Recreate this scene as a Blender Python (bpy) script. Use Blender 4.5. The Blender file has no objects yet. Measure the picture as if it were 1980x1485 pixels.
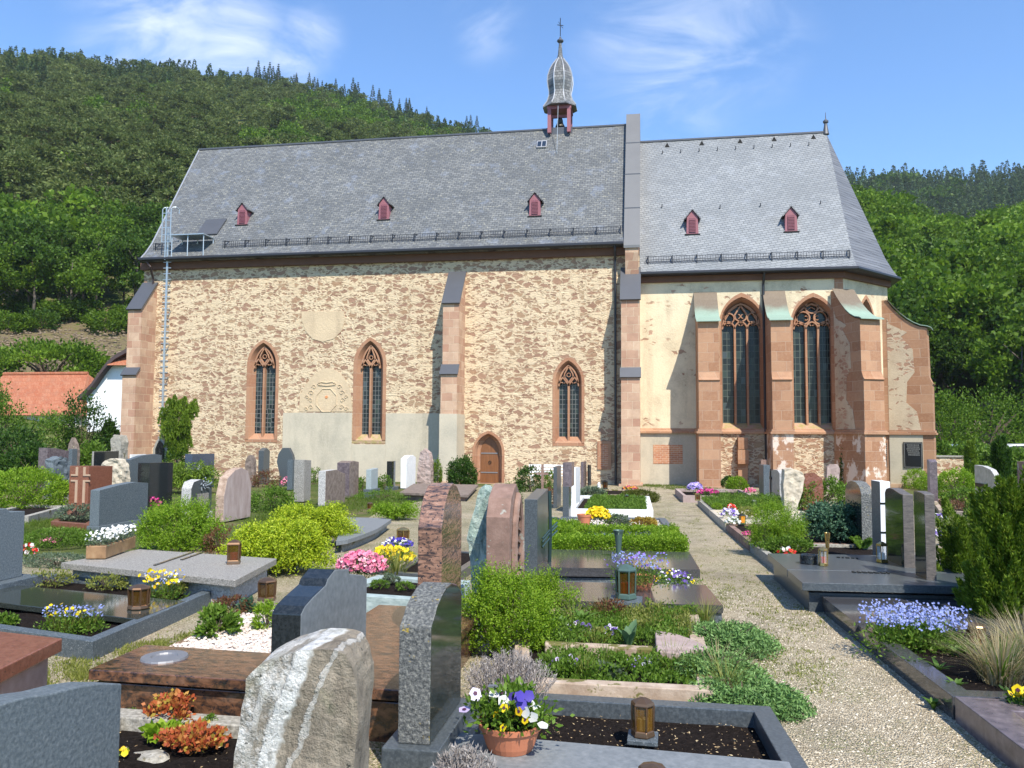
import bpy, bmesh, math, random
import numpy as np
from mathutils import Vector, Matrix
from math import radians as R, sin, cos, pi
random.seed(4); RS=np.random.RandomState(7)
sc=bpy.context.scene; COL=sc.collection
# ---------------- camera ----------------
F=1540.;CX=990.;CY=742.5;EYE=1.62;SL=.0155
yaw=R(9.6);pit=R(3.6);rol=.006
fw=np.array([-sin(yaw)*cos(pit),cos(yaw)*cos(pit),sin(pit)])
rt0=np.array([cos(yaw),sin(yaw),0.]);up0=np.cross(rt0,fw)
rt=rt0*cos(rol)+up0*sin(rol);up=up0*cos(rol)-rt0*sin(rol)
camp=np.array([0,0,EYE])
def ray(px,py): return fw+rt*(px-CX)/F-up*(py-CY)/F
def P(px,py,Y): r=ray(px,py); return camp+r*(Y/r[1])
def PX(px,py,X): r=ray(px,py); return camp+r*(X/r[0])
def G(px,py,h=0.): r=ray(px,py); return camp+r*((EYE-h)/(-r[2]-SL*r[1]))
def gz(x,y): return -SL*y
cd=bpy.data.cameras.new('camera'); co=bpy.data.objects.new('camera',cd); COL.objects.link(co)
co.matrix_world=Matrix(((rt[0],up[0],-fw[0],0),(rt[1],up[1],-fw[1],0),(rt[2],up[2],-fw[2],EYE),(0,0,0,1)))
cd.sensor_width=36; cd.lens=36*F/1980; cd.clip_end=5000; cd.clip_start=.05; sc.camera=co
# ---------------- sky, sun, exposure ----------------
SEL=R(51); SAZ=R(33)
sdir=Vector((sin(SAZ)*cos(SEL),-cos(SAZ)*cos(SEL),sin(SEL)))
W=bpy.data.worlds.new("World"); sc.world=W; W.use_nodes=True
nt=W.node_tree; nt.nodes.clear()
out=nt.nodes.new('ShaderNodeOutputWorld'); bg=nt.nodes.new('ShaderNodeBackground')
sky=nt.nodes.new('ShaderNodeTexSky'); sky.sky_type='NISHITA'; sky.sun_disc=False
sky.sun_elevation=SEL; sky.sun_rotation=math.atan2(sdir.x,sdir.y); sky.air_density=1.15; sky.dust_density=.15; sky.ozone_density=3.2
bg.inputs[1].default_value=.135
tc=nt.nodes.new('ShaderNodeTexCoord')
def wn(t,**k):
    n=nt.nodes.new(t)
    for a,b in k.items(): setattr(n,a,b)
    return n
# thin cirrus: stretched noise on the sky directions, faded by a patch mask
sep=wn('ShaderNodeSeparateXYZ'); nt.links.new(tc.outputs['Generated'],sep.inputs[0])
zz=wn('ShaderNodeMath',operation='ADD'); nt.links.new(sep.outputs[2],zz.inputs[0]); zz.inputs[1].default_value=.25
dx=wn('ShaderNodeMath',operation='DIVIDE'); dy=wn('ShaderNodeMath',operation='DIVIDE')
nt.links.new(sep.outputs[0],dx.inputs[0]); nt.links.new(zz.outputs[0],dx.inputs[1])
nt.links.new(sep.outputs[1],dy.inputs[0]); nt.links.new(zz.outputs[0],dy.inputs[1])
cb=wn('ShaderNodeCombineXYZ'); nt.links.new(dx.outputs[0],cb.inputs[0]); nt.links.new(dy.outputs[0],cb.inputs[1])
mp=wn('ShaderNodeMapping'); mp.inputs['Rotation'].default_value=(0,0,R(35)); mp.inputs['Scale'].default_value=(1.6,2.6,1); nt.links.new(cb.outputs[0],mp.inputs[0])
n1=wn('ShaderNodeTexNoise'); n1.inputs['Scale'].default_value=2.4; n1.inputs['Detail'].default_value=9; n1.inputs['Roughness'].default_value=.6; n1.inputs['Distortion'].default_value=.8
nt.links.new(mp.outputs[0],n1.inputs['Vector'])
prev=None
for (px,py,rad,st) in ((320,50,.11,.8),(600,70,.05,.65),(450,85,.10,.7),(560,110,.05,.7),(1300,110,.14,.55),(940,45,.06,.45),(1200,90,.08,.35),(1440,75,.10,.45),(230,110,.07,.6)):
    r=ray(px,py); r=r/np.linalg.norm(r)
    dt=wn('ShaderNodeVectorMath',operation='DISTANCE'); nt.links.new(tc.outputs['Generated'],dt.inputs[0]); dt.inputs[1].default_value=tuple(r)
    mr=wn('ShaderNodeMapRange'); mr.interpolation_type='SMOOTHSTEP'; nt.links.new(dt.outputs['Value'],mr.inputs[0])
    mr.inputs[1].default_value=rad; mr.inputs[2].default_value=0; mr.inputs[3].default_value=0; mr.inputs[4].default_value=st
    if prev is None: prev=mr
    else:
        mx=wn('ShaderNodeMath',operation='MAXIMUM'); nt.links.new(prev.outputs[0],mx.inputs[0]); nt.links.new(mr.outputs[0],mx.inputs[1]); prev=mx
cr=wn('ShaderNodeMapRange'); cr.interpolation_type='SMOOTHSTEP'; nt.links.new(n1.outputs[0],cr.inputs[0]); cr.inputs[1].default_value=.36; cr.inputs[2].default_value=.80
ml=wn('ShaderNodeMath',operation='MULTIPLY'); nt.links.new(cr.outputs[0],ml.inputs[0]); nt.links.new(prev.outputs[0],ml.inputs[1])
mxc=wn('ShaderNodeMix',data_type='RGBA'); nt.links.new(ml.outputs[0],mxc.inputs[0]); tint=wn('ShaderNodeMix',data_type='RGBA'); tint.blend_type='MULTIPLY'; tint.inputs[0].default_value=1; nt.links.new(sky.outputs[0],tint.inputs[6]); tint.inputs[7].default_value=(.77,.98,1.2,1); nt.links.new(tint.outputs[2],mxc.inputs[6]); mxc.inputs[7].default_value=(6.6,6.9,7.4,1)
nt.links.new(mxc.outputs[2],bg.inputs[0]); nt.links.new(bg.outputs[0],out.inputs[0])
sl=bpy.data.lights.new('sun','SUN'); sl.energy=4.9; sl.angle=R(.55); sl.color=(1,.93,.81)
so=bpy.data.objects.new('sun',sl); COL.objects.link(so); so.rotation_euler=sdir.to_track_quat('Z','Y').to_euler(); so.location=(20,-30,50)
sc.view_settings.view_transform='Standard'; sc.view_settings.look='None'; sc.view_settings.gamma=1; sc.view_settings.use_curve_mapping=False
sc.view_settings.exposure=.6
sc.render.engine='CYCLES'; sc.cycles.max_bounces=6; sc.cycles.transparent_max_bounces=6

# ---------------- material helpers ----------------
class NT:
    def __init__(s,name):
        s.m=bpy.data.materials.new(name); s.m.use_nodes=True; s.t=s.m.node_tree; s.t.nodes.clear()
        s.o=s.n('ShaderNodeOutputMaterial'); s.b=s.n('ShaderNodeBsdfPrincipled'); s.l(s.b.outputs[0],s.o.inputs[0])
        s.tc=s.n('ShaderNodeTexCoord')
    def n(s,t,**k):
        x=s.t.nodes.new(t)
        for a,b in k.items(): setattr(x,a,b)
        return x
    def l(s,a,b): s.t.links.new(a,b)
    def put(s,inp,v):
        if hasattr(v,'links') or isinstance(v,bpy.types.NodeSocket): s.l(v,inp)
        elif isinstance(v,(tuple,list)) and len(v)==3 and inp.type=='RGBA': inp.default_value=(*v,1)
        else: inp.default_value=v
    def math(s,op,a,b=0,c=0,clamp=False):
        x=s.n('ShaderNodeMath',operation=op); x.use_clamp=clamp; s.put(x.inputs[0],a); s.put(x.inputs[1],b); s.put(x.inputs[2],c); return x.outputs[0]
    def map(s,vec,scale=(1,1,1),rot=(0,0,0),loc=(0,0,0)):
        x=s.n('ShaderNodeMapping'); s.l(vec,x.inputs[0]); x.inputs['Scale'].default_value=scale; x.inputs['Rotation'].default_value=rot; x.inputs['Location'].default_value=loc; return x.outputs[0]
    def noise(s,vec,scale,detail=4,rough=.55,dist=0,col=False):
        x=s.n('ShaderNodeTexNoise'); s.l(vec,x.inputs['Vector']); x.inputs['Scale'].default_value=scale; x.inputs['Detail'].default_value=detail; x.inputs['Roughness'].default_value=rough; x.inputs['Distortion'].default_value=dist
        return x.outputs[1 if col else 0]
    def vor(s,vec,scale,feat='F1',out='Distance',rand=1):
        x=s.n('ShaderNodeTexVoronoi',feature=feat); s.l(vec,x.inputs['Vector']); x.inputs['Scale'].default_value=scale; x.inputs['Randomness'].default_value=rand; return x.outputs[out]
    def ramp(s,f,stops,interp='LINEAR'):
        x=s.n('ShaderNodeValToRGB'); s.l(f,x.inputs[0]); e=x.color_ramp.elements; x.color_ramp.interpolation=interp
        while len(e)<len(stops): e.new(.5)
        for q,(p,c) in zip(e,stops): q.position=p; q.color=(*c,1) if len(c)==3 else c
        return x.outputs[0]
    def ss(s,v,a,b,lo=0,hi=1):
        x=s.n('ShaderNodeMapRange'); x.interpolation_type='SMOOTHSTEP'; s.put(x.inputs[0],v); x.inputs[1].default_value=a; x.inputs[2].default_value=b; x.inputs[3].default_value=lo; x.inputs[4].default_value=hi; return x.outputs[0]
    def mix(s,f,a,b,bt='MIX'):
        x=s.n('ShaderNodeMix',data_type='RGBA'); x.blend_type=bt; s.put(x.inputs[0],f); s.put(x.inputs[6],a); s.put(x.inputs[7],b); return x.outputs[2]
    def bump(s,h,strength=.5,dist=.02):
        x=s.n('ShaderNodeBump'); x.inputs['Strength'].default_value=strength; x.inputs['Distance'].default_value=dist; s.l(h,x.inputs['Height']); s.l(x.outputs[0],s.b.inputs['Normal'])
    def fin(s,col,rough=.7,spec=.5,metal=0):
        s.put(s.b.inputs['Base Color'],col); s.put(s.b.inputs['Roughness'],rough); s.b.inputs['Specular IOR Level'].default_value=spec; s.b.inputs['Metallic'].default_value=metal; return s.m
MC={}
def plain(name,col,rough=.6,metal=0,spec=.5,var=.15,scale=8,bump=0):
    if name in MC: return MC[name]
    t=NT(name); v=t.tc.outputs['Object']; f=t.noise(v,scale,5)
    c=t.mix(f,tuple(x*(1-var) for x in col),tuple(min(1,x*(1+var)) for x in col))
    if bump: t.bump(t.noise(v,scale*4,4),bump,.01)
    MC[name]=t.fin(c,rough,spec,metal); return MC[name]
def stone(name,stops,scale=6,detail=6,stretch=(1,1,1),rough=.6,bump=0,bscale=30,spk=None,lich=None,spec=.5,dist=0,rot=(0,0,0),bd=.01,spk2=None):
    """mottled stone: ramp over noise, optional fine speckle and lichen"""
    t=NT(name); v=t.tc.outputs['Object']; vs=t.map(v,stretch,rot)
    c=t.ramp(t.noise(vs,scale,detail,.62,dist),stops)
    for q in (spk,spk2):
        if q:
            sp=t.ss(t.noise(v,q[2],2,.6),.5+q[1],.5+q[1]+.06); c=t.mix(sp,c,q[0])
    rg=rough
    if lich:
        lm=t.ss(t.noise(v,lich[2],5,.7),.5+lich[1],.5+lich[1]+.05); c=t.mix(lm,c,lich[0]); rg=t.math('ADD',t.math('MULTIPLY',lm,.8-rough),rough)
    if bump: t.bump(t.noise(v,bscale,6,.7),bump,bd)
    return t.fin(c,rg,spec)

# ---------------- mesh helpers ----------------
def tag(o,label=None,cat=None,group=None,kind=None):
    if label: o['label']=label
    if cat: o['category']=cat
    if group: o['group']=group
    if kind: o['kind']=kind
    return o
def thing(name,label,cat,loc=(0,0,0),group=None):
    o=bpy.data.objects.new(name,None); o.empty_display_size=.1; COL.objects.link(o); o.location=loc; tag(o,label,cat,group); return o
def wloc(o):
    v=Vector((0,0,0))
    while o: v+=o.location; o=o.parent
    return v
def mk(name,v,f,m,parent=None,loc=None,smooth=False,label=None,bevel=0):
    """v in world coordinates; object origin = parent's, or loc"""
    o0=wloc(parent) if parent else Vector(loc or (0,0,0))
    me=bpy.data.meshes.new(name); V=np.asarray(v,dtype=np.float64).reshape(-1,3)-np.array(o0)
    if isinstance(f,np.ndarray):
        n,k=f.shape; me.vertices.add(len(V)); me.vertices.foreach_set('co',V.ravel().astype(np.float32))
        me.loops.add(n*k); me.loops.foreach_set('vertex_index',f.ravel().astype(np.int32))
        me.polygons.add(n); me.polygons.foreach_set('loop_start',np.arange(0,n*k,k,dtype=np.int32)); me.update(calc_edges=True)
    else:
        me.from_pydata([tuple(q) for q in V],[],f); me.update()
        if not smooth or True:
            b=bmesh.new(); b.from_mesh(me); bmesh.ops.recalc_face_normals(b,faces=b.faces[:]); b.to_mesh(me); b.free()
    if isinstance(m,(list,tuple)):
        for q in m: me.materials.append(q)
    else: me.materials.append(m)
    o=bpy.data.objects.new(name,me); COL.objects.link(o)
    if parent: o.parent=parent
    else: o.location=o0
    if smooth:
        me.polygons.foreach_set('use_smooth',[True]*len(me.polygons))
    if bevel:
        md=o.modifiers.new('bevel','BEVEL'); md.width=bevel; md.segments=2; md.limit_method='ANGLE'; md.angle_limit=R(40)
    if label: o['label']=label
    return o
class MB:
    def __init__(s): s.v=[]; s.f=[]
    def add(s,v,f):
        b=len(s.v); s.v+= [tuple(q) for q in v]; s.f+=[tuple(i+b for i in q) for q in f]; return s
    def box(s,x0,x1,y0,y1,z0,z1):
        return s.add([(x0,y0,z0),(x1,y0,z0),(x1,y1,z0),(x0,y1,z0),(x0,y0,z1),(x1,y0,z1),(x1,y1,z1),(x0,y1,z1)],[(0,3,2,1),(4,5,6,7),(0,1,5,4),(1,2,6,5),(2,3,7,6),(3,0,4,7)])
    def prism(s,pts,z0,z1):
        """pts: [(x,y)] extruded in z; z0,z1 numbers or lists"""
        n=len(pts); a=[(x,y,z0[i] if isinstance(z0,list) else z0) for i,(x,y) in enumerate(pts)]; b=[(x,y,z1[i] if isinstance(z1,list) else z1) for i,(x,y) in enumerate(pts)]
        return s.add(a+b,[tuple(range(n-1,-1,-1)),tuple(range(n,2*n))]+[(i,(i+1)%n,n+(i+1)%n,n+i) for i in range(n)])
    def ext(s,pts,vec):
        """closed 3d polygon extruded by vec"""
        n=len(pts); vec=np.array(vec,float)
        return s.add(list(pts)+[tuple(np.array(p,float)+vec) for p in pts],[tuple(range(n-1,-1,-1)),tuple(range(n,2*n))]+[(i,(i+1)%n,n+(i+1)%n,n+i) for i in range(n)])
    def tube(s,pts,r,n=6,closed=False,cap=True):
        pts=[Vector(p) for p in pts]; L=len(pts); b=len(s.v)
        rr=r if isinstance(r,(list,tuple)) else [r]*L
        prev=None
        for i,p in enumerate(pts):
            if closed: d=(pts[(i+1)%L]-pts[i-1])
            else: d=pts[min(i+1,L-1)]-pts[max(i-1,0)]
            d.normalize()
            u=prev-d*prev.dot(d) if prev is not None else (Vector((0,0,1)).cross(d) if abs(d.z)<.9 else Vector((1,0,0)).cross(d))
            if u.length<1e-5: u=Vector((1,0,0)).cross(d)
            u.normalize(); w=d.cross(u); prev=u
            for k in range(n):
                a=2*pi*(k+.5)/n; q=p+(u*cos(a)+w*sin(a))*rr[i]; s.v.append(tuple(q))
        for i in range(L if closed else L-1):
            j=(i+1)%L
            for k in range(n): s.f.append((b+i*n+k,b+i*n+(k+1)%n,b+j*n+(k+1)%n,b+j*n+k))
        if not closed and cap:
            s.f.append(tuple(b+k for k in range(n-1,-1,-1))); s.f.append(tuple(b+(L-1)*n+k for k in range(n)))
        return s
    def lathe(s,c,prof,n=16,sx=1,sy=1,rot=0):
        b=len(s.v); m=len(prof)
        for (r,z) in prof:
            for k in range(n):
                a=2*pi*k/n+rot; s.v.append((c[0]+r*cos(a)*sx,c[1]+r*sin(a)*sy,c[2]+z))
        for i in range(m-1):
            for k in range(n): s.f.append((b+i*n+k,b+i*n+(k+1)%n,b+(i+1)*n+(k+1)%n,b+(i+1)*n+k))
        s.f.append(tuple(b+k for k in range(n-1,-1,-1))); s.f.append(tuple(b+(m-1)*n+k for k in range(n)))
        return s
    def mk(s,name,m,parent=None,**k): return mk(name,s.v,s.f,m,parent,**k)
def dup(root,loc=None,label=None,scale=None,rotz=None,group=None):
    def cp(o,par):
        c=o.copy(); COL.objects.link(c)
        if par: c.parent=par
        for ch in list(o.children): cp(ch,c)
        return c
    r=cp(root,None)
    if loc is not None: r.location=loc
    if label: r['label']=label
    if group: r['group']=group
    if scale: r.scale=scale if isinstance(scale,tuple) else (scale,)*3
    if rotz is not None: r.rotation_euler=(0,0,rotz)
    return r
def arch(xc,w,zs,za,n=9):
    h=za-zs; Rr=(w*w/4+h*h)/w; c=xc-w/2+Rr; a1=math.atan2(h,xc-c)
    L=[(c+Rr*cos(pi+(a1-pi)*i/n),zs+Rr*sin(pi+(a1-pi)*i/n)) for i in range(n+1)]
    L[-1]=(xc,za)
    return L+[(2*xc-x,z) for x,z in L[-2::-1]]
# ================= CHURCH MATERIALS =================
def rubble(name,dens=.5,mort=(.72,.585,.40),st=((.24,.105,.07),(.40,.21,.14)),scale=2.3,cover=.0):
    t=NT(name); v=t.tc.outputs['Object']
    nz=t.noise(v,2.2,3,.5,0,True); vd=t.n('ShaderNodeVectorMath',operation='MULTIPLY_ADD'); t.l(nz,vd.inputs[0]); vd.inputs[1].default_value=(.34,.34,.34); t.l(v,vd.inputs[2])
    nz2=t.noise(v,11,3,.6,0,True); vd2=t.n('ShaderNodeVectorMath',operation='MULTIPLY_ADD'); t.l(nz2,vd2.inputs[0]); vd2.inputs[1].default_value=(.07,.07,.07); t.l(vd.outputs[0],vd2.inputs[2])
    vm=t.map(vd2.outputs[0],(.9,.9,2.0))
    vm2=t.map(vd2.outputs[0],(1.7,1.7,4.3),loc=(3,1,7))
    def layer(vm,scale,dens,e0,e1):
        ed=t.vor(vm,scale,'DISTANCE_TO_EDGE'); cr_=t.vor(vm,scale,'F1','Color')
        sp=t.n('ShaderNodeSeparateColor'); t.l(cr_,sp.inputs[0])
        low=t.noise(v,.22,3); thr=t.math('ADD',t.math('MULTIPLY',t.math('SUBTRACT',low,.5),.8),dens)
        on=t.ss(t.math('SUBTRACT',thr,sp.outputs[0]),0,.03)
        er=t.math('ADD',ed,t.math('MULTIPLY',t.math('SUBTRACT',t.noise(v,7,4,.7),.5),.3))
        return t.math('MULTIPLY',on,t.ss(er,e0,e1)),sp.outputs[1],ed
    m1,c1,e1=layer(vm,scale,dens,.10,.15)
    m2,c2,e2=layer(vm2,scale,dens*1.25,.11,.17)
    msk=t.math('MAXIMUM',m1,t.math('MULTIPLY',m2,.92)); rc=t.math('ADD',t.math('MULTIPLY',m1,c1),t.math('MULTIPLY',t.math('SUBTRACT',1,m1),c2))
    sc_=t.ramp(rc,[(0,st[0]),(.45,st[1]),(.8,(.38,.235,.145)),(1,(.46,.34,.22))])
    sc_=t.mix(t.noise(v,7,5,.65),sc_,t.mix(.5,sc_,(.50,.34,.21)))
    fine=t.noise(t.map(v,(1,1,2.6)),8,7,.72)
    mc=t.ramp(fine,[(.33,tuple(q*.5 for q in mort)),(.46,mort),(.7,tuple(min(1,q*1.13) for q in mort))])  # dark low stop paints the rough mortar's tiny shadows into its colour
    mc=t.mix(t.ss(t.noise(v,.5,5),.48,.78,0,.35),mc,(.52,.39,.25))
    c=t.mix(msk,mc,sc_)
    h=t.math('ADD',t.math('MULTIPLY',fine,1.5),t.math('MULTIPLY',msk,-.35)); h=t.math('ADD',h,t.math('MULTIPLY',t.noise(v,30,4,.7),.35))
    h=t.math('ADD',h,t.math('MULTIPLY',t.ss(e1,0,.08),.35))
    t.bump(h,.9,.06)
    return t.fin(c,.9,.2)
def ashlar(name,w=.62,hh=.4,c1=(.31,.155,.085),c2=(.43,.25,.15),white=0,mort=(.46,.33,.24),var=.35):
    t=NT(name); v=t.tc.outputs['Object']
    sp=t.n('ShaderNodeSeparateXYZ'); t.l(v,sp.inputs[0]); cb=t.n('ShaderNodeCombineXYZ')
    t.l(t.math('ADD',sp.outputs[0],sp.outputs[1]),cb.inputs[0]); t.l(sp.outputs[2],cb.inputs[1])
    nv=t.noise(v,3,2,.5,0,True); vd=t.n('ShaderNodeVectorMath',operation='MULTIPLY_ADD'); t.l(nv,vd.inputs[0]); vd.inputs[1].default_value=(.05,.05,.05); t.l(cb.outputs[0],vd.inputs[2])
    b=t.n('ShaderNodeTexBrick'); t.l(vd.outputs[0],b.inputs[0]); b.inputs['Scale'].default_value=1; b.inputs['Brick Width'].default_value=w; b.inputs['Row Height'].default_value=hh; b.inputs['Mortar Size'].default_value=.009; b.inputs['Mortar Smooth'].default_value=.4
    b.inputs['Color1'].default_value=(*c1,1); b.inputs['Color2'].default_value=(*c2,1); b.inputs['Mortar'].default_value=(*mort,1); b.inputs['Bias'].default_value=0; b.offset=.4
    c=t.mix(t.ss(t.noise(v,1.6,7,.7),.35,.75,0,var),b.outputs['Color'],(.24,.13,.09))
    c=t.mix(t.ss(t.noise(v,9,5,.7),.4,.7,0,.35),c,(.46,.29,.18))
    if white: c=t.mix(t.ss(t.noise(t.map(v,(1,1,.7)),1.7,6,.65),.62-white*.2,.68-white*.2,0,.8),c,(.72,.62,.53))
    h=t.math('ADD',t.math('MULTIPLY',b.outputs['Fac'],-1),t.math('MULTIPLY',t.noise(v,25,5,.7),.5)); t.bump(h,.6,.012)
    return t.fin(c,.85,.25)
def plaster(name,col=(.70,.60,.43),dark=(.42,.36,.26),holes=.0,bump=.3):
    t=NT(name); v=t.tc.outputs['Object']
    c=t.mix(t.ss(t.noise(v,.9,6,.6),.38,.72,0,.75),col,dark)
    c=t.mix(t.ss(t.noise(t.map(v,(1,1,.18)),1.4,5,.6),.5,.75,0,.5),c,tuple(q*.75 for q in dark))
    fine=t.noise(v,14,5,.65)
    c=t.mix(t.ss(fine,.42,.7,0,.35),c,tuple(min(1,q*1.15) for q in col)); h=fine
    if holes:
        nz2=t.noise(v,5,4,.6,0,True); vd2=t.n('ShaderNodeVectorMath',operation='MULTIPLY_ADD'); t.l(nz2,vd2.inputs[0]); vd2.inputs[1].default_value=(.25,.25,.25); t.l(v,vd2.inputs[2])
        vm=t.map(vd2.outputs[0],(1.2,1.2,2.6)); cr_=t.vor(vm,2.6,'F1','Color'); sp=t.n('ShaderNodeSeparateColor'); t.l(cr_,sp.inputs[0]); ed=t.vor(vm,2.6,'DISTANCE_TO_EDGE')
        area=t.math('ADD',t.math('MULTIPLY',t.math('SUBTRACT',t.noise(v,.45,4,.6),.52),2.6),holes)
        m=t.math('MULTIPLY',t.ss(t.math('SUBTRACT',area,sp.outputs[0]),0,.2,0,.8),t.ss(t.math('ADD',ed,t.math('MULTIPLY',t.math('SUBTRACT',t.noise(v,8,4),.5),.3)),.08,.16))
        c=t.mix(m,c,t.ramp(sp.outputs[1],[(0,(.24,.11,.07)),(1,(.44,.26,.18))])); h=t.math('ADD',h,t.math('MULTIPLY',m,-1.2))
    t.bump(h,bump,.03); return t.fin(c,.88,.2)
def slates(name,c1,c2,mort,w=.26,hh=.15,rough=.5,spots=0,slant=.16,yk=0.,spec=.5,blue=(.2,.24,.32)):
    t=NT(name); v=t.tc.outputs['Object']; sp=t.n('ShaderNodeSeparateXYZ'); t.l(v,sp.inputs[0]); cb=t.n('ShaderNodeCombineXYZ')
    u=t.math('ADD',sp.outputs[0],t.math('MULTIPLY',sp.outputs[1],yk)); zz=t.math('MULTIPLY',sp.outputs[2],1.22)
    t.l(u,cb.inputs[0]); t.l(t.math('ADD',zz,t.math('MULTIPLY',u,-slant)),cb.inputs[1])
    # rounded lower edge of every slate
    b=t.n('ShaderNodeTexBrick'); t.l(cb.outputs[0],b.inputs[0]); b.inputs['Scale'].default_value=1; b.inputs['Brick Width'].default_value=w; b.inputs['Row Height'].default_value=hh; b.inputs['Mortar Size'].default_value=.011; b.inputs['Mortar Smooth'].default_value=.3
    b.inputs['Color1'].default_value=(*c1,1); b.inputs['Color2'].default_value=(*c2,1); b.inputs['Mortar'].default_value=(*mort,1)
    c=t.mix(t.ss(t.noise(v,.5,6,.6),.35,.7,0,.5),b.outputs['Color'],tuple(q*.72 for q in c1))
    c=t.mix(t.ss(t.noise(v,1.7,4,.6),.55,.7,0,.3),c,blue)
    if spots: c=t.mix(t.math('MULTIPLY',t.ss(t.noise(v,9,3,.6),.6,.68),spots),c,(.42,.40,.30))
    row=t.math('FRACT',t.math('DIVIDE',t.math('ADD',zz,t.math('MULTIPLY',u,-slant)),hh))
    h=t.math('ADD',t.math('MULTIPLY',row,-1),t.math('MULTIPLY',b.outputs['Fac'],-.5)); t.bump(h,.55,.03)
    return t.fin(c,t.math('ADD',t.math('MULTIPLY',t.noise(v,6,3),.3),rough-.15),spec)
def glassmat(name,ux=.15,uz=.2,hexa=False,tint=(.012,.016,.018),lead=(.15,.155,.15),yk=0.):
    t=NT(name); v=t.tc.outputs['Object']; sp=t.n('ShaderNodeSeparateXYZ'); t.l(v,sp.inputs[0])
    u=t.math('ADD',sp.outputs[0],t.math('MULTIPLY',sp.outputs[1],yk)); z=sp.outputs[2]
    def grid(a,s,wd):
        fr=t.math('FRACT',t.math('DIVIDE',t.math('ADD',a,200),s)); return t.math('LESS_THAN',fr,wd/s)
    if hexa:
        cb=t.n('ShaderNodeCombineXYZ'); t.l(u,cb.inputs[0]); t.l(t.math('MULTIPLY',z,.87),cb.inputs[1]); ed=t.vor(cb.outputs[0],5.5,'DISTANCE_TO_EDGE','Distance',.25); m=t.math('MULTIPLY',t.math('LESS_THAN',ed,.07),t.math('LESS_THAN',z,3.3))
        m=t.math('MAXIMUM',m,t.math('MULTIPLY',t.math('MAXIMUM',grid(u,ux,.022),grid(z,uz,.022)),t.math('GREATER_THAN',z,3.3)))
    else: m=t.math('MAXIMUM',grid(u,ux,.02),grid(z,uz,.02))
    cell=t.n('ShaderNodeCombineXYZ'); t.l(t.math('FLOOR',t.math('DIVIDE',t.math('ADD',u,200),ux)),cell.inputs[0]); t.l(t.math('FLOOR',t.math('DIVIDE',t.math('ADD',z,200),uz)),cell.inputs[1])
    wnz=t.n('ShaderNodeTexWhiteNoise'); t.l(cell.outputs[0],wnz.inputs[0])
    g=t.ramp(wnz.outputs[0],[(0,tint),(.7,tuple(q*2 for q in tint)),(.9,(.04,.06,.05)),(1,(.06,.08,.09))])
    c=t.mix(m,g,lead); h=t.math('ADD',t.math('MULTIPLY',m,1),t.math('MULTIPLY',wnz.outputs[0],.5)); t.bump(h,.25,.01)
    return t.fin(c,t.math('ADD',t.math('MULTIPLY',m,.5),.16),.25)
mRub=rubble('rubble_masonry',.44,(.72,.575,.39),st=((.22,.115,.08),(.36,.21,.15)),scale=2.7); mRub2=rubble('choir_rubble_masonry',.6,(.68,.55,.39),scale=2.6)
mAsh=ashlar('red_sandstone_blocks'); mAshW=ashlar('limewashed_sandstone',white=.6); mSand=ashlar('window_sandstone',.9,.62,(.32,.155,.09),(.40,.22,.13),var=.35)
mAshR=ashlar('rough_old_sandstone',.5,.36,(.40,.22,.15),(.56,.40,.28),var=.5,mort=(.66,.54,.38))
mPlC=plaster('cream_plaster',(.70,.60,.42),(.42,.35,.24),holes=.08,bump=.5); mPlG=plaster('grey_plaster',(.50,.445,.345),(.37,.34,.27),bump=.25); mPlS=plaster('sand_plaster',(.57,.45,.30),(.44,.34,.23),bump=.8)
mPlB=plaster('weathered_buttress_plaster',(.52,.43,.31),(.36,.27,.19),holes=.6,bump=.4)
mSlN=slates('nave_slates',(.10,.107,.11),(.175,.18,.175),(.035,.035,.045),spots=.5,rough=.6,slant=.05,w=.24,hh=.14)
mSlC=slates('choir_slates',(.20,.213,.222),(.265,.278,.285),(.08,.085,.09),rough=.5,slant=.2,w=.27,hh=.135,yk=.6,blue=(.28,.3,.33))
mSlD=slates('apse_slates',(.13,.135,.145),(.17,.175,.185),(.04,.04,.045),rough=.55,slant=-.05,w=.34,hh=.17,yk=-1,blue=(.14,.15,.18))
mMet=plain('zinc_sheet',(.10,.103,.112),.42,.3,var=.12,scale=2); mMetP=plain('parapet_zinc',(.155,.155,.155),.5,.2,var=.12,scale=1.5); mGut=plain('dark_gutter_metal',(.035,.035,.04),.4,.3); mPipe=plain('brown_downpipe',(.045,.028,.026),.4,.2)
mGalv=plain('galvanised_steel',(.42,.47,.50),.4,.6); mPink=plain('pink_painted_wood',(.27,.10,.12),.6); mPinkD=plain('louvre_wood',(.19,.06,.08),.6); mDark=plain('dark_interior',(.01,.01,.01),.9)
mCorn=plain('red_cornice_stone',(.13,.06,.035),.8,var=.3,scale=3,bump=.3); mDoor=stone('brown_oak_door',[(.3,(.15,.058,.02)),(.7,(.235,.10,.036))],5,5,(6,6,.4),.45,.2,20); mIron=plain('wrought_iron',(.03,.03,.03),.5,.7)
mIronG=plain('grey_iron_strap',(.25,.25,.26),.5,.5)
mBell=plain('bronze_bell',(.05,.045,.035),.45,.6); mTur=slates('turret_shingles',(.10,.105,.105),(.24,.24,.235),(.04,.04,.04),w=.16,hh=.17,slant=0,yk=1,rough=.4); mLeadW=plain('lead_ridge_strips',(.5,.5,.5),.35,.5)
mBrick=ashlar('red_brick_infill',.24,.085,(.42,.16,.08),(.55,.27,.14),mort=(.6,.5,.4)); mMoss=stone('mossy_sill_stone',[(.4,(.40,.26,.18)),(.55,(.34,.26,.12)),(.68,(.24,.22,.06))],5,5,rough=.9,bump=.4)
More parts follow.
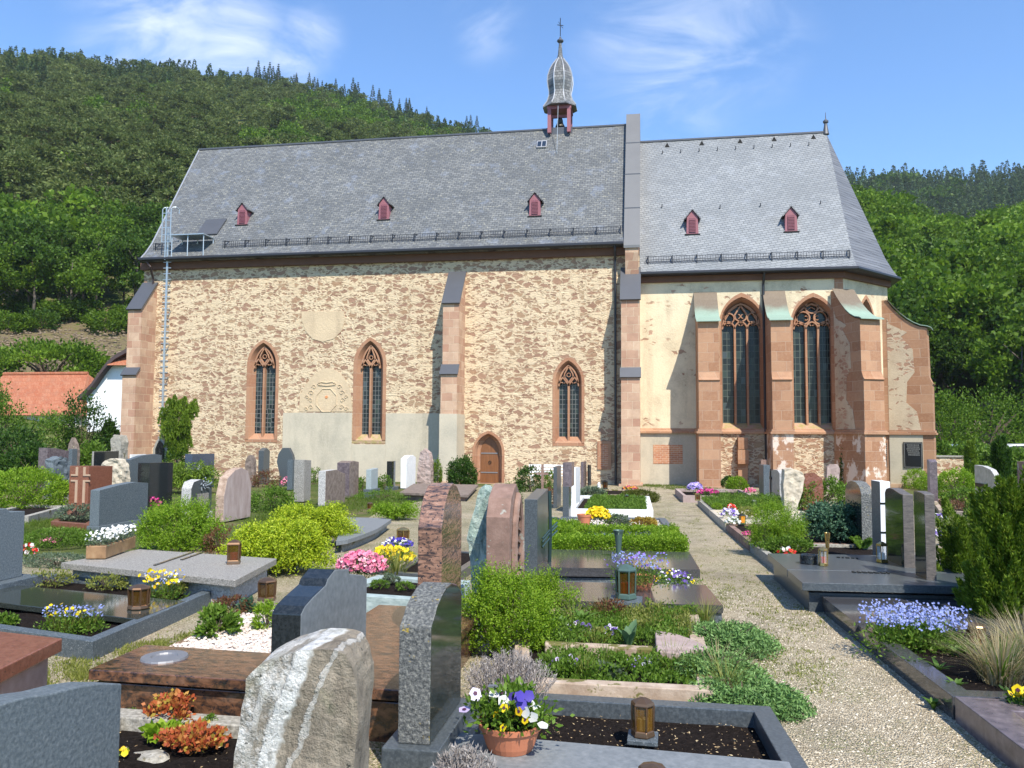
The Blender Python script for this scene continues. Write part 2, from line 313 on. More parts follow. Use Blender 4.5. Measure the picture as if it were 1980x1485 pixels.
def copper():
    t=NT('copper_patina'); v=t.tc.outputs['Object']; sp=t.n('ShaderNodeSeparateXYZ'); t.l(v,sp.inputs[0])
    f=t.ss(t.math('ADD',sp.outputs[2],t.math('MULTIPLY',t.noise(v,2,3),.5)),7.42,8.0)
    st=t.noise(t.map(v,(9,9,.6)),1.5,4)
    c=t.mix(f,t.mix(st,(.23,.33,.26),(.31,.41,.33)),t.mix(st,(.13,.10,.07),(.20,.16,.12))); return t.fin(c,.6,.4,.15)
mCop=copper()
# ================= CHURCH =================
D=35.;YR=40.;YC=35.22
church=thing('church','red sandstone and cream rubble chapel with slate roofs, bell turret and buttressed choir','church',(-8,D,gz(0,D)))
def zat(py,Y,px=990): return P(px,py,Y)[2]
XL=P(279,530,D)[0]; XR=P(1237,700,D)[0]
ZE=P(700,497,D)[2]
GB=-1.2
def holed(name,mat,o,d,outer,holes,parent,flip=False):
    """planar wall with openings; point=(o+d*u, z)"""
    b=bmesh.new(); es=[]
    for lp in [outer]+holes:
        vs=[b.verts.new((o[0]+d[0]*u,o[1]+d[1]*u,z)) for u,z in lp]
        es+=[b.edges.new((vs[i],vs[(i+1)%len(vs)])) for i in range(len(vs))]
    bmesh.ops.triangle_fill(b,use_beauty=True,use_dissolve=False,edges=es)
    v=[tuple(q.co) for q in b.verts]; b.verts.index_update(); f=[tuple(q.index for q in fc.verts) for fc in b.faces]; b.free()
    return mk(name,v,f,mat,parent)
def loop3(o,d,n,pts,r): return [(o[0]+d[0]*u+n[0]*r,o[1]+d[1]*u+n[1]*r,z) for u,z in pts]
def outline(xc,w,zb,zs,za,n=9): return [(xc-w/2,zb)]+arch(xc,w,zs,za,n)+[(xc+w/2,zb)]
def strip(mb,A,B,closed=True):
    n=len(A); b=len(mb.v); mb.v+=list(map(tuple,A))+list(map(tuple,B))
    for i in range(n if closed else n-1): mb.f.append((b+i,b+(i+1)%n,b+n+(i+1)%n,b+n+i))
def sweepXZ(mb,pts,w,o,d,n,r0,r1,closed=False):
    """band of width w along plane curve pts (u,z), from depth r0 to r1"""
    L=len(pts); A=[];B=[]
    for i in range(L):
        a=pts[(i-1)%L] if (closed or i>0) else pts[i]; c=pts[(i+1)%L] if (closed or i<L-1) else pts[i]
        tx,tz=c[0]-a[0],c[1]-a[1]; l=math.hypot(tx,tz) or 1; nx,nz=-tz/l,tx/l
        A.append((pts[i][0]+nx*w/2,pts[i][1]+nz*w/2)); B.append((pts[i][0]-nx*w/2,pts[i][1]-nz*w/2))
    a0=loop3(o,d,n,A,r0); b0=loop3(o,d,n,B,r0); a1=loop3(o,d,n,A,r1); b1=loop3(o,d,n,B,r1)
    strip(mb,a0,b0,closed); strip(mb,a0,a1,closed); strip(mb,b0,b1,closed)
    if not closed:
        for k in (0,-1): mb.add([a0[k],b0[k],b1[k],a1[k]],[(0,1,2,3)])
def circ(cx,cz,r,n=14,a0=0,a1=2*pi): return [(cx+r*cos(a0+(a1-a0)*i/n),cz+r*sin(a0+(a1-a0)*i/n)) for i in range(n+(0 if a1-a0>6.2 else 1))]
def window(o,d,n,xc,wo,wg,zb,zso,zao,zsg,zag,rec,lights,gmat,smat,parent,style=0,sill=True,label=None):
    """n = inward unit; o,d plane"""
    A=outline(xc,wo,zb,zso,zao); B=outline(xc,wo-(wo-wg)*.45,zb,zso,zao-(zao-zag)*.45); C=outline(xc,wg,zb,zsg,zag)
    win=MB(); strip(win,loop3(o,d,n,A,-.012),loop3(o,d,n,B,-.012)); strip(win,loop3(o,d,n,B,-.012),loop3(o,d,n,C,rec)); strip(win,loop3(o,d,n,A,-.012),loop3(o,d,n,A,.2))
    w_=win.mk('window',smat,parent)
    C2=outline(xc,wg+.02,zb,zsg,zag+.02)
    gl=MB(); pts=loop3(o,d,n,C2,rec-.01); gl.add(pts,[tuple(range(len(pts)))]); gl.mk('pane',gmat,w_)
    tr=MB(); lw=wg/lights; r0=rec-.22; r1=rec-.02
    hs_=zsg+(-.12 if style!=9 else 0)
    for i in range(1,lights): sweepXZ(tr,[(xc-wg/2+lw*i,zb),(xc-wg/2+lw*i,hs_+.02)],.085,o,d,n,r0,r1)
    for i in range(lights):
        cx=xc-wg/2+lw*(i+.5); aa=arch(cx,lw,hs_,hs_+lw*(.95 if lights==2 else .62),6); sweepXZ(tr,aa,.06,o,d,n,r0,r1)
        rr=lw*.2
        for sx in (-1,1): sweepXZ(tr,circ(cx+sx*lw*.24,hs_+lw*.2,rr,7,(pi*.15 if sx<0 else pi*.0),(pi*1.0 if sx<0 else pi*.85)),.035,o,d,n,r0+.04,r1)
    sweepXZ(tr,arch(xc,wg-.05,zsg,zag-.03,9),.07,o,d,n,r0,r1)
    if lights==2:
        hz=hs_+lw*.95*.55; top=zag-.06
        for sx in (-1,1):
            sweepXZ(tr,[(xc,hs_+.05),(xc+sx*lw*.5,hs_+lw*.78),(xc+sx*lw*.42,hs_+lw*1.25),(xc,top)],.055,o,d,n,r0,r1)
        sweepXZ(tr,circ(xc,hs_+lw*1.15,lw*.2,10),.03,o,d,n,r0+.04,r1,True)
    elif style==1: # ogee vesica with side lobes
        zc=hs_+lw*.62
        for sx in (-1,1):
            sweepXZ(tr,[(xc,zc-.05),(xc+sx*lw*.42,zc+lw*.22),(xc+sx*lw*.5,zc+lw*.55),(xc+sx*lw*.25,zc+lw*.95),(xc,zag-.1)],.065,o,d,n,r0,r1)
            sweepXZ(tr,circ(xc+sx*lw*.95,zc+lw*.28,lw*.42,14),.05,o,d,n,r0,r1,True)
            sweepXZ(tr,[(xc+sx*lw*1.3,zc+lw*.1),(xc+sx*lw*.8,zc+lw*.95),(xc+sx*lw*.3,zc+lw*1.3)],.045,o,d,n,r0+.02,r1)
            sweepXZ(tr,circ(xc+sx*lw*.2,zc+lw*.45,lw*.17,8,-pi/2,pi/2) if sx<0 else circ(xc+sx*lw*.2,zc+lw*.45,lw*.17,8,pi/2,pi*1.5),.035,o,d,n,r0+.04,r1)
    elif style==2: # two round lobes under one
        zc=hs_+lw*.55
        for sx in (-1,1):
            sweepXZ(tr,circ(xc+sx*lw*.72,zc+lw*.42,lw*.55,16),.06,o,d,n,r0,r1,True)
            sweepXZ(tr,circ(xc+sx*lw*.45,zc+lw*.42,lw*.18,8,-2.2,2.2) if sx<0 else circ(xc+sx*lw*.45,zc+lw*.42,lw*.18,8,pi-2.2,pi+2.2),.035,o,d,n,r0+.04,r1)
        sweepXZ(tr,circ(xc,zc+lw*1.35,lw*.52,16),.06,o,d,n,r0,r1,True)
        sweepXZ(tr,[(xc-lw*.3,zc+lw*1.15),(xc,zc+lw*1.35),(xc+lw*.3,zc+lw*1.15)],.035,o,d,n,r0+.04,r1)
    tr.mk('tracery',smat,w_)
    if sill:
        s=MB(); q=[(-wo/2,-.012,zb+.02),(wo/2,-.012,zb+.02),(wg/2,rec,zb+.30),(-wg/2,rec,zb+.30)]
        top=[(o[0]+d[0]*(xc+u)+n[0]*r,o[1]+d[1]*(xc+u)+n[1]*r,z) for u,r,z in q]
        s.ext([top[0],top[1],top[2],top[3]],(0,0,-.14)); s.mk('sill',sill if not isinstance(sill,bool) else smat,w_)
    return A
# --- nave walls
o0=(0,D);d0=(1,0);n0=(0,1)
def fpx(*a): return [P(x,y,D) for x,y in a]
def win_px(l,r,ax,ay,gl,gr,gay,zbpy,sppy,gsp,glass_y=.32):
    a=P(l,zbpy,D); b=P(r,zbpy,D); xc=(a[0]+b[0])/2; wo=b[0]-a[0]; g=P(gl,zbpy,D+glass_y); h=P(gr,zbpy,D+glass_y)
    return xc,wo,h[0]-g[0],a[2],P(ax,sppy,D)[2],P(ax,ay,D)[2],P(ax,gsp,D+glass_y)[2],P(ax,gay,D+glass_y)[2]
W1=win_px(474,536,503,657,492,529,671,850,705,708); W2=win_px(681,745,713,652,701,736,668,852,705,708); W3=win_px(1068,1130,1098,690,1080,1118,706,857,738,742)
DR=win_px(913,975,945,833,928,963,845,933,874,876)
wins=[W1,W2,W3,DR]
outer=[(XL,GB),(XR,GB),(XR,ZE),(XL,ZE)]
holes=[outline(q[0],q[1],q[3] if q is not DR else q[3],q[4],q[5]) for q in wins]
nave=holed('nave_wall',mRub,o0,d0,outer,holes,church)
b=MB(); b.add([(XL,D,GB),(XL,45,GB),(XL,45,ZE),(XL,D,ZE),(XR,D,GB),(XR,45,GB),(XR,45,ZE),(XR,D,ZE)],[(0,1,2,3),(4,5,6,7),(1,5,6,2)]); b.mk('nave_wall',mRub,church)
gA=glassmat('lattice_glass',.145,.21); gH=glassmat('honeycomb_glass',.15,.21,True); gC=glassmat('choir_glass',.19,.28,tint=(.014,.018,.018),lead=(.10,.125,.11))
for q,g in ((W1,gH),(W2,gA),(W3,gA)): window(o0,d0,n0,*q,.32,2,g,mSand,church,sill=(mMoss if q is W2 else mSand))
# dark back boxes behind openings so nothing shows through
# door
xc,wo,wg,zb,zso,zao,zsg,zag=DR
dm=MB(); A=outline(xc,wo,zb,zso,zao); B=outline(xc,wo-.22,zb,zso,zao-.12); B2=outline(xc,wo-.30,zb,zso,zao-.16); B3=outline(xc,wo-.38,zb,zso,zao-.2); C=outline(xc,wg,zb,zsg,zag)
for a,r1,b_,r2 in ((A,-.03,B,-.03),(B,-.03,B,.06),(B,.06,B2,.06),(B2,.06,B3,.2),(B3,.2,C,.3),(A,-.03,A,.2)): strip(dm,loop3(o0,d0,n0,a,r1),loop3(o0,d0,n0,b_,r2))
drs=dm.mk('door_surround',mSand,church)
lf=MB(); pts=loop3(o0,d0,n0,outline(xc,wg,zb,zsg,zag),.28); lf.ext(pts,(0,.06,0)); leaf=lf.mk('door',mDoor,church)
s=MB()
for zz_ in (zb+.42,zb+1.28): MB().box(xc-wg/2+.02,xc+wg/2-.03,D+.262,D+.279,zz_,zz_+.05).mk('strap_hinge',mIronG,leaf)
s=MB(); s.tube([(xc+.02+.06*cos(a),D+.25,zb+.9+.06*sin(a)) for a in np.linspace(0,2*pi,13)[:-1]],.012,5,True); s.tube([(xc+.02,D+.28,zb+.96),(xc+.02,D+.24,zb+.96)],.02,6); s.mk('handle',mIron,leaf)
MB().box(xc-.75,xc+.75,D-.45,D+.3,zb-.25,zb-.005).mk('doorstep',mAshR,church)
# grey plaster field, shields, sundial
pz0=GB; pz1=P(600,798,D)[2]; xa=P(548,800,D)[0]; xb=P(686,800,D)[0]; xc_=P(738,800,D)[0]; xd=P(850,800,D)[0]; ws=W2[3]
for x0_,x1_,z0_,z1_ in ((xa,W2[0]-W2[1]/2-.02,pz0,pz1),(W2[0]-W2[1]/2-.015,W2[0]+W2[1]/2+.015,pz0,ws-.16),(W2[0]+W2[1]/2+.02,xd,pz0,pz1-.02)):
    MB().box(x0_,x1_,D-.03,D+.05,z0_,z1_).mk('plaster_field',mPlG,church)
pts=[P(x,y,D-.02) for x,y in ((583,602),(665,602),(667,618),(660,640),(645,655),(624,661),(604,655),(590,640),(583,618))]; MB().ext([tuple(p) for p in pts],(0,.04,0)).mk('plaster_shield',mPlS,church)
pts=[P(x,y,D-.02) for x,y in ((578,796),(580,765),(590,745),(604,728),(618,716),(633,711),(650,716),(664,728),(674,745),(679,765),(681,796))]; sd=MB().ext([tuple(p) for p in pts],(0,.04,0)).mk('sundial_plaster',mPlS,church)
s=MB(); c=P(631,774,D-.03); rr=.52
s.tube([(c[0]+rr*cos(a)*1.02,D-.025,c[2]+rr*1.1*sin(a)) for a in np.linspace(pi/8,2*pi+pi/8,9)[:-1]],.025,6,True)
for sx in (-1,1):
    for (u,z,r0_) in ((.75,.35,.13),(.78,0,.12),(.75,-.32,.12),(.62,.62,.12),(.98,-.4,.1),(.35,.75,.1),(.95,.15,.1)):
        s.tube([(c[0]+sx*(u+r0_*(1-i/14)*cos(i*.62)),D-.03,c[2]+z+r0_*(1-i/14)*sin(i*.62)) for i in range(13)],.022,5)
s.tube([(c[0]-.42,D-.03,c[2]+.72),(c[0]-.3,D-.03,c[2]+.86),(c[0],D-.03,c[2]+.82),(c[0]+.3,D-.03,c[2]+.86),(c[0]+.42,D-.03,c[2]+.72),(c[0],D-.03,c[2]+.68)],.03,5,True)
s.mk('sundial_relief',mPlS,sd)
MB().lathe((0,0,0),[(.07,-.01),(.07,.01)],12).v; s=MB(); s.ext([(c[0]+.07*cos(a),D-.04,c[2]+.15+.07*sin(a)) for a in np.linspace(0,2*pi,13)[:-1]],(0,.03,0)); s.mk('sun_disc',plain('faded_orange_paint',(.6,.25,.1)),sd)
# bricked niche on the nave, sandstone framed
a=P(1155,853,D); b_=P(1182,908,D); s=MB(); x0_,x1_,z1_,z0_=a[0],b_[0],a[2],b_[2]; s.box(x0_,x0_+.13,D-.05,D+.1,z0_,z1_); s.box(x1_-.13,x1_,D-.05,D+.1,z0_,z1_); s.box(x0_+.13,x1_-.13,D-.05,D+.1,z1_-.13,z1_); s.box(x0_+.13,x1_-.13,D-.05,D+.1,z0_,z0_+.1); ni=s.mk('blocked_niche',mSand,church)
MB().box(x0_+.13,x1_-.13,D-.02,D+.1,z0_+.1,z1_-.13).mk('brick_infill',mBrick,ni)
# cornice
s=MB(); s.prism([(XL-.1,D-.18),(XR,D-.18),(XR,D+.1),(XL-.1,D+.1)],ZE-.32,ZE+.02); s.mk('cornice',mCorn,church)
# --- roofs by rings
def roof(name,eave,top,ze,zr,fl,mats,facemat,parent,th=.14):
    v=[];f=[];mi=[]; n=len(eave); T=(0,.07,.17,1)
    zs=(ze,ze+(zr-ze)*.045,ze+(zr-ze)*.125,zr)
    for t,z in zip(T,zs):
        for (ex,ey),(tx,ty) in zip(eave,top): v.append((ex+(tx-ex)*t,ey+(ty-ey)*t,z))
    for (ex,ey) in eave: v.append((ex,ey,ze-th))
    b=bmesh.new(); bv=[b.verts.new(q) for q in v]; 
    for k in range(3):
        for i in range(n-1):
            q=[bv[k*n+i],bv[k*n+i+1],bv[(k+1)*n+i+1],bv[(k+1)*n+i]]
            fc=b.faces.new(q); fc.material_index=facemat[i]
    for i in range(n-1): fc=b.faces.new([bv[4*n+i+1],bv[4*n+i],bv[i],bv[i+1]]); fc.material_index=len(mats)-1
    fc=b.faces.new([bv[4*n+i] for i in range(n)]); fc.material_index=len(mats)-1
    for e_ in (0,n-1):
        pass
    # close the gable ends
    for cols in ((0,n-1),):
        fc=b.faces.new([bv[4*n],bv[0],bv[n],bv[2*n],bv[3*n],bv[2*n+n-1],bv[n+n-1],bv[n-1],bv[4*n+n-1]]); fc.material_index=len(mats)-1
    bmesh.ops.remove_doubles(b,verts=b.verts,dist=1e-4); bmesh.ops.recalc_face_normals(b,faces=b.faces)
    me=bpy.data.meshes.new(name); o1=np.array(wloc(parent)); 
    for q in b.verts: q.co-=Vector(o1)
    b.to_mesh(me); b.free(); o=bpy.data.objects.new(name,me); COL.objects.link(o); o.parent=parent
    for m in mats: me.materials.append(m)
    return o
YE=D-.5; XVL=P(272,498,YE)[0]; zeN=P(272,497,YE)[2]; zeN2=P(1200,472,YE)[2]; zrN=(P(385,288,YR)[2]+P(1210,245,YR)[2])/2; XPR=P(385,288,YR)[0]
zeN=(zeN+zeN2)/2; xv=min(XVL,XPR)
XP0=P(1207,600,D)[0]; XP1=P(1238,600,D)[0]
# nave: a gable roof; the verge leans in a little from eave to ridge
def naveroof():
    e=[(XVL,YE),(XP0+.1,YE)]; t=[(XPR,YR),(XP0+.1,YR)]; zs=[zeN,zeN+(zrN-zeN)*.045,zeN+(zrN-zeN)*.125,zrN]; T=(0,.07,.17,1)
    m=MB(); sec=lambda xe,xt:[(xe+(xt-xe)*t_,YE+(YR-YE)*t_,z) for t_,z in zip(T,zs)]
    L=sec(XVL,XPR); Rr=sec(XP0+.1,XP0+.1)
    back=lambda S:[(x,2*YR-y,z) for x,y,z in S[-2::-1]]
    Lp=L+back(L)+[(XVL,2*YR-YE,zeN-.14),(XVL,YE,zeN-.14)]; Rp=Rr+back(Rr)+[(XP0+.1,2*YR-YE,zeN-.14),(XP0+.1,YE,zeN-.14)]
    n=len(Lp); m.add(Lp+Rp,[tuple(range(n)),tuple(range(2*n-1,n-1,-1))]+[(i,(i+1)%n,n+(i+1)%n,n+i) for i in range(n)])
    return m.mk('nave_roof',mSlN,church)
nroof=naveroof()
def slope(Y,zeave,zr,ye): # z on a roof front at depth Y
    t=(Y-ye)/(YR-ye); T=(0,.07,.17,1); Z=(0,.045,.125,1)
    return zeave+(zr-zeave)*float(np.interp(t,T,Z))
def roofhit(px,py,ze_,zr_,ye_):
    lo,hi=ye_,YR
    for _ in range(40):
        m=(lo+hi)/2; p=P(px,py,m)
        if p[2]>slope(m,ze_,zr_,ye_): lo=m
        else: hi=m
    return P(px,py,lo)
# ridge and verge strips
s=MB(); s.tube([(XPR,YR,zrN+.02),(XP0,YR,zrN+.02)],.07,6); s.mk('ridge_cap',mMet,nroof)
T=(0,.07,.17,1);Z=(0,.045,.125,1)
s=MB(); s.tube([(XVL+(XPR-XVL)*t_+.01,YE+(YR-YE)*t_,zeN+(zrN-zeN)*z_+.03) for t_,z_ in zip(T,Z)],.035,5); s.mk('verge_strip',mLeadW,nroof)
s=MB(); s.tube([(XVL-.05,YE-.06,zeN-.05),(XP0,YE-.06,zeN-.05)],.085,8); s.mk('gutter',mGut,church)
# west gable triangle
s=MB(); s.ext([(XL,D,ZE),(XL,45,ZE),(XL,YR,zrN-.3)],(.5,0,0)); s.mk('gable_wall',mRub,church)
# parapet wall between nave and choir, zinc capped
zpb=P(1222,472,D-.55)[2]; zpt=P(1228,222,YR)[2]
prof=[(D-.15,GB+9),(D-.55,zpb-.35),(D-.55,zpb),(YR,zpt),(2*YR-D+.55,zpb),(2*YR-D,GB+9)]
s=MB(); s.ext([(XP0+.06,y,z-.03 if z>zpb-.2 else z) for y,z in prof],(XP1-XP0-.12,0,0)); s.mk('gable_parapet',mAshR,church)
s=MB(); y0,z0,y1,z1=D-.62,zpb-.05,YR,zpt+.05; s.ext([(XP0,y0,z0-.12),(XP0,y0,z0),(XP0,y1,z1),(XP0,2*YR-y0,z0),(XP0,2*YR-y0,z0-.12),(XP0,y1,z1-.55)],(XP1-XP0,0,0)); cap_=s.mk('parapet_capping',mMetP,church)
for t_ in (.25,.5,.75): 
    y=y0+(y1-y0)*t_; z=z0+(z1-z0)*t_; MB().box(XP0-.01,XP1+.01,y-.02,y+.02,z-.06,z+.03).mk('capping_seam',mMet,cap_)
# choir roof
YEC=YC-.42; zeC=(P(1240,527,YEC)[2]+P(1655,515,YEC)[2])/2; RE=P(1597,260,YR); zrC=(P(1242,272,YR)[2]+RE[2])/2
XA=P(1633,700,YC)[0]; q=2.45; XB=XA+q; YB=YC+q
XAe=P(1657,515,YEC)[0]; XBe=XB+.42; YBe=YB-.2
eave=[(XP1-.02,YEC),(XAe,YEC),(XBe,YBe),(XBe,2*YR-YBe),(XAe,2*YR-YEC),(XP1-.02,2*YR-YEC)]; top=[(XP1-.02,YR),(RE[0],YR),(RE[0],YR),(RE[0],YR),(RE[0],YR),(XP1-.02,YR)]
croof=roof('choir_roof',eave,top,zeC,zrC,0,[mSlC,mSlD,mGut],[0,1,1,1,0],church)
s=MB(); s.tube([(XP1,YR,zrC+.02),(RE[0],YR,zrC+.02)],.07,6); s.mk('ridge_cap',mMet,croof)
s=MB(); s.tube([(XP1,YEC-.05,zeC-.06),(XAe+.03,YEC-.05,zeC-.06),(XBe+.05,YBe,zeC-.06),(XBe+.05,2*YR-YBe,zeC-.06)],.08,8); s.mk('gutter',mGut,church)
# finial
s=MB(); s.lathe((RE[0],YR,zrC),[(.16,-.1),(.09,.3),(.07,.45),(.13,.5),(.13,.58),(.05,.64),(.02,.7),(.012,1.0)],10); s.mk('finial',mMet,church)
# choir wall polygon & facets
ZC=zeC-.1; STR=P(1400,834,YC)[2]
def cw(l,r,ax,ay,gl,gr,gay,zbpy,sppy,gsp,Y=YC,rec=.55):
    a=P(l,zbpy,Y); b=P(r,zbpy,Y); g=P(gl,zbpy,Y+rec); h=P(gr,zbpy,Y+rec)
    return (a[0]+b[0])/2,b[0]-a[0],h[0]-g[0],a[2],P(ax,sppy,Y)[2],P(ax,ay,Y)[2],P(ax,gsp,Y+rec)[2],P(ax,gay,Y+rec)[2]
C1=cw(1393,1481,1433,566,1396,1468,588,831,625,632); C2=cw(1532,1622,1574,566,1536,1607,588,831,625,632)
holed('choir_wall',mPlC,(0,YC),d0,[(XR-.05,GB),(XA,GB),(XA,ZC),(XR-.05,ZC)],[outline(q_[0],q_[1],q_[3],q_[4],q_[5]) for q_ in (C1,C2)],church)
window((0,YC),d0,n0,*C1,.55,3,gC,mSand,church,style=1,sill=mMoss); window((0,YC),d0,n0,*C2,.55,3,gC,mSand,church,style=2,sill=mMoss)
r2=math.sqrt(.5); L45=q/r2
f2=(L45/2,1.35,.98,C1[3],C1[4],C1[5],C1[6],C1[7])
holed('choir_wall',mPlC,(XA,YC),(r2,r2),[(0,GB),(L45,GB),(L45,ZC),(0,ZC)],[outline(f2[0],f2[1],f2[3],f2[4],f2[5])],church)
window((XA,YC),(r2,r2),(-r2,r2),*f2,.5,2,gC,mSand,church,sill=mMoss)
yl=2*YR-2*YB; s=MB(); s.add([(XB,YB,GB),(XB,YB+yl,GB),(XB,YB+yl,ZC),(XB,YB,ZC),(XA,2*YR-YC,GB),(XA,2*YR-YC,ZC),(XP1,2*YR-YC,GB),(XP1,2*YR-YC,ZC)],[(0,1,2,3),(1,4,5,2),(4,6,7,5)]); s.mk('choir_wall',mPlC,church)
# inner dark liners
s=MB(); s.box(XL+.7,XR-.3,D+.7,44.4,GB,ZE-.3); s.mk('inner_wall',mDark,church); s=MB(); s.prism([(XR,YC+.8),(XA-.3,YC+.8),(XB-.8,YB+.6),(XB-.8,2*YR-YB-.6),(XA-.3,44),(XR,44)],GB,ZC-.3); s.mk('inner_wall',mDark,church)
s=MB(); s.prism([(XP1,YC-.14),(XA+.06,YC-.14),(XB+.14,YB-.06),(XB+.14,YB+.3),(XA,YC+.3),(XP1,YC+.3)],ZC-.3,ZC+.02); s.mk('cornice',mCorn,church)
# quoins at corner A
s=MB(); s.box(XA-.35,XA+.004,YC-.012,YC+.1,STR,ZC-.3); s.mk('corner_stones',mSand,church)
# lower choir panels
def panel(x0,x1,z0,z1,m,name,pr=.03,par=church): return MB().box(x0,x1,YC-pr,YC+.05,z0,z1).mk(name,m,par)
c1l=P(1351,800,YC-1.7)[0]; c1r=P(1392,800,YC-1.7)[0]; c2l=P(1493,800,YC-1.7)[0]; c2r=P(1532,800,YC-1.7)[0]
pf=panel(XR,c1l+.1,GB,STR-.1,mPlG,'plaster_field'); panel(c1r-.1,c2l+.1,GB,STR-.1,mRub2,'rubble_field'); panel(c2r-.1,XA-.02,GB,STR-.1,mRub2,'rubble_field')
a=P(1263,860,YC); b_=P(1320,897,YC); MB().box(a[0],b_[0],YC-.045,YC,b_[2],a[2]).mk('exposed_brick_patch',mBrick,pf)
for o_,d_,L_ in (((XR,YC),(1,0),XA-XR),((XA,YC),(r2,r2),L45)):
    nn=(d_[1],-d_[0]); s=MB(); pts=[(o_[0],o_[1]),(o_[0]+d_[0]*L_,o_[1]+d_[1]*L_)]; pts+= [(pts[1][0]+nn[0]*.14,pts[1][1]+nn[1]*.14),(pts[0][0]+nn[0]*.14,pts[0][1]+nn[1]*.14)]
    n_=4; s.prism(pts,STR-.1,[STR+.12,STR+.12,STR-.02,STR-.02]); s.mk('string_course',mAsh,church)
# facet 2 lower: grey plaster with plaques
o2=np.array((XA,YC)); dd=np.array((r2,r2)); nn=np.array((r2,-r2))
def fpt(u,r): p=o2+dd*u+nn*r; return (p[0],p[1])
s=MB(); s.prism([fpt(.1,0),fpt(L45-.1,0),fpt(L45-.1,.03),fpt(.1,.03)],GB,STR-.12); s.mk('plaster_field',mPlG,church)
# --- buttresses
def buttress(bx,by,dr,w,prof,mats,caps=None,copper=None,lower=None,base=True,label=None):
    """prof = [(depth,z)...] outline from bottom up"""
    dr=np.array(dr,float); dr/=np.linalg.norm(dr); pr=np.array((-dr[1],dr[0]))
    pt=lambda d_,z_,s_: (bx+dr[0]*d_+pr[0]*s_,by+dr[1]*d_+pr[1]*s_,z_)
    body=MB(); pl=[(-.25,prof[0][1])]+prof+[(-.25,prof[-1][1])]
    body.ext([pt(d_,z_,-w/2) for d_,z_ in pl],(*(pr*w),0)); bo=body.mk('buttress',mats,church)
    for (d0_,z0_,d1_,z1_,th,ov,m) in caps or []:
        c=MB(); L=math.hypot(d1_-d0_,z1_-z0_); ux,uz=(d1_-d0_)/L,(z1_-z0_)/L
        a_=(d0_,z0_); e_=(d1_+ux*ov,z1_+uz*ov)
        nxn=(-uz,ux) if -uz>0 or ux<0 else (uz,-ux)
        nxn=(abs(uz),abs(ux))
        q4=[(a_[0],a_[1]),(e_[0],e_[1]),(e_[0]+nxn[0]*th,e_[1]+nxn[1]*th),(a_[0]+nxn[0]*th,a_[1]+nxn[1]*th)]
        c.ext([pt(d_,z_,-w/2-.05) for d_,z_ in q4],(*(pr*(w+.1)),0)); c.mk('cap',m,bo)
    return bo,pt,pr
def naveb(l,r,lo_l,lo_r,cap_t,cap_b,c2t,c2b,bot,Dp1=1.2,Dp2=1.45,mats=None,cx=None):
    x0_=P(l,650,D-Dp1)[0]; x1_=P(r,650,D-Dp1)[0]; xc=(x0_+x1_)/2; w=x1_-x0_
    zt=P(cx,cap_t,D)[2]; zb1=P(l,cap_b,D-Dp1)[2]; z2t=P(l,c2t,D-Dp1)[2]; z2b=P(l,c2b,D-Dp2)[2]
    prof=[(Dp2,GB),(Dp2,z2b),(Dp1,z2t),(Dp1,zb1),(0,zt)]
    bo,pt,pr=buttress(xc,D,(0,-1),w,prof,mats or mAshR,[(0,zt,Dp1,zb1,.07,.1,mMet),(Dp1-.02,z2t,Dp2,z2b,.06,.08,mMet)])
    s=MB(); s.box(xc-w/2-.1,xc+w/2+.1,D-Dp2-.12,D,GB,gz(0,D)+.12); s.mk('plinth',mAshR,bo)
    return bo,xc,w
naveb(246,272,0,0,548,597,712,724,935,1.15,1.4,mAshR,300)
B1,bx1,bw1=naveb(856,887,0,0,527,585,706,722,935,1.2,1.45,mAshR,884)
zpl=P(850,800,D-1.45)[2]; MB().box(bx1-bw1/2-.03,bx1+bw1/2+.03,D-1.5,D-.01,GB,zpl).mk('plaster_coat',mPlG,B1)
naveb(1201,1237,0,0,519,578,712,728,935,1.2,1.45,mAshR,1218)
def choirb(bx,by,dr,w,Dp,ztop,zcap,zmid,mats,mlow,facem=None):
    n=7; cur=[(Dp*t,ztop-(ztop-zcap)*(1-(1-t)**1.75)) for t in np.linspace(0,1,n)]
    dl=Dp+.12
    prof=[(dl,GB),(dl,zmid-.05),(dl+.06,zmid),(dl-.03,zmid+.1),(Dp,zmid+.32)]+[(a-.04*(a>0),b-.05) for a,b in cur[::-1]]
    bo,pt,pr=buttress(bx,by,dr,w,prof,mats)
    c=MB(); ext=cur+[(Dp+.14,zcap-.07)]
    up_=[(a,b+.035) for a,b in ext]; c.ext([pt(a,b,-w/2-.07) for a,b in ext+up_[::-1]],(*(pr*(w+.14)),0)); c.mk('cap',mCop,bo)
    # lower stage facing, string and plinth
    dr=np.array(dr,float)/np.linalg.norm(dr)
    def ring(d_,ww,z0_,z1_,m,nm,zs=None):
        q4=[pt(0,0,-ww/2)[:2],pt(d_,0,-ww/2)[:2],pt(d_,0,ww/2)[:2],pt(0,0,ww/2)[:2]]; s=MB(); s.prism(q4,z0_,z1_); return s.mk(nm,m,bo)
    ring(dl+.1,w+.2,STR-.1,STR-.01,mAsh,'string_course'); ring(dl+.05,w+.1,STR-.008,STR+.09,mAsh,'string_course')
    ring(dl+.012,w+.024,GB,STR-.103,mlow,'lower_stage'); ring(dl+.1,w+.2,GB,gz(0,D)+.1,mAshR,'plinth')
    return bo
zct=P(1430,565,YC)[2]; zcc=P(1370,619,YC-1.7)[2]; zcm=P(1370,735,YC-1.7)[2]
choirb((c1l+c1r)/2,YC,(0,-1),c1r-c1l,1.7,zct,zcc,zcm,mAsh,mAsh); choirb((c2l+c2r)/2,YC,(0,-1),c2r-c2l,1.7,zct,zcc,zcm,mAsh,mAshW)
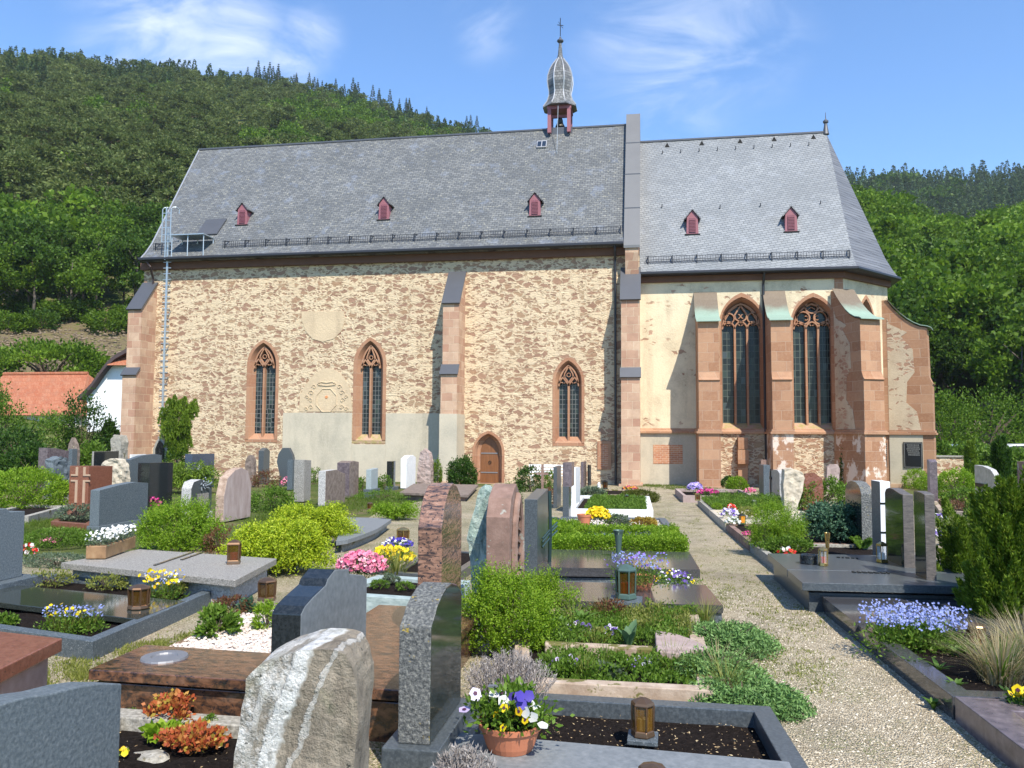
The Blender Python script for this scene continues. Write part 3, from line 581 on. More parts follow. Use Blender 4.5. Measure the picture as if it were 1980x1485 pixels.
choirb(XA,YC,(sin(R(22.5)),-cos(R(22.5))),.92,1.7,zct,zcc,zcm,mAsh,mAshW)
choirb(XB,YB,(cos(R(22.5)),-sin(R(22.5))),.92,1.6,zct-.1,zcc,zcm,mAsh,mAsh)
# plaster skin on buttress flanks (weathered render between the quoins)
for (bx,by,dr,w,sd_) in ((XB,YB,(cos(R(22.5)),-sin(R(22.5))),.92,-1),(XA,YC,(sin(R(22.5)),-cos(R(22.5))),.92,-1)):
    dr=np.array(dr); pr=np.array((-dr[1],dr[0])); s_=sd_*(w/2+.012)
    pts=[(bx+dr[0]*d_+pr[0]*s_,by+dr[1]*d_+pr[1]*s_,z_) for d_,z_ in ((.0,STR+.1),(1.25,STR+.1),(1.1,STR+.9),(.7,STR+1.3),(.75,STR+2.2),(1.05,STR+2.6),(1.0,STR+3.6),(.55,STR+4.2),(.8,zcc-.2),(.1,zcc+.2),(0,zcc+.5))]
    MB().ext(pts,(*(pr*.012*-sd_),0)).mk('render_skin',mPlB,church)
print('apse tip px check',XB,YB)
# ================= church roof fittings =================
def rhN(px,py): return roofhit(px,py,zeN,zrN,YE)
def rhC(px,py): return roofhit(px,py,zeC,zrC,YEC)
def pitch_dir(ze_,zr_,ye_):
    v=Vector((0,(YR-ye_)*.83,(zr_-ze_)*.875)); return v.normalized()
pdN=pitch_dir(zeN,zrN,YE); pdC=pitch_dir(zeC,zrC,YEC)
def dormer(px,pyb,rh,ze_,zr_,ye_,par,slm):
    b=rh(px,pyb); x,y,z=b; w=.54; h=.78; gh=.32
    back=lambda zz: np.interp(zz,[slope(yy,ze_,zr_,ye_) for yy in np.linspace(ye_,YR,40)],np.linspace(ye_,YR,40))
    m=MB(); 
    prof=[(x-w/2,z),(x+w/2,z),(x+w/2*.9,z+h),(x-w/2*.9,z+h)]
    # body: front face vertical at y, running back into the roof
    yb=float(back(z+h+gh))+.05
    m.ext([(x-w/2,y,z-.02),(x+w/2,y,z-.02),(x+w/2*.88,y,z+h),(x,y,z+h+gh-.04),(x-w/2*.88,y,z+h)],(0,yb-y,0))
    dm_=m.mk('dormer',mPink,par)
    s=MB()
    for k in range(9): s.box(x-w*.27,x+w*.27,y-.035,y-.004,z+.08+k*.066,z+.12+k*.066)
    s.box(x-w*.27,x+w*.27,y-.012,y-.003,z+.06,z+.72); s.mk('louvre',mPinkD,dm_)
    s=MB()
    for sx in (-1,1): s.ext([(x+sx*w*.62,y-.07,z+h-.1),(x,y-.07,z+h+gh),(x,y-.07,z+h+gh+.05),(x+sx*w*.70,y-.07,z+h-.07)],(0,yb-y+.25,0))
    s.mk('dormer_roof',slm,dm_)
    s=MB(); s.box(x-w*.62,x+w*.62,y-.08,y+.05,z-.07,z-.015); s.mk('dormer_sill',mDark,dm_)
for px,py in ((468,434),(742,424),(1034,417)): dormer(px,py,rhN,zeN,zrN,YE,nroof,mSlN)
for px,py in ((1339,452),(1530,447)): dormer(px,py,rhC,zeC,zrC,YEC,croof,mSlD)
# snow guards
def guard(x0,x1,ye_,ze_,zr_,par,t0=.55):
    s=MB(); y=ye_+t0; z=slope(y,ze_,zr_,ye_)+.03
    for h in (.06,.15,.30): s.tube([(x0,y-.02,z+h),(x1,y-.02,z+h)],.014,4)
    n=int((x1-x0)/.11)
    for i in range(n+1):
        x=x0+(x1-x0)*i/n; s.box(x-.007,x+.007,y-.03,y-.015,z+.03,z+.30)
    for i in range(int((x1-x0)/1.05)+1):
        x=x0+.1+i*1.05; s.box(x-.02,x+.02,y-.03,y+.02,z-.03,z+.34); s.ext([(x-.02,y+.02,z+.34),(x-.02,y+.4,z+.4),(x-.02,y+.4,z+.36),(x-.02,y+.02,z+.28)],(.04,0,0))
    return s.mk('snow_guard',mGut,par)
guard(P(430,480,D)[0],P(1196,470,D)[0],YE,zeN,zrN,nroof); guard(XVL+.3,P(330,480,D)[0],YE,zeN,zrN,nroof)
guard(XP1+.25,XAe-.15,YEC,zeC,zrC,croof,.45)
for t in (.15,.45,.75):
    a=Vector((XAe,YEC,zeC)).lerp(Vector((XBe,YBe,zeC)),t); b_=Vector((XAe,YEC,zeC)).lerp(Vector((XBe,YBe,zeC)),t+.2); s=MB(); off=Vector((-.25,.25,.32)); s.tube([a+off+Vector((0,0,.2)),b_+off+Vector((0,0,.2))],.014,4)
    for q_ in (a,b_): s.tube([q_+off,q_+off+Vector((0,0,.22))],.014,4)
    s.mk('snow_guard',mGut,croof)
for px,py in ((1290,285),(1357,281),(1431,277),(1497,273),(1573,269)):
    b_=rhC(px,py); s=MB(); x,y,z=b_; s.add([(x-.14,y,z-.02),(x+.14,y,z-.02),(x,y,z+.24),(x,y+.35,z+.24)],[(0,1,2),(1,3,2),(0,2,3),(0,3,1)]); s.mk('roof_vent',mDark,croof)
hk=None
for px,py in [(1281+35.3*i,296-2.0*i) for i in range(9)]+[(1280,400),(1392,402),(1470,398),(1586,393)]:
    x,y,z=rhC(px,py); s=MB(); s.tube([(x,y+.05,z+.0),(x,y-.06,z-.02),(x,y-.10,z+.02),(x,y-.10,z+.1)],.022,5); s.mk('roof_hook',mGut,croof)
# skylight on the nave
x,y,z=rhN(1047,287); s=MB(); up_=pdN*.5; nn_=Vector((0,-pdN.z,pdN.y))
def quadbox(c,w,h,th,dirv,nv):
    c=Vector(c); m=MB(); e=[c+Vector((-w/2,0,0)),c+Vector((w/2,0,0)),c+Vector((w/2,0,0))+dirv*h,c+Vector((-w/2,0,0))+dirv*h]; m.ext([tuple(q_) for q_ in e],tuple(nv*th)); return m
sk=quadbox((x,y,z),.5,.55,.09,pdN,nn_).mk('skylight',mLeadW,nroof)
for sx in (-1,1): quadbox(Vector((x+sx*.12,y,z))+pdN*.06+nn_*.092,.19,.42,.008,pdN,nn_).mk('pane',plain('skylight_glass',(.02,.03,.05),.08),sk)
# roof hatch and working platform by the ladder
h1=rhN(400,455); quadbox(Vector(h1)+Vector((0,0,0)),1.1,1.15,.08,(pdN+Vector((.12,0,0))).normalized(),nn_).mk('roof_hatch',mMet,nroof)
pl=rhN(384,478); s=MB(); X0=P(338,460,YE+.3)[0]; X1=P(393,460,YE+.3)[0]; zt=P(365,458,YE+.3)[2]; s.box(X0,X1+.25,YE-.1,YE+.95,zt,zt+.05); 
for x in np.linspace(X0+.05,X1+.2,3):
    for y in (YE+.0,YE+.85): s.tube([(x,y,zt),(x,y,slope(max(y,YE),zeN,zrN,YE))],.025,5); 
s.mk('roof_platform',mGalv,church)
# ladder
lt=P(326,405,D-.75); lb=P(309,872,D-.35); XLD=P(320,650,D-.35)[0]
s=MB(); zT=P(325,402,D-.5)[2]; zB=P(309,880,D-.4)[2]
for dx_ in (-.05,.0): pass
s.box(XLD-.045,XLD+.045,D-.42,D-.36,zB,zT-.9)
s.box(XLD-.03,XLD+.03,D-.62,D-.56,zE_:=P(325,500,D)[2]-.2,zT)
for i in range(int((zT-.9-zB)/.28)): z=zB+i*.28; s.box(XLD-.2,XLD+.2,D-.405,D-.375,z,z+.03)
for sx in (-.2,.24):
    s.tube([(XLD+sx,D-.6,zT-1.7),(XLD+sx,D-.6,zT-.1),(XLD+sx+.06,D-.55,zT),(XLD+sx+.16,D-.45,zT+.03),(XLD+sx+.24,D-.3,zT-.05),(XLD+sx+.24,D-.3,zT-.25)],.028,6)
for i in range(5): z=zT-1.7+i*.35; s.box(XLD-.22,XLD+.26,D-.61,D-.58,z,z+.03)
for z in np.arange(zB+.5,zT-2,1.6): s.box(XLD-.02,XLD+.02,D-.38,D,z,z+.04)
s.mk('wall_ladder',mGalv,church)
# downpipes
def pipe(pts,m=mPipe,par=church): s=MB(); s.tube(pts,.055,8); s.mk('downpipe',m,par)
zg=gz(0,D)
xa=P(291,700,D-.1)[0]+.0; pipe([(P(296,505,D)[0],D-.48,zeN-.15),(xa+.05,D-.45,zeN-.4),(xa,D-.1,zeN-.95),(xa,D-.1,zg)])
xa=P(1190,700,D-.1)[0]; pipe([(xa,D-.5,zeN-.1),(xa,D-.45,zeN-.3),(xa,D-.12,zeN-.7),(xa,D-.12,zg)],mGut)
xa=P(1478,700,YC-.1)[0]; pipe([(xa,YEC,zeC-.1),(xa,YEC+.1,zeC-.3),(xa,YC-.1,zeC-.6),(xa,YC-.1,STR+.2),(xa,YC-.2,STR),(xa,YC-.2,zg)],mGut)
# sandstone post niche on choir wall between buttresses
xa=P(1427,850,YC-.3)[0]; xb=P(1446,850,YC-.3)[0]; z1=P(1436,846,YC-.3)[2]; z2=P(1436,897,YC-.3)[2]; s=MB(); s.box(xa,xb,YC-.35,YC,z2+.62,z1); s.box(xa-.02,xb+.02,YC-.4,YC,z2,z2+.6); s.box(xa,xb,YC-.22,YC,zg-.2,z2-.003); s.mk('stone_pillar',mAsh,church)
# plaques on the apse lower wall
mPlq=plain('black_bronze_plaque',(.012,.012,.014),.3,.3); mLet=plain('plaque_lettering',(.25,.25,.24),.5)
def plaque(u0,u1,z0,z1,rows):
    s=MB(); s.prism([fpt(u0,.03),fpt(u1,.03),fpt(u1,.07),fpt(u0,.07)],z0,z1); p=s.mk('memorial_plaque',mPlq,church)
    s=MB()
    for a,b_ in ((u0+.03,u0+.045),(u1-.045,u1-.03)): s.prism([fpt(a,.07),fpt(b_,.07),fpt(b_,.075),fpt(a,.075)],z0+.03,z1-.03)
    for a,b_ in ((z0+.03,z0+.045),(z1-.045,z1-.03)): s.prism([fpt(u0+.05,.07),fpt(u1-.05,.07),fpt(u1-.05,.075),fpt(u0+.05,.075)],a,b_)
    rr=random.Random(3)
    for k in range(rows):
        z=z1-.14-k*.085; u=u0+.12+rr.random()*.08; 
        while u<u1-.14:
            l=rr.uniform(.02,.05); s.prism([fpt(u,.07),fpt(u+l,.07),fpt(u+l,.074),fpt(u,.074)],z,z+.035); u+=l+.014
    s.mk('lettering',mLet,p)
bdr=np.array((cos(R(22.5)),-sin(R(22.5)))); bpr=np.array((-bdr[1],bdr[0]))
def flank(d,r): p=np.array((XB,YB))+bdr*d-bpr*(.46+.012+r); return (p[0],p[1])
def dfor(px,fn,L):
    lo,hi=0,L; r=ray(px,870)
    for _ in range(30):
        m=(lo+hi)/2; x,y=fn(m,.05)
        if x/y<r[0]/r[1]: lo=m
        else: hi=m
    return lo
d0_,d1_=dfor(1747,flank,1.7),dfor(1784,flank,1.7); fpt_=fpt; fpt=flank; ym=flank((d0_+d1_)/2,.05)[1]
s=MB(); s.prism([flank(.0,0),flank(d1_+.02,0),flank(d1_+.02,.028),flank(.0,.028)],GB,STR-.12); s.mk('plaster_field',mPlG,church)
plaque(d0_,d1_,P(1764,905,ym)[2],P(1764,855,ym)[2],6); fpt=fpt_
v0,v1=dfor(1700,fpt,L45),dfor(1719,fpt,L45); ym=fpt(v1,.05)[1]; plaque(v0,v1,P(1710,903,ym)[2],P(1710,856,ym)[2],6)
v2=dfor(1727,fpt,L45); s=MB(); s.prism([fpt(v1+.02,.03),fpt(v2,.03),fpt(v2,.06),fpt(v1+.02,.06)],P(1722,925,ym)[2],STR-.14); s.mk('white_panel',mW0:=plain('white_wall_panel',(.66,.64,.58),.8),church)
# --- bell turret
T0=P(1083,255,YR); tx=T0[0]; zt0=zrN-.15
def tz(py): return P(1083,py,YR)[2]
s8=MB(); hb=.62
for sx in (-1,1):
    for sy in (-1,1): s8.box(tx+sx*.50-.09,tx+sx*.50+.09,YR+sy*.45-.09,YR+sy*.45+.09,zt0-.2,tz(208))
s8.box(tx-.62,tx+.62,YR-.55,YR+.55,tz(218),tz(211)); s8.box(tx-.5,tx+.5,YR-.06,YR+.06,tz(228),tz(223))
tur=s8.mk('bell_turret',mPink,church)
s=MB(); s.box(tx-.66,tx+.66,YR-.25,YR+.25,zt0-.3,zt0+.16); s.mk('turret_base',mMet,tur)
za=tz(211)
on=[(.62,0),(.93,-.02),(.90,.05),(.70,.32),(.60,.62),(.585,.8),(.64,1.05),(.685,1.35),(.66,1.65),(.55,1.98),(.40,2.25),(.26,2.42),(.18,2.55),(.13,2.75),(.10,3.05),(.065,3.4)]
sc_=(tz(82)-za)/3.4; on=[(r*1.0,z*sc_) for r,z in on]
s=MB(); s.lathe((tx,YR,za),on,8,rot=pi/8); oc=s.mk('onion_roof',mTur,tur)
s=MB()
for k in range(8):
    a=2*pi*k/8+pi/8; s.tube([(tx+(r+.01)*cos(a),YR+(r+.01)*sin(a),za+z) for r,z in on[2:13]],.03,5)
s.mk('ridge_strip',mLeadW,oc)
s=MB(); s.lathe((tx,YR,tz(84)),[(.06,0),(.17,.1),(.17,.16),(.07,.24),(.04,.34)],10); z=tz(74); s.mk('finial',mMet,tur)
s=MB(); zc=tz(70); zk=tz(35); s.tube([(tx,YR,zc),(tx,YR,zk)],.022,5); s.tube([(tx-.16,YR,zk-.35),(tx+.16,YR,zk-.42)],.02,5)
s.tube([(tx-.1,YR,zk-.2),(tx-.03,YR,zk-.3)],.015,4); s.tube([(tx+.14,YR,zk-.55),(tx+.05,YR,zk-.45)],.015,4); s.mk('turret_cross',mIron,tur)
s=MB(); s.lathe((tx,YR,tz(246)),[(.25,0),(.235,.05),(.16,.2),(.14,.38),(.10,.46),(.03,.5)],16); s.tube([(tx,YR,tz(246)+.5),(tx,YR,tz(224))],.04,6); s.mk('bell',mBell,tur)
# lightning rod wire
s=MB(); a=rhN(1077,297); s.tube([tuple(a),(a[0],a[1]-.02,a[2]+.2),(tx-.02,YR-.7,tz(205))],.012,4); s.mk('lightning_cable',mGalv,church)

# ================= TERRAIN =================
def elz(px,py,r):
    v=ray(px,py); return EYE+r*v[2]/math.hypot(v[0],v[1])
skyL=[(-400,150),(-200,145),(0,136),(120,148),(200,165),(300,160),(450,185),(640,212),(750,245),(940,295),(1250,400),(1500,500),(1700,560),(2500,600)]
farR=[(1000,480),(1400,400),(1640,368),(1760,362),(1800,372),(1880,360),(1980,356),(2300,345)]
nearR=[(1000,560),(1500,490),(1640,440),(1700,456),(1760,484),(1820,515),(1870,540),(1920,515),(1980,492),(2300,450)]
def itp(tb,x): return float(np.interp(x,[a for a,b in tb],[b for a,b in tb]))
def zpl(px,r): v=ray(px,840); return -SL*min(r*v[1]/math.hypot(v[0],v[1]),48)
def terr(px,r):
    base=zpl(px,min(r,55))
    if r<=55: return base
    # left profile
    zs=elz(px,itp(skyL,px),420.); z110=elz(px,612,110.)+1
    L=float(np.interp(r,[55,78,95,112,150,250,420,520,900,1600],[base,elz(px,742,78.),elz(px,668,95.),z110,z110+(zs-z110)*.10,z110+(zs-z110)*.44,zs,zs-8,zs-120,zs-300]))
    zn=elz(px,itp(nearR,px),270.); zf=elz(px,itp(farR,px),640.)
    Q=float(np.interp(r,[55,75,90,110,180,270,350,450,640,760,1600],[base,base+.6,4.5,13,13+(zn-13)*.52,zn,zn-4,zn+(zf-zn)*.35,zf,zf-25,zf-300]))
    w=min(1,max(0,(px-1050)/450.)); w=w*w*(3-2*w)
    return L*(1-w)+Q*w
rs=[0.5,2,4,7,11,16,22,30,38,46,55,62,70,78,86,95,103,112,125,140,160,180,205,230,255,275,300,330,360,390,420,450,490,530,580,640,680,720,760,850,1000,1300,1600]
pxs=list(range(-1500,3700,65))
def wxy(px,r): v=ray(px,840); l=math.hypot(v[0],v[1]); return v[0]/l*r,v[1]/l*r
V=[];Fc=[]
for i,px in enumerate(pxs):
    for r in rs:
        x,y=wxy(px,r); V.append((x,y,terr(px,r)+(0.9*math.sin(x*.09)*math.cos(y*.07+x*.03) if r>90 else 0)-.03))
n=len(rs)
for i in range(len(pxs)-1):
    for j in range(n-1): Fc.append((i*n+j,i*n+j+1,(i+1)*n+j+1,(i+1)*n+j))
def terrmat():
    t=NT('hillside_ground'); v=t.tc.outputs['Object']
    c=t.ramp(t.noise(v,.35,7,.65),[(.35,(.055,.085,.02)),(.5,(.10,.12,.035)),(.62,(.19,.15,.085)),(.75,(.26,.20,.13))])
    c=t.mix(t.ss(t.noise(v,.06,3),.45,.6),c,(.05,.085,.018)); sp=t.n('ShaderNodeSeparateXYZ'); t.l(v,sp.inputs[0]); ln=t.n('ShaderNodeVectorMath',operation='LENGTH'); t.l(v,ln.inputs[0]); msk=t.math('MULTIPLY',t.math('MULTIPLY',t.ss(t.math('ADD',ln.outputs['Value'],t.math('MULTIPLY',t.noise(v,.15,4),10)),82,86),t.ss(ln.outputs['Value'],114,120,1,0)),t.math('LESS_THAN',sp.outputs[0],-25)); c=t.mix(t.math('MULTIPLY',msk,.85),c,t.ramp(t.noise(t.map(v,(1,1,3)),1.1,8,.75),[(.35,(.07,.05,.03)),(.5,(.19,.14,.09)),(.62,(.13,.13,.04)),(.75,(.30,.24,.17))])); t.bump(t.noise(v,1.5,6,.7),.8,.4); return t.fin(c,.95,.1)
hill=mk('hillside',V,Fc,terrmat()); tag(hill,kind='structure')
# flat apron under and behind the camera, well below the fitted sheets
ap=MB(); ap.add([(-60,-60,-.06),(60,-60,-.06),(60,.4,-.06),(-60,.4,-.06)],[(0,1,2,3)]); tag(ap.mk('meadow',terrmat()),kind='structure')
# ================= FOLIAGE TOOLKIT =================
def leafmat(name,stops,rough=.55,trans=.45,spec=.3,big=0):
    t=NT(name); g=t.n('ShaderNodeNewGeometry'); c=t.ramp(g.outputs['Random Per Island'],stops)
    c=t.mix(t.math('MULTIPLY',t.noise(t.tc.outputs['Object'],1.3,3),.55),c,tuple(q_*.55 for q_ in stops[0][1]))
    if big: lo=t.noise(t.tc.outputs['Object'],big,3,.6); c=t.mix(t.ss(lo,.35,.5,.55,0),c,tuple(q_*.6 for q_ in stops[1][1])); c=t.mix(t.ss(lo,.52,.66,0,.5),c,tuple(min(1,q_*1.25) for q_ in stops[-1][1]))
    t.put(t.b.inputs['Base Color'],c); t.b.inputs['Roughness'].default_value=rough; t.b.inputs['Specular IOR Level'].default_value=spec
    tr=t.n('ShaderNodeBsdfTranslucent'); t.l(c,tr.inputs[0]); mx=t.n('ShaderNodeMixShader'); mx.inputs[0].default_value=trans
    t.l(t.b.outputs[0],mx.inputs[1]); t.l(tr.outputs[0],mx.inputs[2]); t.l(mx.outputs[0],t.o.inputs[0]); return t.m
def unit(a): return a/np.maximum(np.linalg.norm(a,axis=1,keepdims=True),1e-9)
def leafquads(p,d,l,w,rs=RS,fold=0):
    """diamond leaves: p base points, d direction, l length (n), w width"""
    n=len(p); s=unit(np.cross(d,unit(rs.normal(size=(n,3))))); l=np.broadcast_to(l,(n,))[:,None]; w=np.broadcast_to(w,(n,))[:,None]
    v=np.stack([p,p+d*l*.45+s*w*.5,p+d*l,p+d*l*.45-s*w*.5],1).reshape(-1,3)
    f=np.arange(4*n,dtype=np.int32).reshape(n,4); return v,f
def cat(*vf):
    V=[];Fq=[];b=0
    for v,f in vf: V.append(v); Fq.append(f+b); b+=len(v)
    return np.concatenate(V),np.concatenate(Fq)
def blob(n,c,rad,rs=RS,clumps=40,sig=.16,shell=.78,low=-.35):
    """leaf positions and directions clumped over an ellipsoid"""
    c=np.array(c,float); rad=np.array(rad,float)
    k=unit(rs.normal(size=(clumps*3,3))); k=k[k[:,2]>low][:clumps]; kr=rs.uniform(shell,1.0,len(k))[:,None]
    i=rs.randint(0,len(k),n); q_=k[i]*kr[i]+rs.normal(size=(n,3))*sig
    d=unit(q_*.6+rs.normal(size=(n,3))*.55+np.array([0,0,.45]))
    return c+q_*rad,d
def bark(name='grey_bark',c=(.12,.10,.08)): return plain(name,c,.9,var=.35,scale=4,bump=.6)
mBark=bark(); mBarkP=bark('pine_bark',(.24,.17,.12))
def gtree(name,kind,seed,H,n=None):
    """prototype meshes for a tree of height H at origin; returns (crown v,f),(trunk MB)"""
    rs=np.random.RandomState(seed); rr=random.Random(seed); tr=MB()
    if kind=='leafy':
        n=n or 2600; P_=[];D_=[]
        tr.tube([(0,0,-.6),(.1,0,H*.3),(-.1,.1,H*.6),(0,0,H*.85)],[H*.022,H*.017,H*.011,.03],6)
        lobes=[(0,0,H*.62,H*.3,H*.3,H*.34)]
        for i in range(7):
            a=rr.uniform(0,2*pi); r=H*rr.uniform(.14,.25); z=H*rr.uniform(.38,.82); s=H*rr.uniform(.13,.2); lobes.append((r*cos(a),r*sin(a),z,s,s,s*.8)); tr.tube([(0,0,z-H*.15),(r*cos(a)*.8,r*sin(a)*.8,z)],[H*.009,H*.003],5)
        ws=np.array([l[3]**2 for l in lobes]); ws/=ws.sum()
        for l,w in zip(lobes,ws):
            p,d=blob(int(n*w)+5,l[:3],l[3:],rs,clumps=11,sig=.17); P_.append(p);D_.append(d)
        p=np.concatenate(P_); d=np.concatenate(D_); L=H*.048*(2600/n)**.5
        return leafquads(p,d,rs.uniform(.6,1.2,len(p))*L,L*.9,rs),tr
    if kind=='pine':
        n=n or 1500; tr.tube([(0,0,-.6),(.15,0,H*.35),(0,.1,H*.7),(.1,0,H*.95)],[H*.017,H*.014,H*.009,.03],6)
        P_=[];D_=[];K=16
        for i in range(K):
            z=H*rr.uniform(.52,.98); a=rr.uniform(0,2*pi); r=H*rr.uniform(.04,.2)*(1.25-z/H*.7); s=H*rr.uniform(.08,.14)
            p,d=blob(n//K,(r*cos(a),r*sin(a),z),(s,s,s*.38),rs,clumps=14,sig=.2); P_.append(p);D_.append(unit(d*np.array([1,1,.6]))); tr.tube([(0,0,z-H*.04),(r*cos(a),r*sin(a),z)],[H*.005,H*.002],4)
        p=np.concatenate(P_); d=np.concatenate(D_); L=H*.055*(1500/n)**.5; return leafquads(p,d,rs.uniform(.6,1.2,len(p))*L,L*.4,rs),tr
    if kind=='spruce':
        n=n or 1500; tr.tube([(0,0,-.6),(0,0,H*.5),(0,0,H)],[H*.014,H*.009,.02],5)
        u=rs.uniform(.0,1,n)**1.35; z=H*(.06+.94*(np.round(u*17)/17*.6+u*.4)); r=(1.02-z/H)*H*.19*rs.uniform(.35,1.0,n)**.6*(1+.25*np.sin(z*40/H)); a=rs.uniform(0,2*pi,n)
        p=np.stack([r*np.cos(a),r*np.sin(a),z-r*.15],1); d=unit(np.stack([np.cos(a),np.sin(a),rs.uniform(-.5,.25,n)],1)); L=H*.05*(1500/n)**.5
        top=np.array([[0,0,H*.93]]); p=np.concatenate([p,np.repeat(top,12,0)]); d=np.concatenate([d,unit(rs.normal(size=(12,3))*.15+[0,0,1])]); return leafquads(p,d,rs.uniform(.6,1.1,len(p))*L*np.clip(1.3-p[:,2]/H,.45,1),L*.45,rs),tr
mLeafy=[leafmat('fresh_beech_leaves',[(0,(.06,.13,.007)),(.5,(.125,.23,.012)),(1,(.22,.35,.03))],big=.1),leafmat('mid_green_leaves',[(0,(.035,.085,.007)),(.5,(.08,.165,.013)),(1,(.15,.26,.03))],big=.2)]
mPineL=leafmat('olive_pine_needles',[(0,(.085,.13,.03)),(.5,(.155,.205,.05)),(1,(.23,.275,.08))],trans=.4,big=.05)
mSprL=leafmat('dark_spruce_needles',[(0,(.04,.08,.025)),(.6,(.075,.135,.04)),(1,(.125,.20,.06))],trans=.3,big=.05)
# ---- masses of far trees (merged meshes, one object per wood)
def mass(name,kinds,n,pxr,rr_,mat,label,H=(9,13),ok=None,nl=420,seed=1,nv=5):
    rs=np.random.RandomState(seed); protos=[gtree(name,kinds,100+seed*10+i,10,nl)[0] for i in range(nv)]
    V=[];Fq=[];b=0;k=0;tries=0
    while k<n and tries<n*6:
        tries+=1
        px=rs.uniform(*pxr); r=math.sqrt(rs.uniform(rr_[0]**2,rr_[1]**2))
        if ok and not ok(px,r,rs): continue
        x,y=wxy(px,r); z=terr(px,r); h=rs.uniform(*H)/10; a=rs.uniform(0,2*pi); v,f=protos[rs.randint(nv)]
        c,s_=cos(a),sin(a); M_=np.array([[c,-s_,0],[s_,c,0],[0,0,1]])*h*np.array([[1],[1],[1]])
        V.append(v@M_.T*np.array([1.1,1.1,1])+np.array([x,y,z-.5])); Fq.append(f+b); b+=len(v); k+=1
    o=mk(name,np.concatenate(V),np.concatenate(Fq),mat); tag(o,label,'forest',kind='stuff'); print(name,k); return o
def spruce_zone(px,r):
    # high band near the crest is spruce on the far left, mixed elsewhere
    return r>330 and (px<420 or px>640)
hsh=lambda px,r,f: math.sin(px*.013*f+r*.031)*math.cos(px*.007*f-r*.047*f+1.3)
rL=(118,415)
mass('pine_wood','pine',1150,(-160,1330),rL,mPineL,'dense olive pine wood covering the steep hillside left of the nave roof',(9,14),lambda px,r,rs:(hsh(px,r,1)<.55 and r>138 and not (560<px<900 and r>300 and r<385)) or (r>128 and rs.rand()<.25) ,900,1)
mass('beech_wood','leafy',560,(-160,1330),rL,mLeafy[0],'bright green beeches mixed into the pine wood on the left hillside',(7,12),lambda px,r,rs:(hsh(px,r,1)>.35 and (r<330 or px>480)) or r<150 or (560<px<900 and r>290+.08*abs(px-740) and r<392),1300,2)
mass('spruce_wood','spruce',520,(-160,1330),(335,418),mSprL,'dark spruce wood along the crest of the left hill',(10,16),lambda px,r,rs:px<430 or (r>385) or px>700,330,3)
mass('far_spruce_wood','spruce',900,(1540,2200),(400,650),mSprL,'dark conifer wood on the far hill right of the choir',(12,20),None,260,4)
mass('slope_beech_wood','leafy',560,(1560,2200),(92,285),mLeafy[0],'fresh green broadleaf wood on the near slope right of the choir',(9,14),None,3600,5,3)
mass('far_broadleaf_patch','leafy',60,(1700,1860),(520,640),mLeafy[1],'lighter green broadleaf patches within the far conifer wood',(12,15),lambda px,r,rs:hsh(px,r,2)>.3,200,6)
# ---- single trees that stand out
def proto_tree(name,kind,seed,H,lm,tm,label,cat_,group,loc,n=None):
    (v,f),tr=gtree(name,kind,seed,H,n); t=thing(name,label,cat_,loc,group); o=np.array(loc)
    mk('crown',v+o,f,lm,t); mk('trunk',np.array(tr.v)+o,tr.f,tm,t,smooth=True); return t
def scatter(name,kind,cnt,pxr,rr_,Hs,lms,tm,lab,group,seed,n,ok=None,nv=4):
    rs=np.random.RandomState(seed); pro=[]; k=0
    while k<cnt:
        px=rs.uniform(*pxr); r=math.sqrt(rs.uniform(rr_[0]**2,rr_[1]**2))
        if ok and not ok(px,r): continue
        x,y=wxy(px,r); loc=(x,y,terr(px,r)-.3); s=rs.uniform(*Hs)/10; a=rs.uniform(0,6.28)
        if len(pro)<nv:
            t=proto_tree(name,kind,seed*7+k,10,lms[k%len(lms)],tm,lab,'tree',group,loc,n); pro.append(t)
        else: t=dup(pro[rs.randint(nv)],loc)
        t.scale=(s,s,s); t.rotation_euler=(0,0,a); k+=1
scatter('beech_tree','leafy',62,(-120,430),(106,140),(7.5,11),mLeafy,mBark,'bright green broadleaf tree at the foot of the left hillside wood','broadleaf trees at the foot of the left hill',11,4200)
scatter('beech_tree','leafy',54,(1690,2150),(80,118),(9,13),mLeafy,mBark,'tall green broadleaf tree at the foot of the slope right of the apse','broadleaf trees at the foot of the right slope',12,4200,None)
scatter('pine_tree','pine',90,(-100,420),(150,230),(12,16),[mPineL],mBarkP,'olive green pine with bare pale trunk in the hillside wood','pines with bare trunks on the left hillside',13,1800)
scatter('spruce_tree','spruce',44,(455,950),(404,425),(13,21),[mSprL],mBark,'dark pointed spruce standing on the skyline behind the nave ridge','spruces on the skyline behind the ridge',14,1900)
scatter('spruce_tree','spruce',22,(20,450),(408,425),(9,15),[mSprL],mBark,'small dark spruce on the crest of the left hill','spruces on the crest at far left',15,1900)
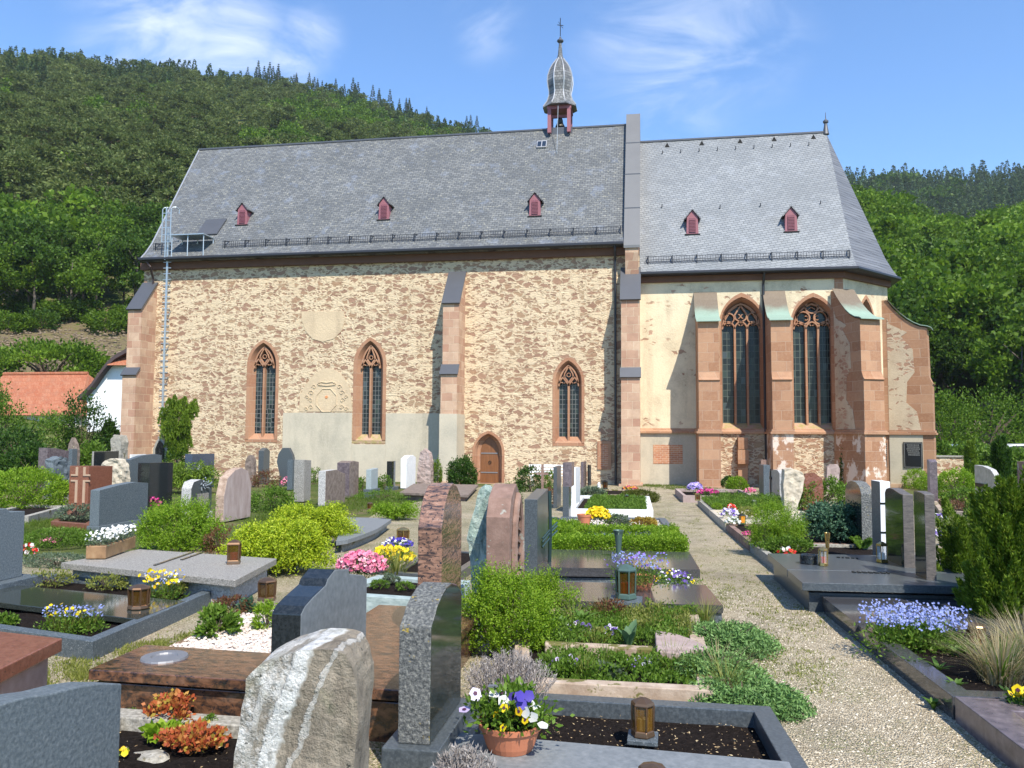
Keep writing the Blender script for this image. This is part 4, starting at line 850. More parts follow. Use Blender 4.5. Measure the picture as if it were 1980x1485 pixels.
# ================= CEMETERY GROUND =================
def gravelmat(name,moss=.35,tone=1.):
    t=NT(name); v=t.tc.outputs['Object']
    vc=t.vor(v,88,'F1','Color'); sp=t.n('ShaderNodeSeparateColor'); t.l(vc,sp.inputs[0])
    c=t.ramp(sp.outputs[0],[(0,(.27*tone,.215*tone,.135*tone)),(.35,(.46*tone,.38*tone,.255*tone)),(.75,(.60*tone,.51*tone,.36*tone)),(1,(.74*tone,.66*tone,.50*tone))])
    c=t.mix(t.ss(t.noise(v,1.1,6,.6),.42,.7,0,.65),c,(.27*tone,.23*tone,.16*tone))
    c=t.mix(t.math('MULTIPLY',t.ss(t.noise(v,60,3,.6),.5,.62),t.ss(t.noise(v,.9,5,.6),.6-moss*.34,.76-moss*.34)),c,(.13,.16,.035))
    c=t.mix(t.ss(t.noise(v,2.3,5,.7),.66,.74,0,.4),c,(.42,.25,.12))
    h=t.vor(v,88); t.bump(t.math('MULTIPLY',h,-1),1,.02); return t.fin(c,.85,.25)
mGrav=gravelmat('path_gravel',.42,.93); mGrav2=gravelmat('weedy_gravel',.75,.9)
mPath=mGrav
def sheet(name,pts,z,m,kind='structure',n=1):
    return tag(mk(name,[(x,y,gz(x,y)+z) for x,y in pts],[tuple(range(len(pts)))],m),kind=kind)
sheet('gravel_ground',[(-9,2.2),(5,2.2),(7,13),(9,34.9),(-6.5,34.9),(-6.5,19),(-5.5,14),(-9,9)],.004,mGrav2)
sheet('gravel_path',[(.6,1.0),(1.95,1.0),(1.9,5),(1.75,10),(1.6,16),(1.48,24),(1.4,31),(-.5,33),(-.6,30.5),(.2,29.5),(.25,24),(.35,18),(.62,11),(.75,6)],.010,mGrav)
# loose pebbles on the near path
rs=np.random.RandomState(3); n=5200; yy=rs.uniform(3.2,9.5,n)**1.0; xx=rs.uniform(.72,1.86,n); s_=rs.uniform(.003,.008,n)
base=np.array([(1,0,0),(0,1,0),(-1,0,0),(0,-1,0),(0,0,.8)],float); V=[];Fq=[]
ang=rs.uniform(0,6.28,n); ca,sa=np.cos(ang),np.sin(ang)
vx=(base[None,:,0]*ca[:,None]-base[None,:,1]*sa[:,None])*s_[:,None]*rs.uniform(.7,1.5,n)[:,None]+xx[:,None]; vy=(base[None,:,0]*sa[:,None]+base[None,:,1]*ca[:,None])*s_[:,None]+yy[:,None]; vz=base[None,:,2]*s_[:,None]+(-SL*yy)[:,None]+.011
V=np.stack([vx,vy,vz],2).reshape(-1,3); b5=np.arange(n)[:,None]*5; Fq=np.concatenate([b5+np.array([[a,(a+1)%4,4]]) for a in range(4)]).astype(np.int32)
def pebmat(name,a,b_,c_):
    t=NT(name); g=t.n('ShaderNodeNewGeometry'); return t.fin(t.ramp(g.outputs['Random Per Island'],[(0,a),(.5,b_),(1,c_)]),.8,.3)
tag(mk('loose_gravel',V,Fq,pebmat('loose_pebbles',(.24,.19,.13),(.48,.41,.30),(.70,.63,.51))),'small pale pebbles lying loose on the gravel path','gravel',kind='stuff')
# ================= STONE MATERIALS =================
K=lambda *a:[(p,c) for p,c in a]
mBlueGr=stone('blue_grey_granite',K((.4,(.055,.072,.086)),(.6,(.092,.112,.126))),40,3,rough=.5,spk=((.25,.28,.3),.1,120))
mGreyMat=stone('sawn_grey_granite',K((.3,(.13,.145,.155)),(.6,(.19,.205,.215)),(.8,(.24,.25,.26))),30,5,rough=.55,bump=.12,bscale=90)
mFlame=stone('flamed_blue_granite',K((.3,(.06,.078,.092)),(.55,(.12,.145,.16)),(.8,(.20,.22,.235))),60,6,rough=.65,bump=.5,bscale=60,bd=.006)
mBlack=stone('polished_black_granite',K((.4,(.012,.015,.016)),(.7,(.028,.032,.034))),50,3,rough=.07,spec=.6)
mBlackM=stone('honed_black_granite',K((.4,(.05,.06,.068)),(.7,(.10,.115,.125))),60,4,rough=.28,spec=.5)
mDkPol=stone('polished_dark_green_granite',K((.35,(.02,.026,.022)),(.7,(.045,.052,.045))),70,4,rough=.08,spec=.6,spk=((.1,.11,.09),.14,150))
mSlabPol=stone('polished_slab_granite',K((.4,(.045,.045,.048)),(.7,(.085,.085,.09))),60,4,rough=.12,spec=.6)
mRoughG=stone('rough_hewn_granite',K((.35,(.06,.065,.065)),(.5,(.15,.155,.15)),(.65,(.30,.30,.27))),60,6,rough=.9,bump=1.,bscale=34,lich=((.50,.36,.06),.13,18),bd=.035)
mOrange=stone('orange_multicolour_granite',K((.36,(.03,.028,.032)),(.46,(.14,.085,.065)),(.56,(.28,.155,.105)),(.74,(.36,.23,.17))),15,7,stretch=(.6,.6,2.2),rot=(R(35),R(30),0),rough=.13,dist=1.4,spk=((.03,.03,.035),.09,60),spec=.6)
mBrownPol=stone('polished_brown_granite',K((.36,(.015,.015,.018)),(.46,(.07,.038,.024)),(.56,(.15,.072,.04)),(.75,(.21,.115,.07))),24,7,stretch=(.6,1.4,1.0),rot=(0,0,R(28)),rough=.12,dist=.4,spk=((.02,.02,.025),.12,50),spec=.6)
mRedGr=stone('red_brown_granite',K((.35,(.17,.06,.035)),(.7,(.26,.11,.07))),30,5,rough=.3,spk=((.08,.04,.03),.1,80))
mPinkSt=stone('pink_base_stone',K((.35,(.40,.25,.19)),(.7,(.52,.35,.28))),8,6,rough=.8,bump=.15)
mLtGr=stone('light_speckled_granite',K((.35,(.13,.12,.105)),(.5,(.27,.255,.23)),(.65,(.42,.40,.36))),75,5,rough=.55,spk=((.05,.05,.05),.11,110))
mLtGrR=stone('rough_light_granite',K((.35,(.28,.27,.26)),(.6,(.55,.54,.52))),40,5,rough=.85,bump=.6,bscale=50,spk=((.08,.08,.08),.1,80),bd=.015)
mGreen=stone('green_schist',K((.3,(.09,.14,.125)),(.45,(.24,.33,.29)),(.6,(.42,.50,.44)),(.75,(.14,.20,.18))),9,8,stretch=(2,2,.7),rough=.75,bump=1,bscale=22,dist=.9,bd=.03)
mSandD=stone('weathered_red_sandstone',K((.3,(.13,.085,.065)),(.5,(.22,.135,.105)),(.7,(.30,.20,.16))),5,7,rough=.9,bump=.5,bscale=30,lich=((.30,.29,.25),.1,9))
mSandP=stone('pink_grey_sandstone',K((.3,(.26,.19,.17)),(.5,(.34,.26,.235)),(.7,(.42,.34,.31))),4,6,stretch=(1,1.5,.5),rough=.85,bump=.25)
mSandR=stone('rough_sandstone_edge',K((.3,(.26,.17,.12)),(.6,(.46,.34,.26)),(.8,(.55,.43,.34))),12,7,rough=.95,bump=.9,bscale=24,bd=.03)
mKerbS=stone('mossy_sandstone_kerb',K((.35,(.30,.22,.16)),(.6,(.44,.35,.27)),(.8,(.52,.44,.36))),9,6,rough=.9,bump=.5,lich=((.13,.12,.03),.03,4))
mWhite=stone('white_marble',K((.35,(.68,.70,.72)),(.6,(.80,.81,.82)),(.8,(.72,.74,.77))),4,6,rough=.4,dist=1)
mLime=stone('pale_limestone',K((.3,(.36,.31,.23)),(.6,(.52,.46,.36)),(.8,(.62,.57,.47))),7,6,rough=.9,bump=.5,bscale=25)
mPurp=stone('purple_brown_granite',K((.3,(.07,.055,.065)),(.6,(.15,.12,.13)),(.8,(.24,.20,.20))),14,6,rough=.25,dist=.6)
mBrnSt=stone('brown_weathered_stone',K((.3,(.10,.075,.06)),(.55,(.20,.155,.13)),(.8,(.31,.25,.21))),9,7,rough=.8,bump=.4,lich=((.36,.32,.2),.12,6))
mConc=stone('washed_concrete',K((.3,(.17,.16,.135)),(.55,(.34,.32,.275)),(.75,(.48,.46,.40))),38,5,rough=.9,bump=.7,bscale=50,lich=((.10,.09,.03),.09,3),bd=.012)
mQuartz0=stone('quartz_veined_boulder',K((.28,(.10,.09,.07)),(.42,(.22,.195,.155)),(.53,(.32,.285,.225)),(.575,(.28,.25,.20)),(.60,(.62,.61,.58)),(.78,(.74,.74,.72))),2.2,9,stretch=(2.6,.7,.55),rot=(0,R(-22),0),rough=.9,bump=1,bscale=16,dist=.9,bd=.04,spk=((.05,.055,.05),.2,14))
def veined():
    t=NT('quartz_veined_boulder'); v=t.tc.outputs['Object']; sp=t.n('ShaderNodeSeparateXYZ'); t.l(v,sp.inputs[0]); x,z=sp.outputs[0],sp.outputs[2]
    nz=t.math('MULTIPLY',t.math('SUBTRACT',t.noise(v,7,6,.65),.5),.11)
    c=t.ramp(t.noise(t.map(v,(3,1,.8),(0,R(-25),0)),5,8,.65,.5),[(.3,(.15,.125,.095)),(.5,(.31,.265,.205)),(.7,(.40,.345,.27))])
    def band(c0,sl,wd): d=t.math('ABSOLUTE',t.math('ADD',t.math('ADD',x,nz),t.math('MULTIPLY_ADD',z,-sl,c0+sl*.47))); return t.ss(d,wd*.65,wd*1.1,1,0)
    w=t.math('MAXIMUM',band(.26,.36,.042),t.math('MULTIPLY',band(.165,.40,.013),.5)); w=t.math('MAXIMUM',w,t.math('MULTIPLY',band(.34,.3,.02),.6))
    lm=t.ss(t.math('ADD',t.math('ADD',x,t.math('MULTIPLY',nz,2)),t.math('MULTIPLY_ADD',z,-.36,.30+.36*.47)),-.02,.03,1,0); w=t.math('MAXIMUM',w,t.math('MULTIPLY',lm,t.ss(t.noise(v,9,6,.7),.42,.56,.15,.85)))
    wc=t.ramp(t.noise(v,22,6,.7),[(.35,(.35,.34,.31)),(.5,(.72,.71,.68)),(.7,(.82,.82,.79))]); c=t.mix(w,c,wc)
    c=t.mix(t.ss(t.noise(v,26,5,.75),.62,.68),c,(.05,.055,.05)); c=t.mix(t.ss(t.noise(v,5,3),.55,.7,0,.35),c,(.30,.31,.17))
    t.bump(t.math('ADD',t.noise(v,14,7,.72),t.math('MULTIPLY',w,.25)),1,.05); return t.fin(c,.9,.2)
mQuartz=veined()
def soilmat():
    t=NT('dark_soil'); v=t.tc.outputs['Object']
    c=t.ramp(t.noise(v,40,6,.7),[(.3,(.008,.006,.005)),(.6,(.026,.019,.016)),(.8,(.055,.043,.034))]); sp=t.ss(t.vor(v,38),.0,.12,1,0); c=t.mix(t.math('MULTIPLY',sp,t.ss(t.noise(v,9,2),.56,.6)),c,(.30,.24,.15))
    t.bump(t.noise(v,35,6,.75),1,.04); return t.fin(c,.95,.1)
mSoil=soilmat()
mPebW=pebmat('white_pink_chippings',(.42,.34,.28),(.62,.53,.46),(.72,.66,.60))
from mathutils import noise as mnoise
def roughen(o,cuts=5,amp=.02,fr=6,seed=0):
    b=bmesh.new(); b.from_mesh(o.data); bmesh.ops.triangulate(b,faces=[f for f in b.faces if len(f.verts)>4])
    for _ in range(cuts):
        L=[e for e in b.edges if e.calc_length()>.08 or _<1]
        if len(b.verts)>6000: break
        bmesh.ops.subdivide_edges(b,edges=L,cuts=1,use_grid_fill=True); bmesh.ops.triangulate(b,faces=[f for f in b.faces if len(f.verts)>4])
    b.normal_update()
    for v in b.verts:
        p=v.co*fr+Vector((seed,seed*2,0)); v.co+=v.normal*(mnoise.fractal(p,1,2,4)*amp*.8)
    b.to_mesh(o.data); b.free()
# ================= HEADSTONES =================
def hstone(label,Y,fe,oe,pts,m,hb=.0,ms=None,plinth=None,rough=0,name='headstone',bev=.006,mp_=None,Yr=None):
    """upright slab whose broad side looks along x. fe: pixel column of the front vertical edge shared by both visible sides,
    oe: pixel column of the other front edge (gives the thickness), pts: outline of the broad side in pixels, front to rear"""
    x1=P(fe,1000,Y)[0]; x0=P(oe,1000,Y)[0]
    poly=[PX(px,py,x1) for px,py in pts]; y0=poly[0][1]; y1=poly[-1][1]
    zb=gz(0,(y0+y1)/2)+hb; A=[(x1,y0,zb)]+[(x1,p[1],p[2]) for p in poly]+[(x1,y1,zb)]
    th=thing(name,label,'headstone',((x0+x1)/2,(y0+y1)/2,zb)) if (plinth or ms) else None
    s=MB(); s.ext(A,(x0-x1,0,0)); loc=((x0+x1)/2,(y0+y1)/2,zb)
    o=s.mk('stone' if th else name,[m] if not ms else [m,ms],th,loc=None if th else loc,bevel=0 if rough else bev)
    if ms:
        for p in o.data.polygons:
            if abs(p.normal.x)<.7: p.material_index=1
    if rough: roughen(o,4,rough,7,seed=int(fe))
    if not th: tag(o,label,'headstone')
    if plinth:
        pw,ph=plinth; a,b_=min(x0,x1)-pw,max(x0,x1)+pw; MB().box(a,b_,y0-pw,y1+pw,zb-ph-.1,zb-.001).mk('plinth',mp_ or ms or m,th,bevel=.006)
    return (th or o),x1,x0,y0,y1,zb
def fstone(label,Y,pts,dep,m,rough=.02,name='headstone',hb=-.05,cat_='headstone',ms=None):
    """stone whose outline is seen from the front, running back by dep"""
    A=[tuple(P(px,py,Y)) for px,py in pts]; zb=gz(0,Y)+hb; A=[(A[0][0],Y,zb)]+A+[(A[-1][0],Y,zb)]
    cx=sum(a[0] for a in A)/len(A); o=MB().ext(A,(0,dep,0)).mk(name,m,loc=(cx,Y,gz(0,Y)),bevel=0 if rough else .006)
    if rough: roughen(o,4,rough,7,int(pts[0][0]))
    return tag(o,label,cat_)
rect=lambda fe,re,tf,tr,b=1200:[(fe,tf),(re,tr)]
# --- the row beside the path
S1=hstone('dark polished headstone with arched top, its near narrow side rough and yellow with lichen',3.7,834,772,[(834,1214),(842,1189),(845,1175),(854,1154),(864,1136),(874,1127),(884,1130),(890,1138),(893,1147)],mDkPol,.22,mRoughG,(.06,.2),mp_=mBlackM)
S2=hstone('tall arched headstone of orange and black flecked granite with a mirror polish',5.3,854,808,[(854,1060),(854,1021),(859,981),(865,956),(871,940),(877,934),(884,940),(890,956),(893,981)],mOrange,.1,name='headstone')
fstone('slender pale green schist boulder between the orange granite and the red sandstone gravestones',7.3,[(911,1140),(905,1042),(912,1012),(918,980),(926,948),(936,940),(946,953),(949,1000),(945,1060),(941,1120)],.3,mGreen,.035)
S4=hstone('weathered red sandstone gravestone with lichen grey back and pointed carved face',6.8,985,940,[(985,1060),(985,1001),(989,963),(995,943),(999,935),(1003,947),(1006,968),(1008,1036)],mSandD,.0,plinth=(.03,.0),mp_=mSandD)
x1=S4[1]; s=MB(); y0,y1,zb=S4[3],S4[4],S4[5]; s.box(S4[2]-.02,x1+.03,y0-.02,y1+.04,zb,zb+.48); s.mk('base_block',mSandD,S4[0],bevel=.01)
s=MB(); yc=(y0+y1)/2; s.tube([(x1+.02,yc+sx*.2*1.0,z) for sx,z in ((-1,zb+.5),(-1,zb+.75),(-.8,zb+.95),(-.4,zb+1.1),(0,zb+1.18),(.4,zb+1.1),(.8,zb+.95),(1,zb+.75),(1,zb+.5))],.03,6)
for k in range(5): s.tube([(x1+.015,yc-.16,zb+.52+k*.11),(x1+.015,yc,zb+.56+k*.11),(x1+.015,yc+.16,zb+.52+k*.11)],.014,4)
s.mk('carving',mSandD,S4[0])
S5=hstone('square black granite headstone carrying a thin bronze grain stalk on its face',9.3,1039,1014,[(1039,966),(1060,945)],mBlackM,.1)
x1,x0,y0,y1,zb=S5[1:]; 
t=thing('grave_ornament','tall bronze stalk with small leaves mounted on the square black headstone','ornament',(x1+.1,y0+.5,zb+.1)); s=MB(); s.tube([(x1+.09,y0+.45,zb+.05),(x1+.1,y0+.45,zb+.5),(x1+.09,y0+.45,zb+.98)],.022,6); 
for z in (.42,.48,.52): s.tube([(x1+.02,y0+.3,zb+z-.1),(x1+.1,y0+.45,zb+z),(x1+.18,y0+.5,zb+z+.08)],.012,5)
s.mk('stalk',plain('green_bronze',(.05,.09,.085),.4,.7),t)
S6=hstone('slim dark stele with rough top block in front of the white marble stone',17,1100,1088,[(1100,941),(1104,941)],mBlackM,.05,plinth=(.06,.08)); x1,x0,y0,y1,zb=S6[1:]
fz=P(1095,941,17)[2]; ft=P(1095,895,17)[2]; o=MB().box(x0-.0,x1+.06,y0,y1+.15,fz+.002,ft).mk('top_block',mPurp,S6[0])
hstone('plain grey slab headstone behind the slim dark stele',21,1077,1070,[(1077,903),(1085,900)],mBlackM,0)
W8=hstone('white marble headstone at the head of the white framed grave',19.6,1113,1105,[(1113,903),(1122,903)],mWhite,.05)
hstone('brownish grey headstone beyond the white marble one',27,1128,1123,[(1128,893),(1134,892)],mPurp,0)
hstone('narrow black headstone nearest the stone niche in the nave wall',27.8,1139,1136,[(1139,899),(1143,899)],mBlack,0)
c=P(1049,920,27); zb=gz(0,27); t=thing('grave_cross','small weathered wooden cross among the bushes below the bench','cross',(c[0],27,zb)); zt=P(1049,898,27)[2]; s=MB(); s.box(c[0]-.04,c[0]+.04,26.97,27.03,zb-.1,zt); s.mk('post',mSandD,t); s=MB(); s.box(c[0]-.2,c[0]+.2,26.965,26.968+.06,zt-.35,zt-.27); s.mk('crossbar',mSandD,t)
# --- stones seen left of the path, middle distance
hstone('broad pinkish sandstone headstone with rounded top and rough left edge',15.5,433,417,[(433,960),(440,925),(455,909),(468,904),(480,911),(486,935)],mSandP,0,mSandR)
hstone('leaning square pillar headstone of pale speckled granite',21.5,586,566,[(589,889),(602,890)],mLtGr,0)
hstone('low brown headstone with rough grey left edge in front of a darker one',19.8,630,616,[(630,911),(650,908),(668,916)],mBrnSt,0,mLtGrR)
hstone('dark brown headstone standing just behind the low brown one',23.5,676,652,[(676,895),(684,891),(694,893)],mBrnSt,0,mPurp)
hstone('pale blue grey headstone on a dark plinth in front of the plastered wall',24,718,708,[(718,908),(731,905)],stone('pale_blue_granite',K((.4,(.26,.31,.32)),(.7,(.36,.41,.42))),40,4,rough=.5),.25,plinth=(.06,.22),mp_=mBlueGr)
hstone('narrow dark headstone between the pale blue one and the white one',28.5,758,748,[(758,892),(765,891)],mBlack,.1,plinth=(.1,.1),mp_=mBlueGr)
hstone('bright white marble headstone with undulating edge against the plastered wall',29.5,786,775,[(786,887),(793,881),(799,880),(804,884)],mWhite,0)
fstone('pointed pink sandstone boulder gravestone beside the central buttress',31,[(806,925),(808,898),(812,876),(820,868),(828,876),(832,893),(833,928)],.5,mSandP,.04)
hstone('tall dark rounded headstone against the nave wall, left of an oval one',31,510,500,[(510,872),(516,866),(522,872)],mBlackM,0)
fstone('dark grey oval headstone with flat top in front of the nave wall',29.5,[(540,915),(535,893),(538,878),(546,866),(558,866),(565,880),(568,897),(562,915)],.2,mBlackM,0)
hstone('small pale grey headstone half hidden beside the oval one',27,566,556,[(566,889),(570,889)],mBlueGr,0)
fstone('small brown rounded headstone among shrubs near the nave wall',29,[(474,920),(474,892),(480,880),(487,880),(491,892),(491,920)],.2,mBrnSt,.02)
# --- left field
L1=hstone('large smooth blue grey headstone with slanting top behind the speckled granite slab',13.2,192,174,[(193,948),(230,938),(262,932),(287,934)],mBlueGr,.12,mFlame,(.03,.14))
L2=hstone('square red granite headstone carved with a light coloured cross',17,172,135,[(172,901),(218,901)],mRedGr,.12,plinth=(.02,.14))
x1,x0,y0,y1,zb=L2[1:]; zt=P(150,901,17)[2]; s=MB(); xc=x0+(x1-x0)*.6
for a,b_,c_,d_ in ((-.13,-.07,0.1,.62),(.07,.13,.1,.62),(-.25,-.07,.62,.66),(.07,.25,.62,.66),(-.25,-.07,.76,.80),(.07,.25,.76,.80),(-.13,-.07,.80,.98),(.07,.13,.80,.98)): s.box(xc+a,xc+b_,y0-.02,y0+.003,zb+(zt-zb)*c_,zb+(zt-zb)*d_)
s.mk('cross_relief',plain('pale_inlay',(.42,.29,.2),.8),L2[0])
hstone('rough hewn blue grey headstone with rounded top left of the red granite one',18.5,104,88,[(104,890),(118,883),(130,886),(136,900)],mFlame,.2,rough=.04,plinth=(.02,.2),mp_=mConc)
hstone('low purple brown headstone with wavy top in front of the hedge',24,92,75,[(92,866),(110,867),(134,872)],mPurp,0)
hstone('plain grey block headstone beside the purple brown one',23.5,140,133,[(140,868),(150,868)],mBlueGr,0)
hstone('low black headstone with pale grey ends beyond the red granite one',25,182,178,[(182,873),(230,872)],mBlack,0,mLtGr)
fstone('cream coloured rough boulder headstone behind the red granite one',19,[(191,930),(195,900),(203,890),(217,887),(229,890),(236,903),(237,935)],.3,mLime,.05)
hstone('long blue grey headstone with curved rising top',19.5,252,242,[(252,889),(275,881),(300,878),(313,880)],mBlueGr,.05)
L8=hstone('black headstone with gilt lettering in front of the long blue grey one',18,290,267,[(290,895),(335,894)],mBlack,.05)
x1,x0,y0,y1,zb=L8[1:]; s=MB(); rr=random.Random(5)
for z in (.62,.52,.4):
    y=y0+.3
    while y<y1-.25: l=rr.uniform(.05,.12); s.box(x1,x1+.008,y,y+l,zb+z,zb+z+.045); y+=l+.03
s.mk('lettering',plain('gilt_lettering',(.45,.36,.16),.4),None,loc=(x1,y0,zb)) if False else None
L9=hstone('dark blue headstone with an engraved sailing ship near the nave wall',27,372,358,[(372,878),(415,877)],stone('blue_polished_granite',K((.4,(.04,.055,.09)),(.7,(.075,.095,.14))),40,3,rough=.25),0,plinth=(.01,.0))
x1,x0,y0,y1,zb=L9[1:]; zt=P(380,878,y0+.4)[2]; yc=y0+(y1-y0)*.35; s=MB(); s.add([(x1+.01,yc-.35,zt-.75),(x1+.01,yc+.35,zt-.75),(x1+.01,yc+.25,zt-.88),(x1+.01,yc-.25,zt-.88)],[(0,1,2,3)]); s.add([(x1+.01,yc-.02,zt-.7),(x1+.01,yc-.3,zt-.7),(x1+.01,yc-.02,zt-.2)],[(0,1,2)]); s.add([(x1+.01,yc+.04,zt-.7),(x1+.01,yc+.3,zt-.7),(x1+.01,yc+.04,zt-.3)],[(0,1,2)]); s.mk('ship_engraving',plain('pale_engraving',(.5,.52,.55),.7),L9[0])
L10=hstone('black headstone with curved shoulders, silver leaf ornament and pale inscription panel',16,370,351,[(370,945),(375,932),(388,927),(395,928),(402,936),(410,940)],mBlackM,.1,mLtGrR,(.02,.12))
x1,x0,y0,y1,zb=L10[1:]; MB().box(x1+.001,x1+.012,y0+.25,y1-.15,zb+.02,zb+.42).mk('inscription_panel',mLtGr,L10[0])
s=MB()
for k in range(14): a=k*2.4; r=.02+.012*k; s.tube([(x1+.02,y0+.5+r*cos(a),zb+.62+r*.6*sin(a)),(x1+.04,y0+.5+r*1.5*cos(a+.4),zb+.62+r*sin(a+.4))],.014,4)
s.mk('leaf_ornament',mGalv,L10[0])
fg=fstone('pointed gothic gravestone with black tablet leaning at the nave corner',32,[(295,900),(296,868),(301,855),(309,843),(318,855),(324,868),(325,900)],.3,mConc,0)
c=P(308,870,31.97); s=MB(); s.ext([tuple(P(x,y,31.985)) for x,y in ((300,898),(300,868),(304,858),(309,851),(315,858),(318,868),(318,898))],(0,.01,0)); s.mk('tablet',mBlack,fg)
hstone('low white headstone at the foot of the nave corner',30,254,251,[(254,879),(283,878)],mWhite,0)
fstone('small brown pointed grave marker in front of the dark hedge',29,[(131,868),(133,858),(139,846),(145,858),(148,870)],.2,mBrnSt,.02)
fstone('grey barrel shaped stone beside the corner buttress',30.5,[(214,872),(214,850),(220,841),(230,842),(234,855),(233,872)],.5,mConc,.03)
x1=P(48,1000,7.55)[0]; zt=PX(40,980,x1)[2]; zb=gz(0,7); th=thing('headstone','dark blue granite headstone with stepped top cut off by the left picture edge','headstone',(x1-.1,6.9,zb+.2))
MB().ext([(x1,6.2,zb+.2),(x1,6.2,zt),(x1,7.3,zt),(x1,7.34,zt-.04),(x1,7.55,zt-.05),(x1,7.55,zb+.2)],(-.18,0,0)).mk('stone',mFlame,th,bevel=.006); MB().box(x1-.3,x1+.14,6.1,7.68,zb-.1,zb+.199).mk('plinth',mBlueGr,th,bevel=.006)
# --- near stones
x=None
S0=hstone('large grey granite headstone back with gently curved top at the lower left corner',2.25,-80,-150,[(-80,1385),(0,1362),(50,1348),(100,1341),(150,1328),(190,1322),(236,1322)],mFlame,.0)
SG=hstone('grey headstone back with polished black rounded shoulder and stepped top',3.65,582,525,[(582,1188),(590,1172),(606,1154),(630,1131),(634,1119),(648,1101),(675,1100),(676,1109),(703,1112),(710,1119)],mGreyMat,.1,mBlack,(.02,.2),mp_=mConc)
# quartz veined boulder stone
Yb=2.75; bp=[(450,1485),(460,1430),(468,1370),(477,1312),(500,1288),(540,1268),(580,1258),(625,1256),(650,1258),(668,1266),(684,1292),(691,1330),(692,1400),(684,1485)]
A=[P(px,py,Yb) for px,py in bp]; zb=gz(0,Yb)-.1; A=[(A[0][0]-.02,Yb,zb)]+[tuple(a) for a in A]+[(A[-1][0],Yb,zb)]
o=MB().ext(A,(-.05,.30,0)).mk('headstone',mQuartz,loc=(-1.1,Yb,gz(0,Yb))); roughen(o,6,.02,5,3); tag(o,'rough boulder gravestone with thick white quartz veins in the foreground','headstone')
# --- right of the path
hstone('black polished headstone with wave shaped top, left of the pair on the dark slab',9.6,1745,1766,[(1745,956),(1741,955),(1733,950),(1726,945),(1718,943),(1713,945),(1710.5,952)],mBlack,.3,stone('brushed_granite_edge',K((.3,(.06,.055,.055)),(.6,(.13,.115,.105)),(.8,(.20,.18,.16))),22,6,stretch=(1,1,3),rough=.6,bump=.3),(.0,.3),mp_=mBlack)
hstone('black polished headstone with sloping top, right of the pair on the dark slab',8.75,1787,1807,[(1787,956),(1780,952),(1771,949),(1766,949)],mBlack,.3,bpy.data.materials['brushed_granite_edge'],(.0,.3),mp_=mBlack)
R2=hstone('white and grey banded square stele behind the black pair',11.3,1701,1721,[(1701,931),(1684,928)],mBlueGr,.1,mWhite); x1,x0,y0,y1,zb=R2[1:]
s=MB()
for z in (.42,.80): s.box(x1-.004,x0+.004,y0-.004,y0+.02,zb+z,zb+z+.025)
s.mk('dark_band',mBlack,R2[0])
hstone('half round headstone with polished dark face and rough granite edge',12.9,1665,1687,[(1665,955),(1661,940),(1654,932),(1646,929),(1640,931),(1636,938),(1634,950)],mDkPol,0,mRoughG)
R4=hstone('pale limestone headstone with a dark iron cross on its face',24,1507,1516,[(1507,915),(1503,909),(1495,908),(1487,912)],mLime,0,mLtGrR)
x1,x0,y0,y1,zb=R4[1:]; s=MB(); s.box(x1-.03,x1-.002,y1-.45,y1-.37,zb+.2,zb+1.0); s.box(x1-.03,x1-.002,y1-.6,y1-.22,zb+.68,zb+.76); s.mk('iron_cross',mIron,R4[0])
fstone('broken edged white limestone gravestone beside the pale one with the cross',19.8,[(1517,975),(1515,940),(1517,908),(1528,906),(1540,910),(1552,914),(1556,925),(1549,960),(1542,978)],.4,mLime,.04)
hstone('blue grey headstone standing against the choir drainpipe',28,1476,1489,[(1476,899),(1467,898)],mBlueGr,0)
fstone('small red sandstone stele rising behind the blue grey headstone',31,[(1471,915),(1472,889),(1482,889),(1483,915)],.2,mSandD,.01)
fstone('low reddish boulder headstone with smooth top',22,[(1552,945),(1553,925),(1560,916),(1575,915),(1590,925),(1592,945)],.3,mRedGr,.02)
fstone('old red sandstone stele leaning against the choir wall',31.5,[(1598,935),(1600,904),(1605,898),(1620,898),(1624,906),(1622,935)],.2,mSandP,.02)
hstone('brown headstone with rolled polished top near the apse corner',25,1797,1812,[(1797,893),(1794,888),(1792,889)],mSandP,0,mPurp)
R11=hstone('broad beige stone headstone with a small pale window and rough edge',17,1923,1934,[(1923,920),(1915,908),(1900,901),(1884,899)],mLime,0,mLtGrR)
x1,x0,y0,y1,zb=R11[1:]; MB().box(x1-.02,x1-.002,y0+.4,y0+.85,zb+.3,zb+.75).mk('inscription_panel',mBlueGr,R11[0]); MB().box(x1-.02,x1-.002,y0+.35,y0+.9,zb+.85,zb+.95).mk('name_plate',mIron,R11[0])
R12=hstone('red sandstone headstone with a dark cross at the right edge of the picture',15.5,1996,2010,[(1996,905),(1985,893),(1966,892)],mSandD,0)
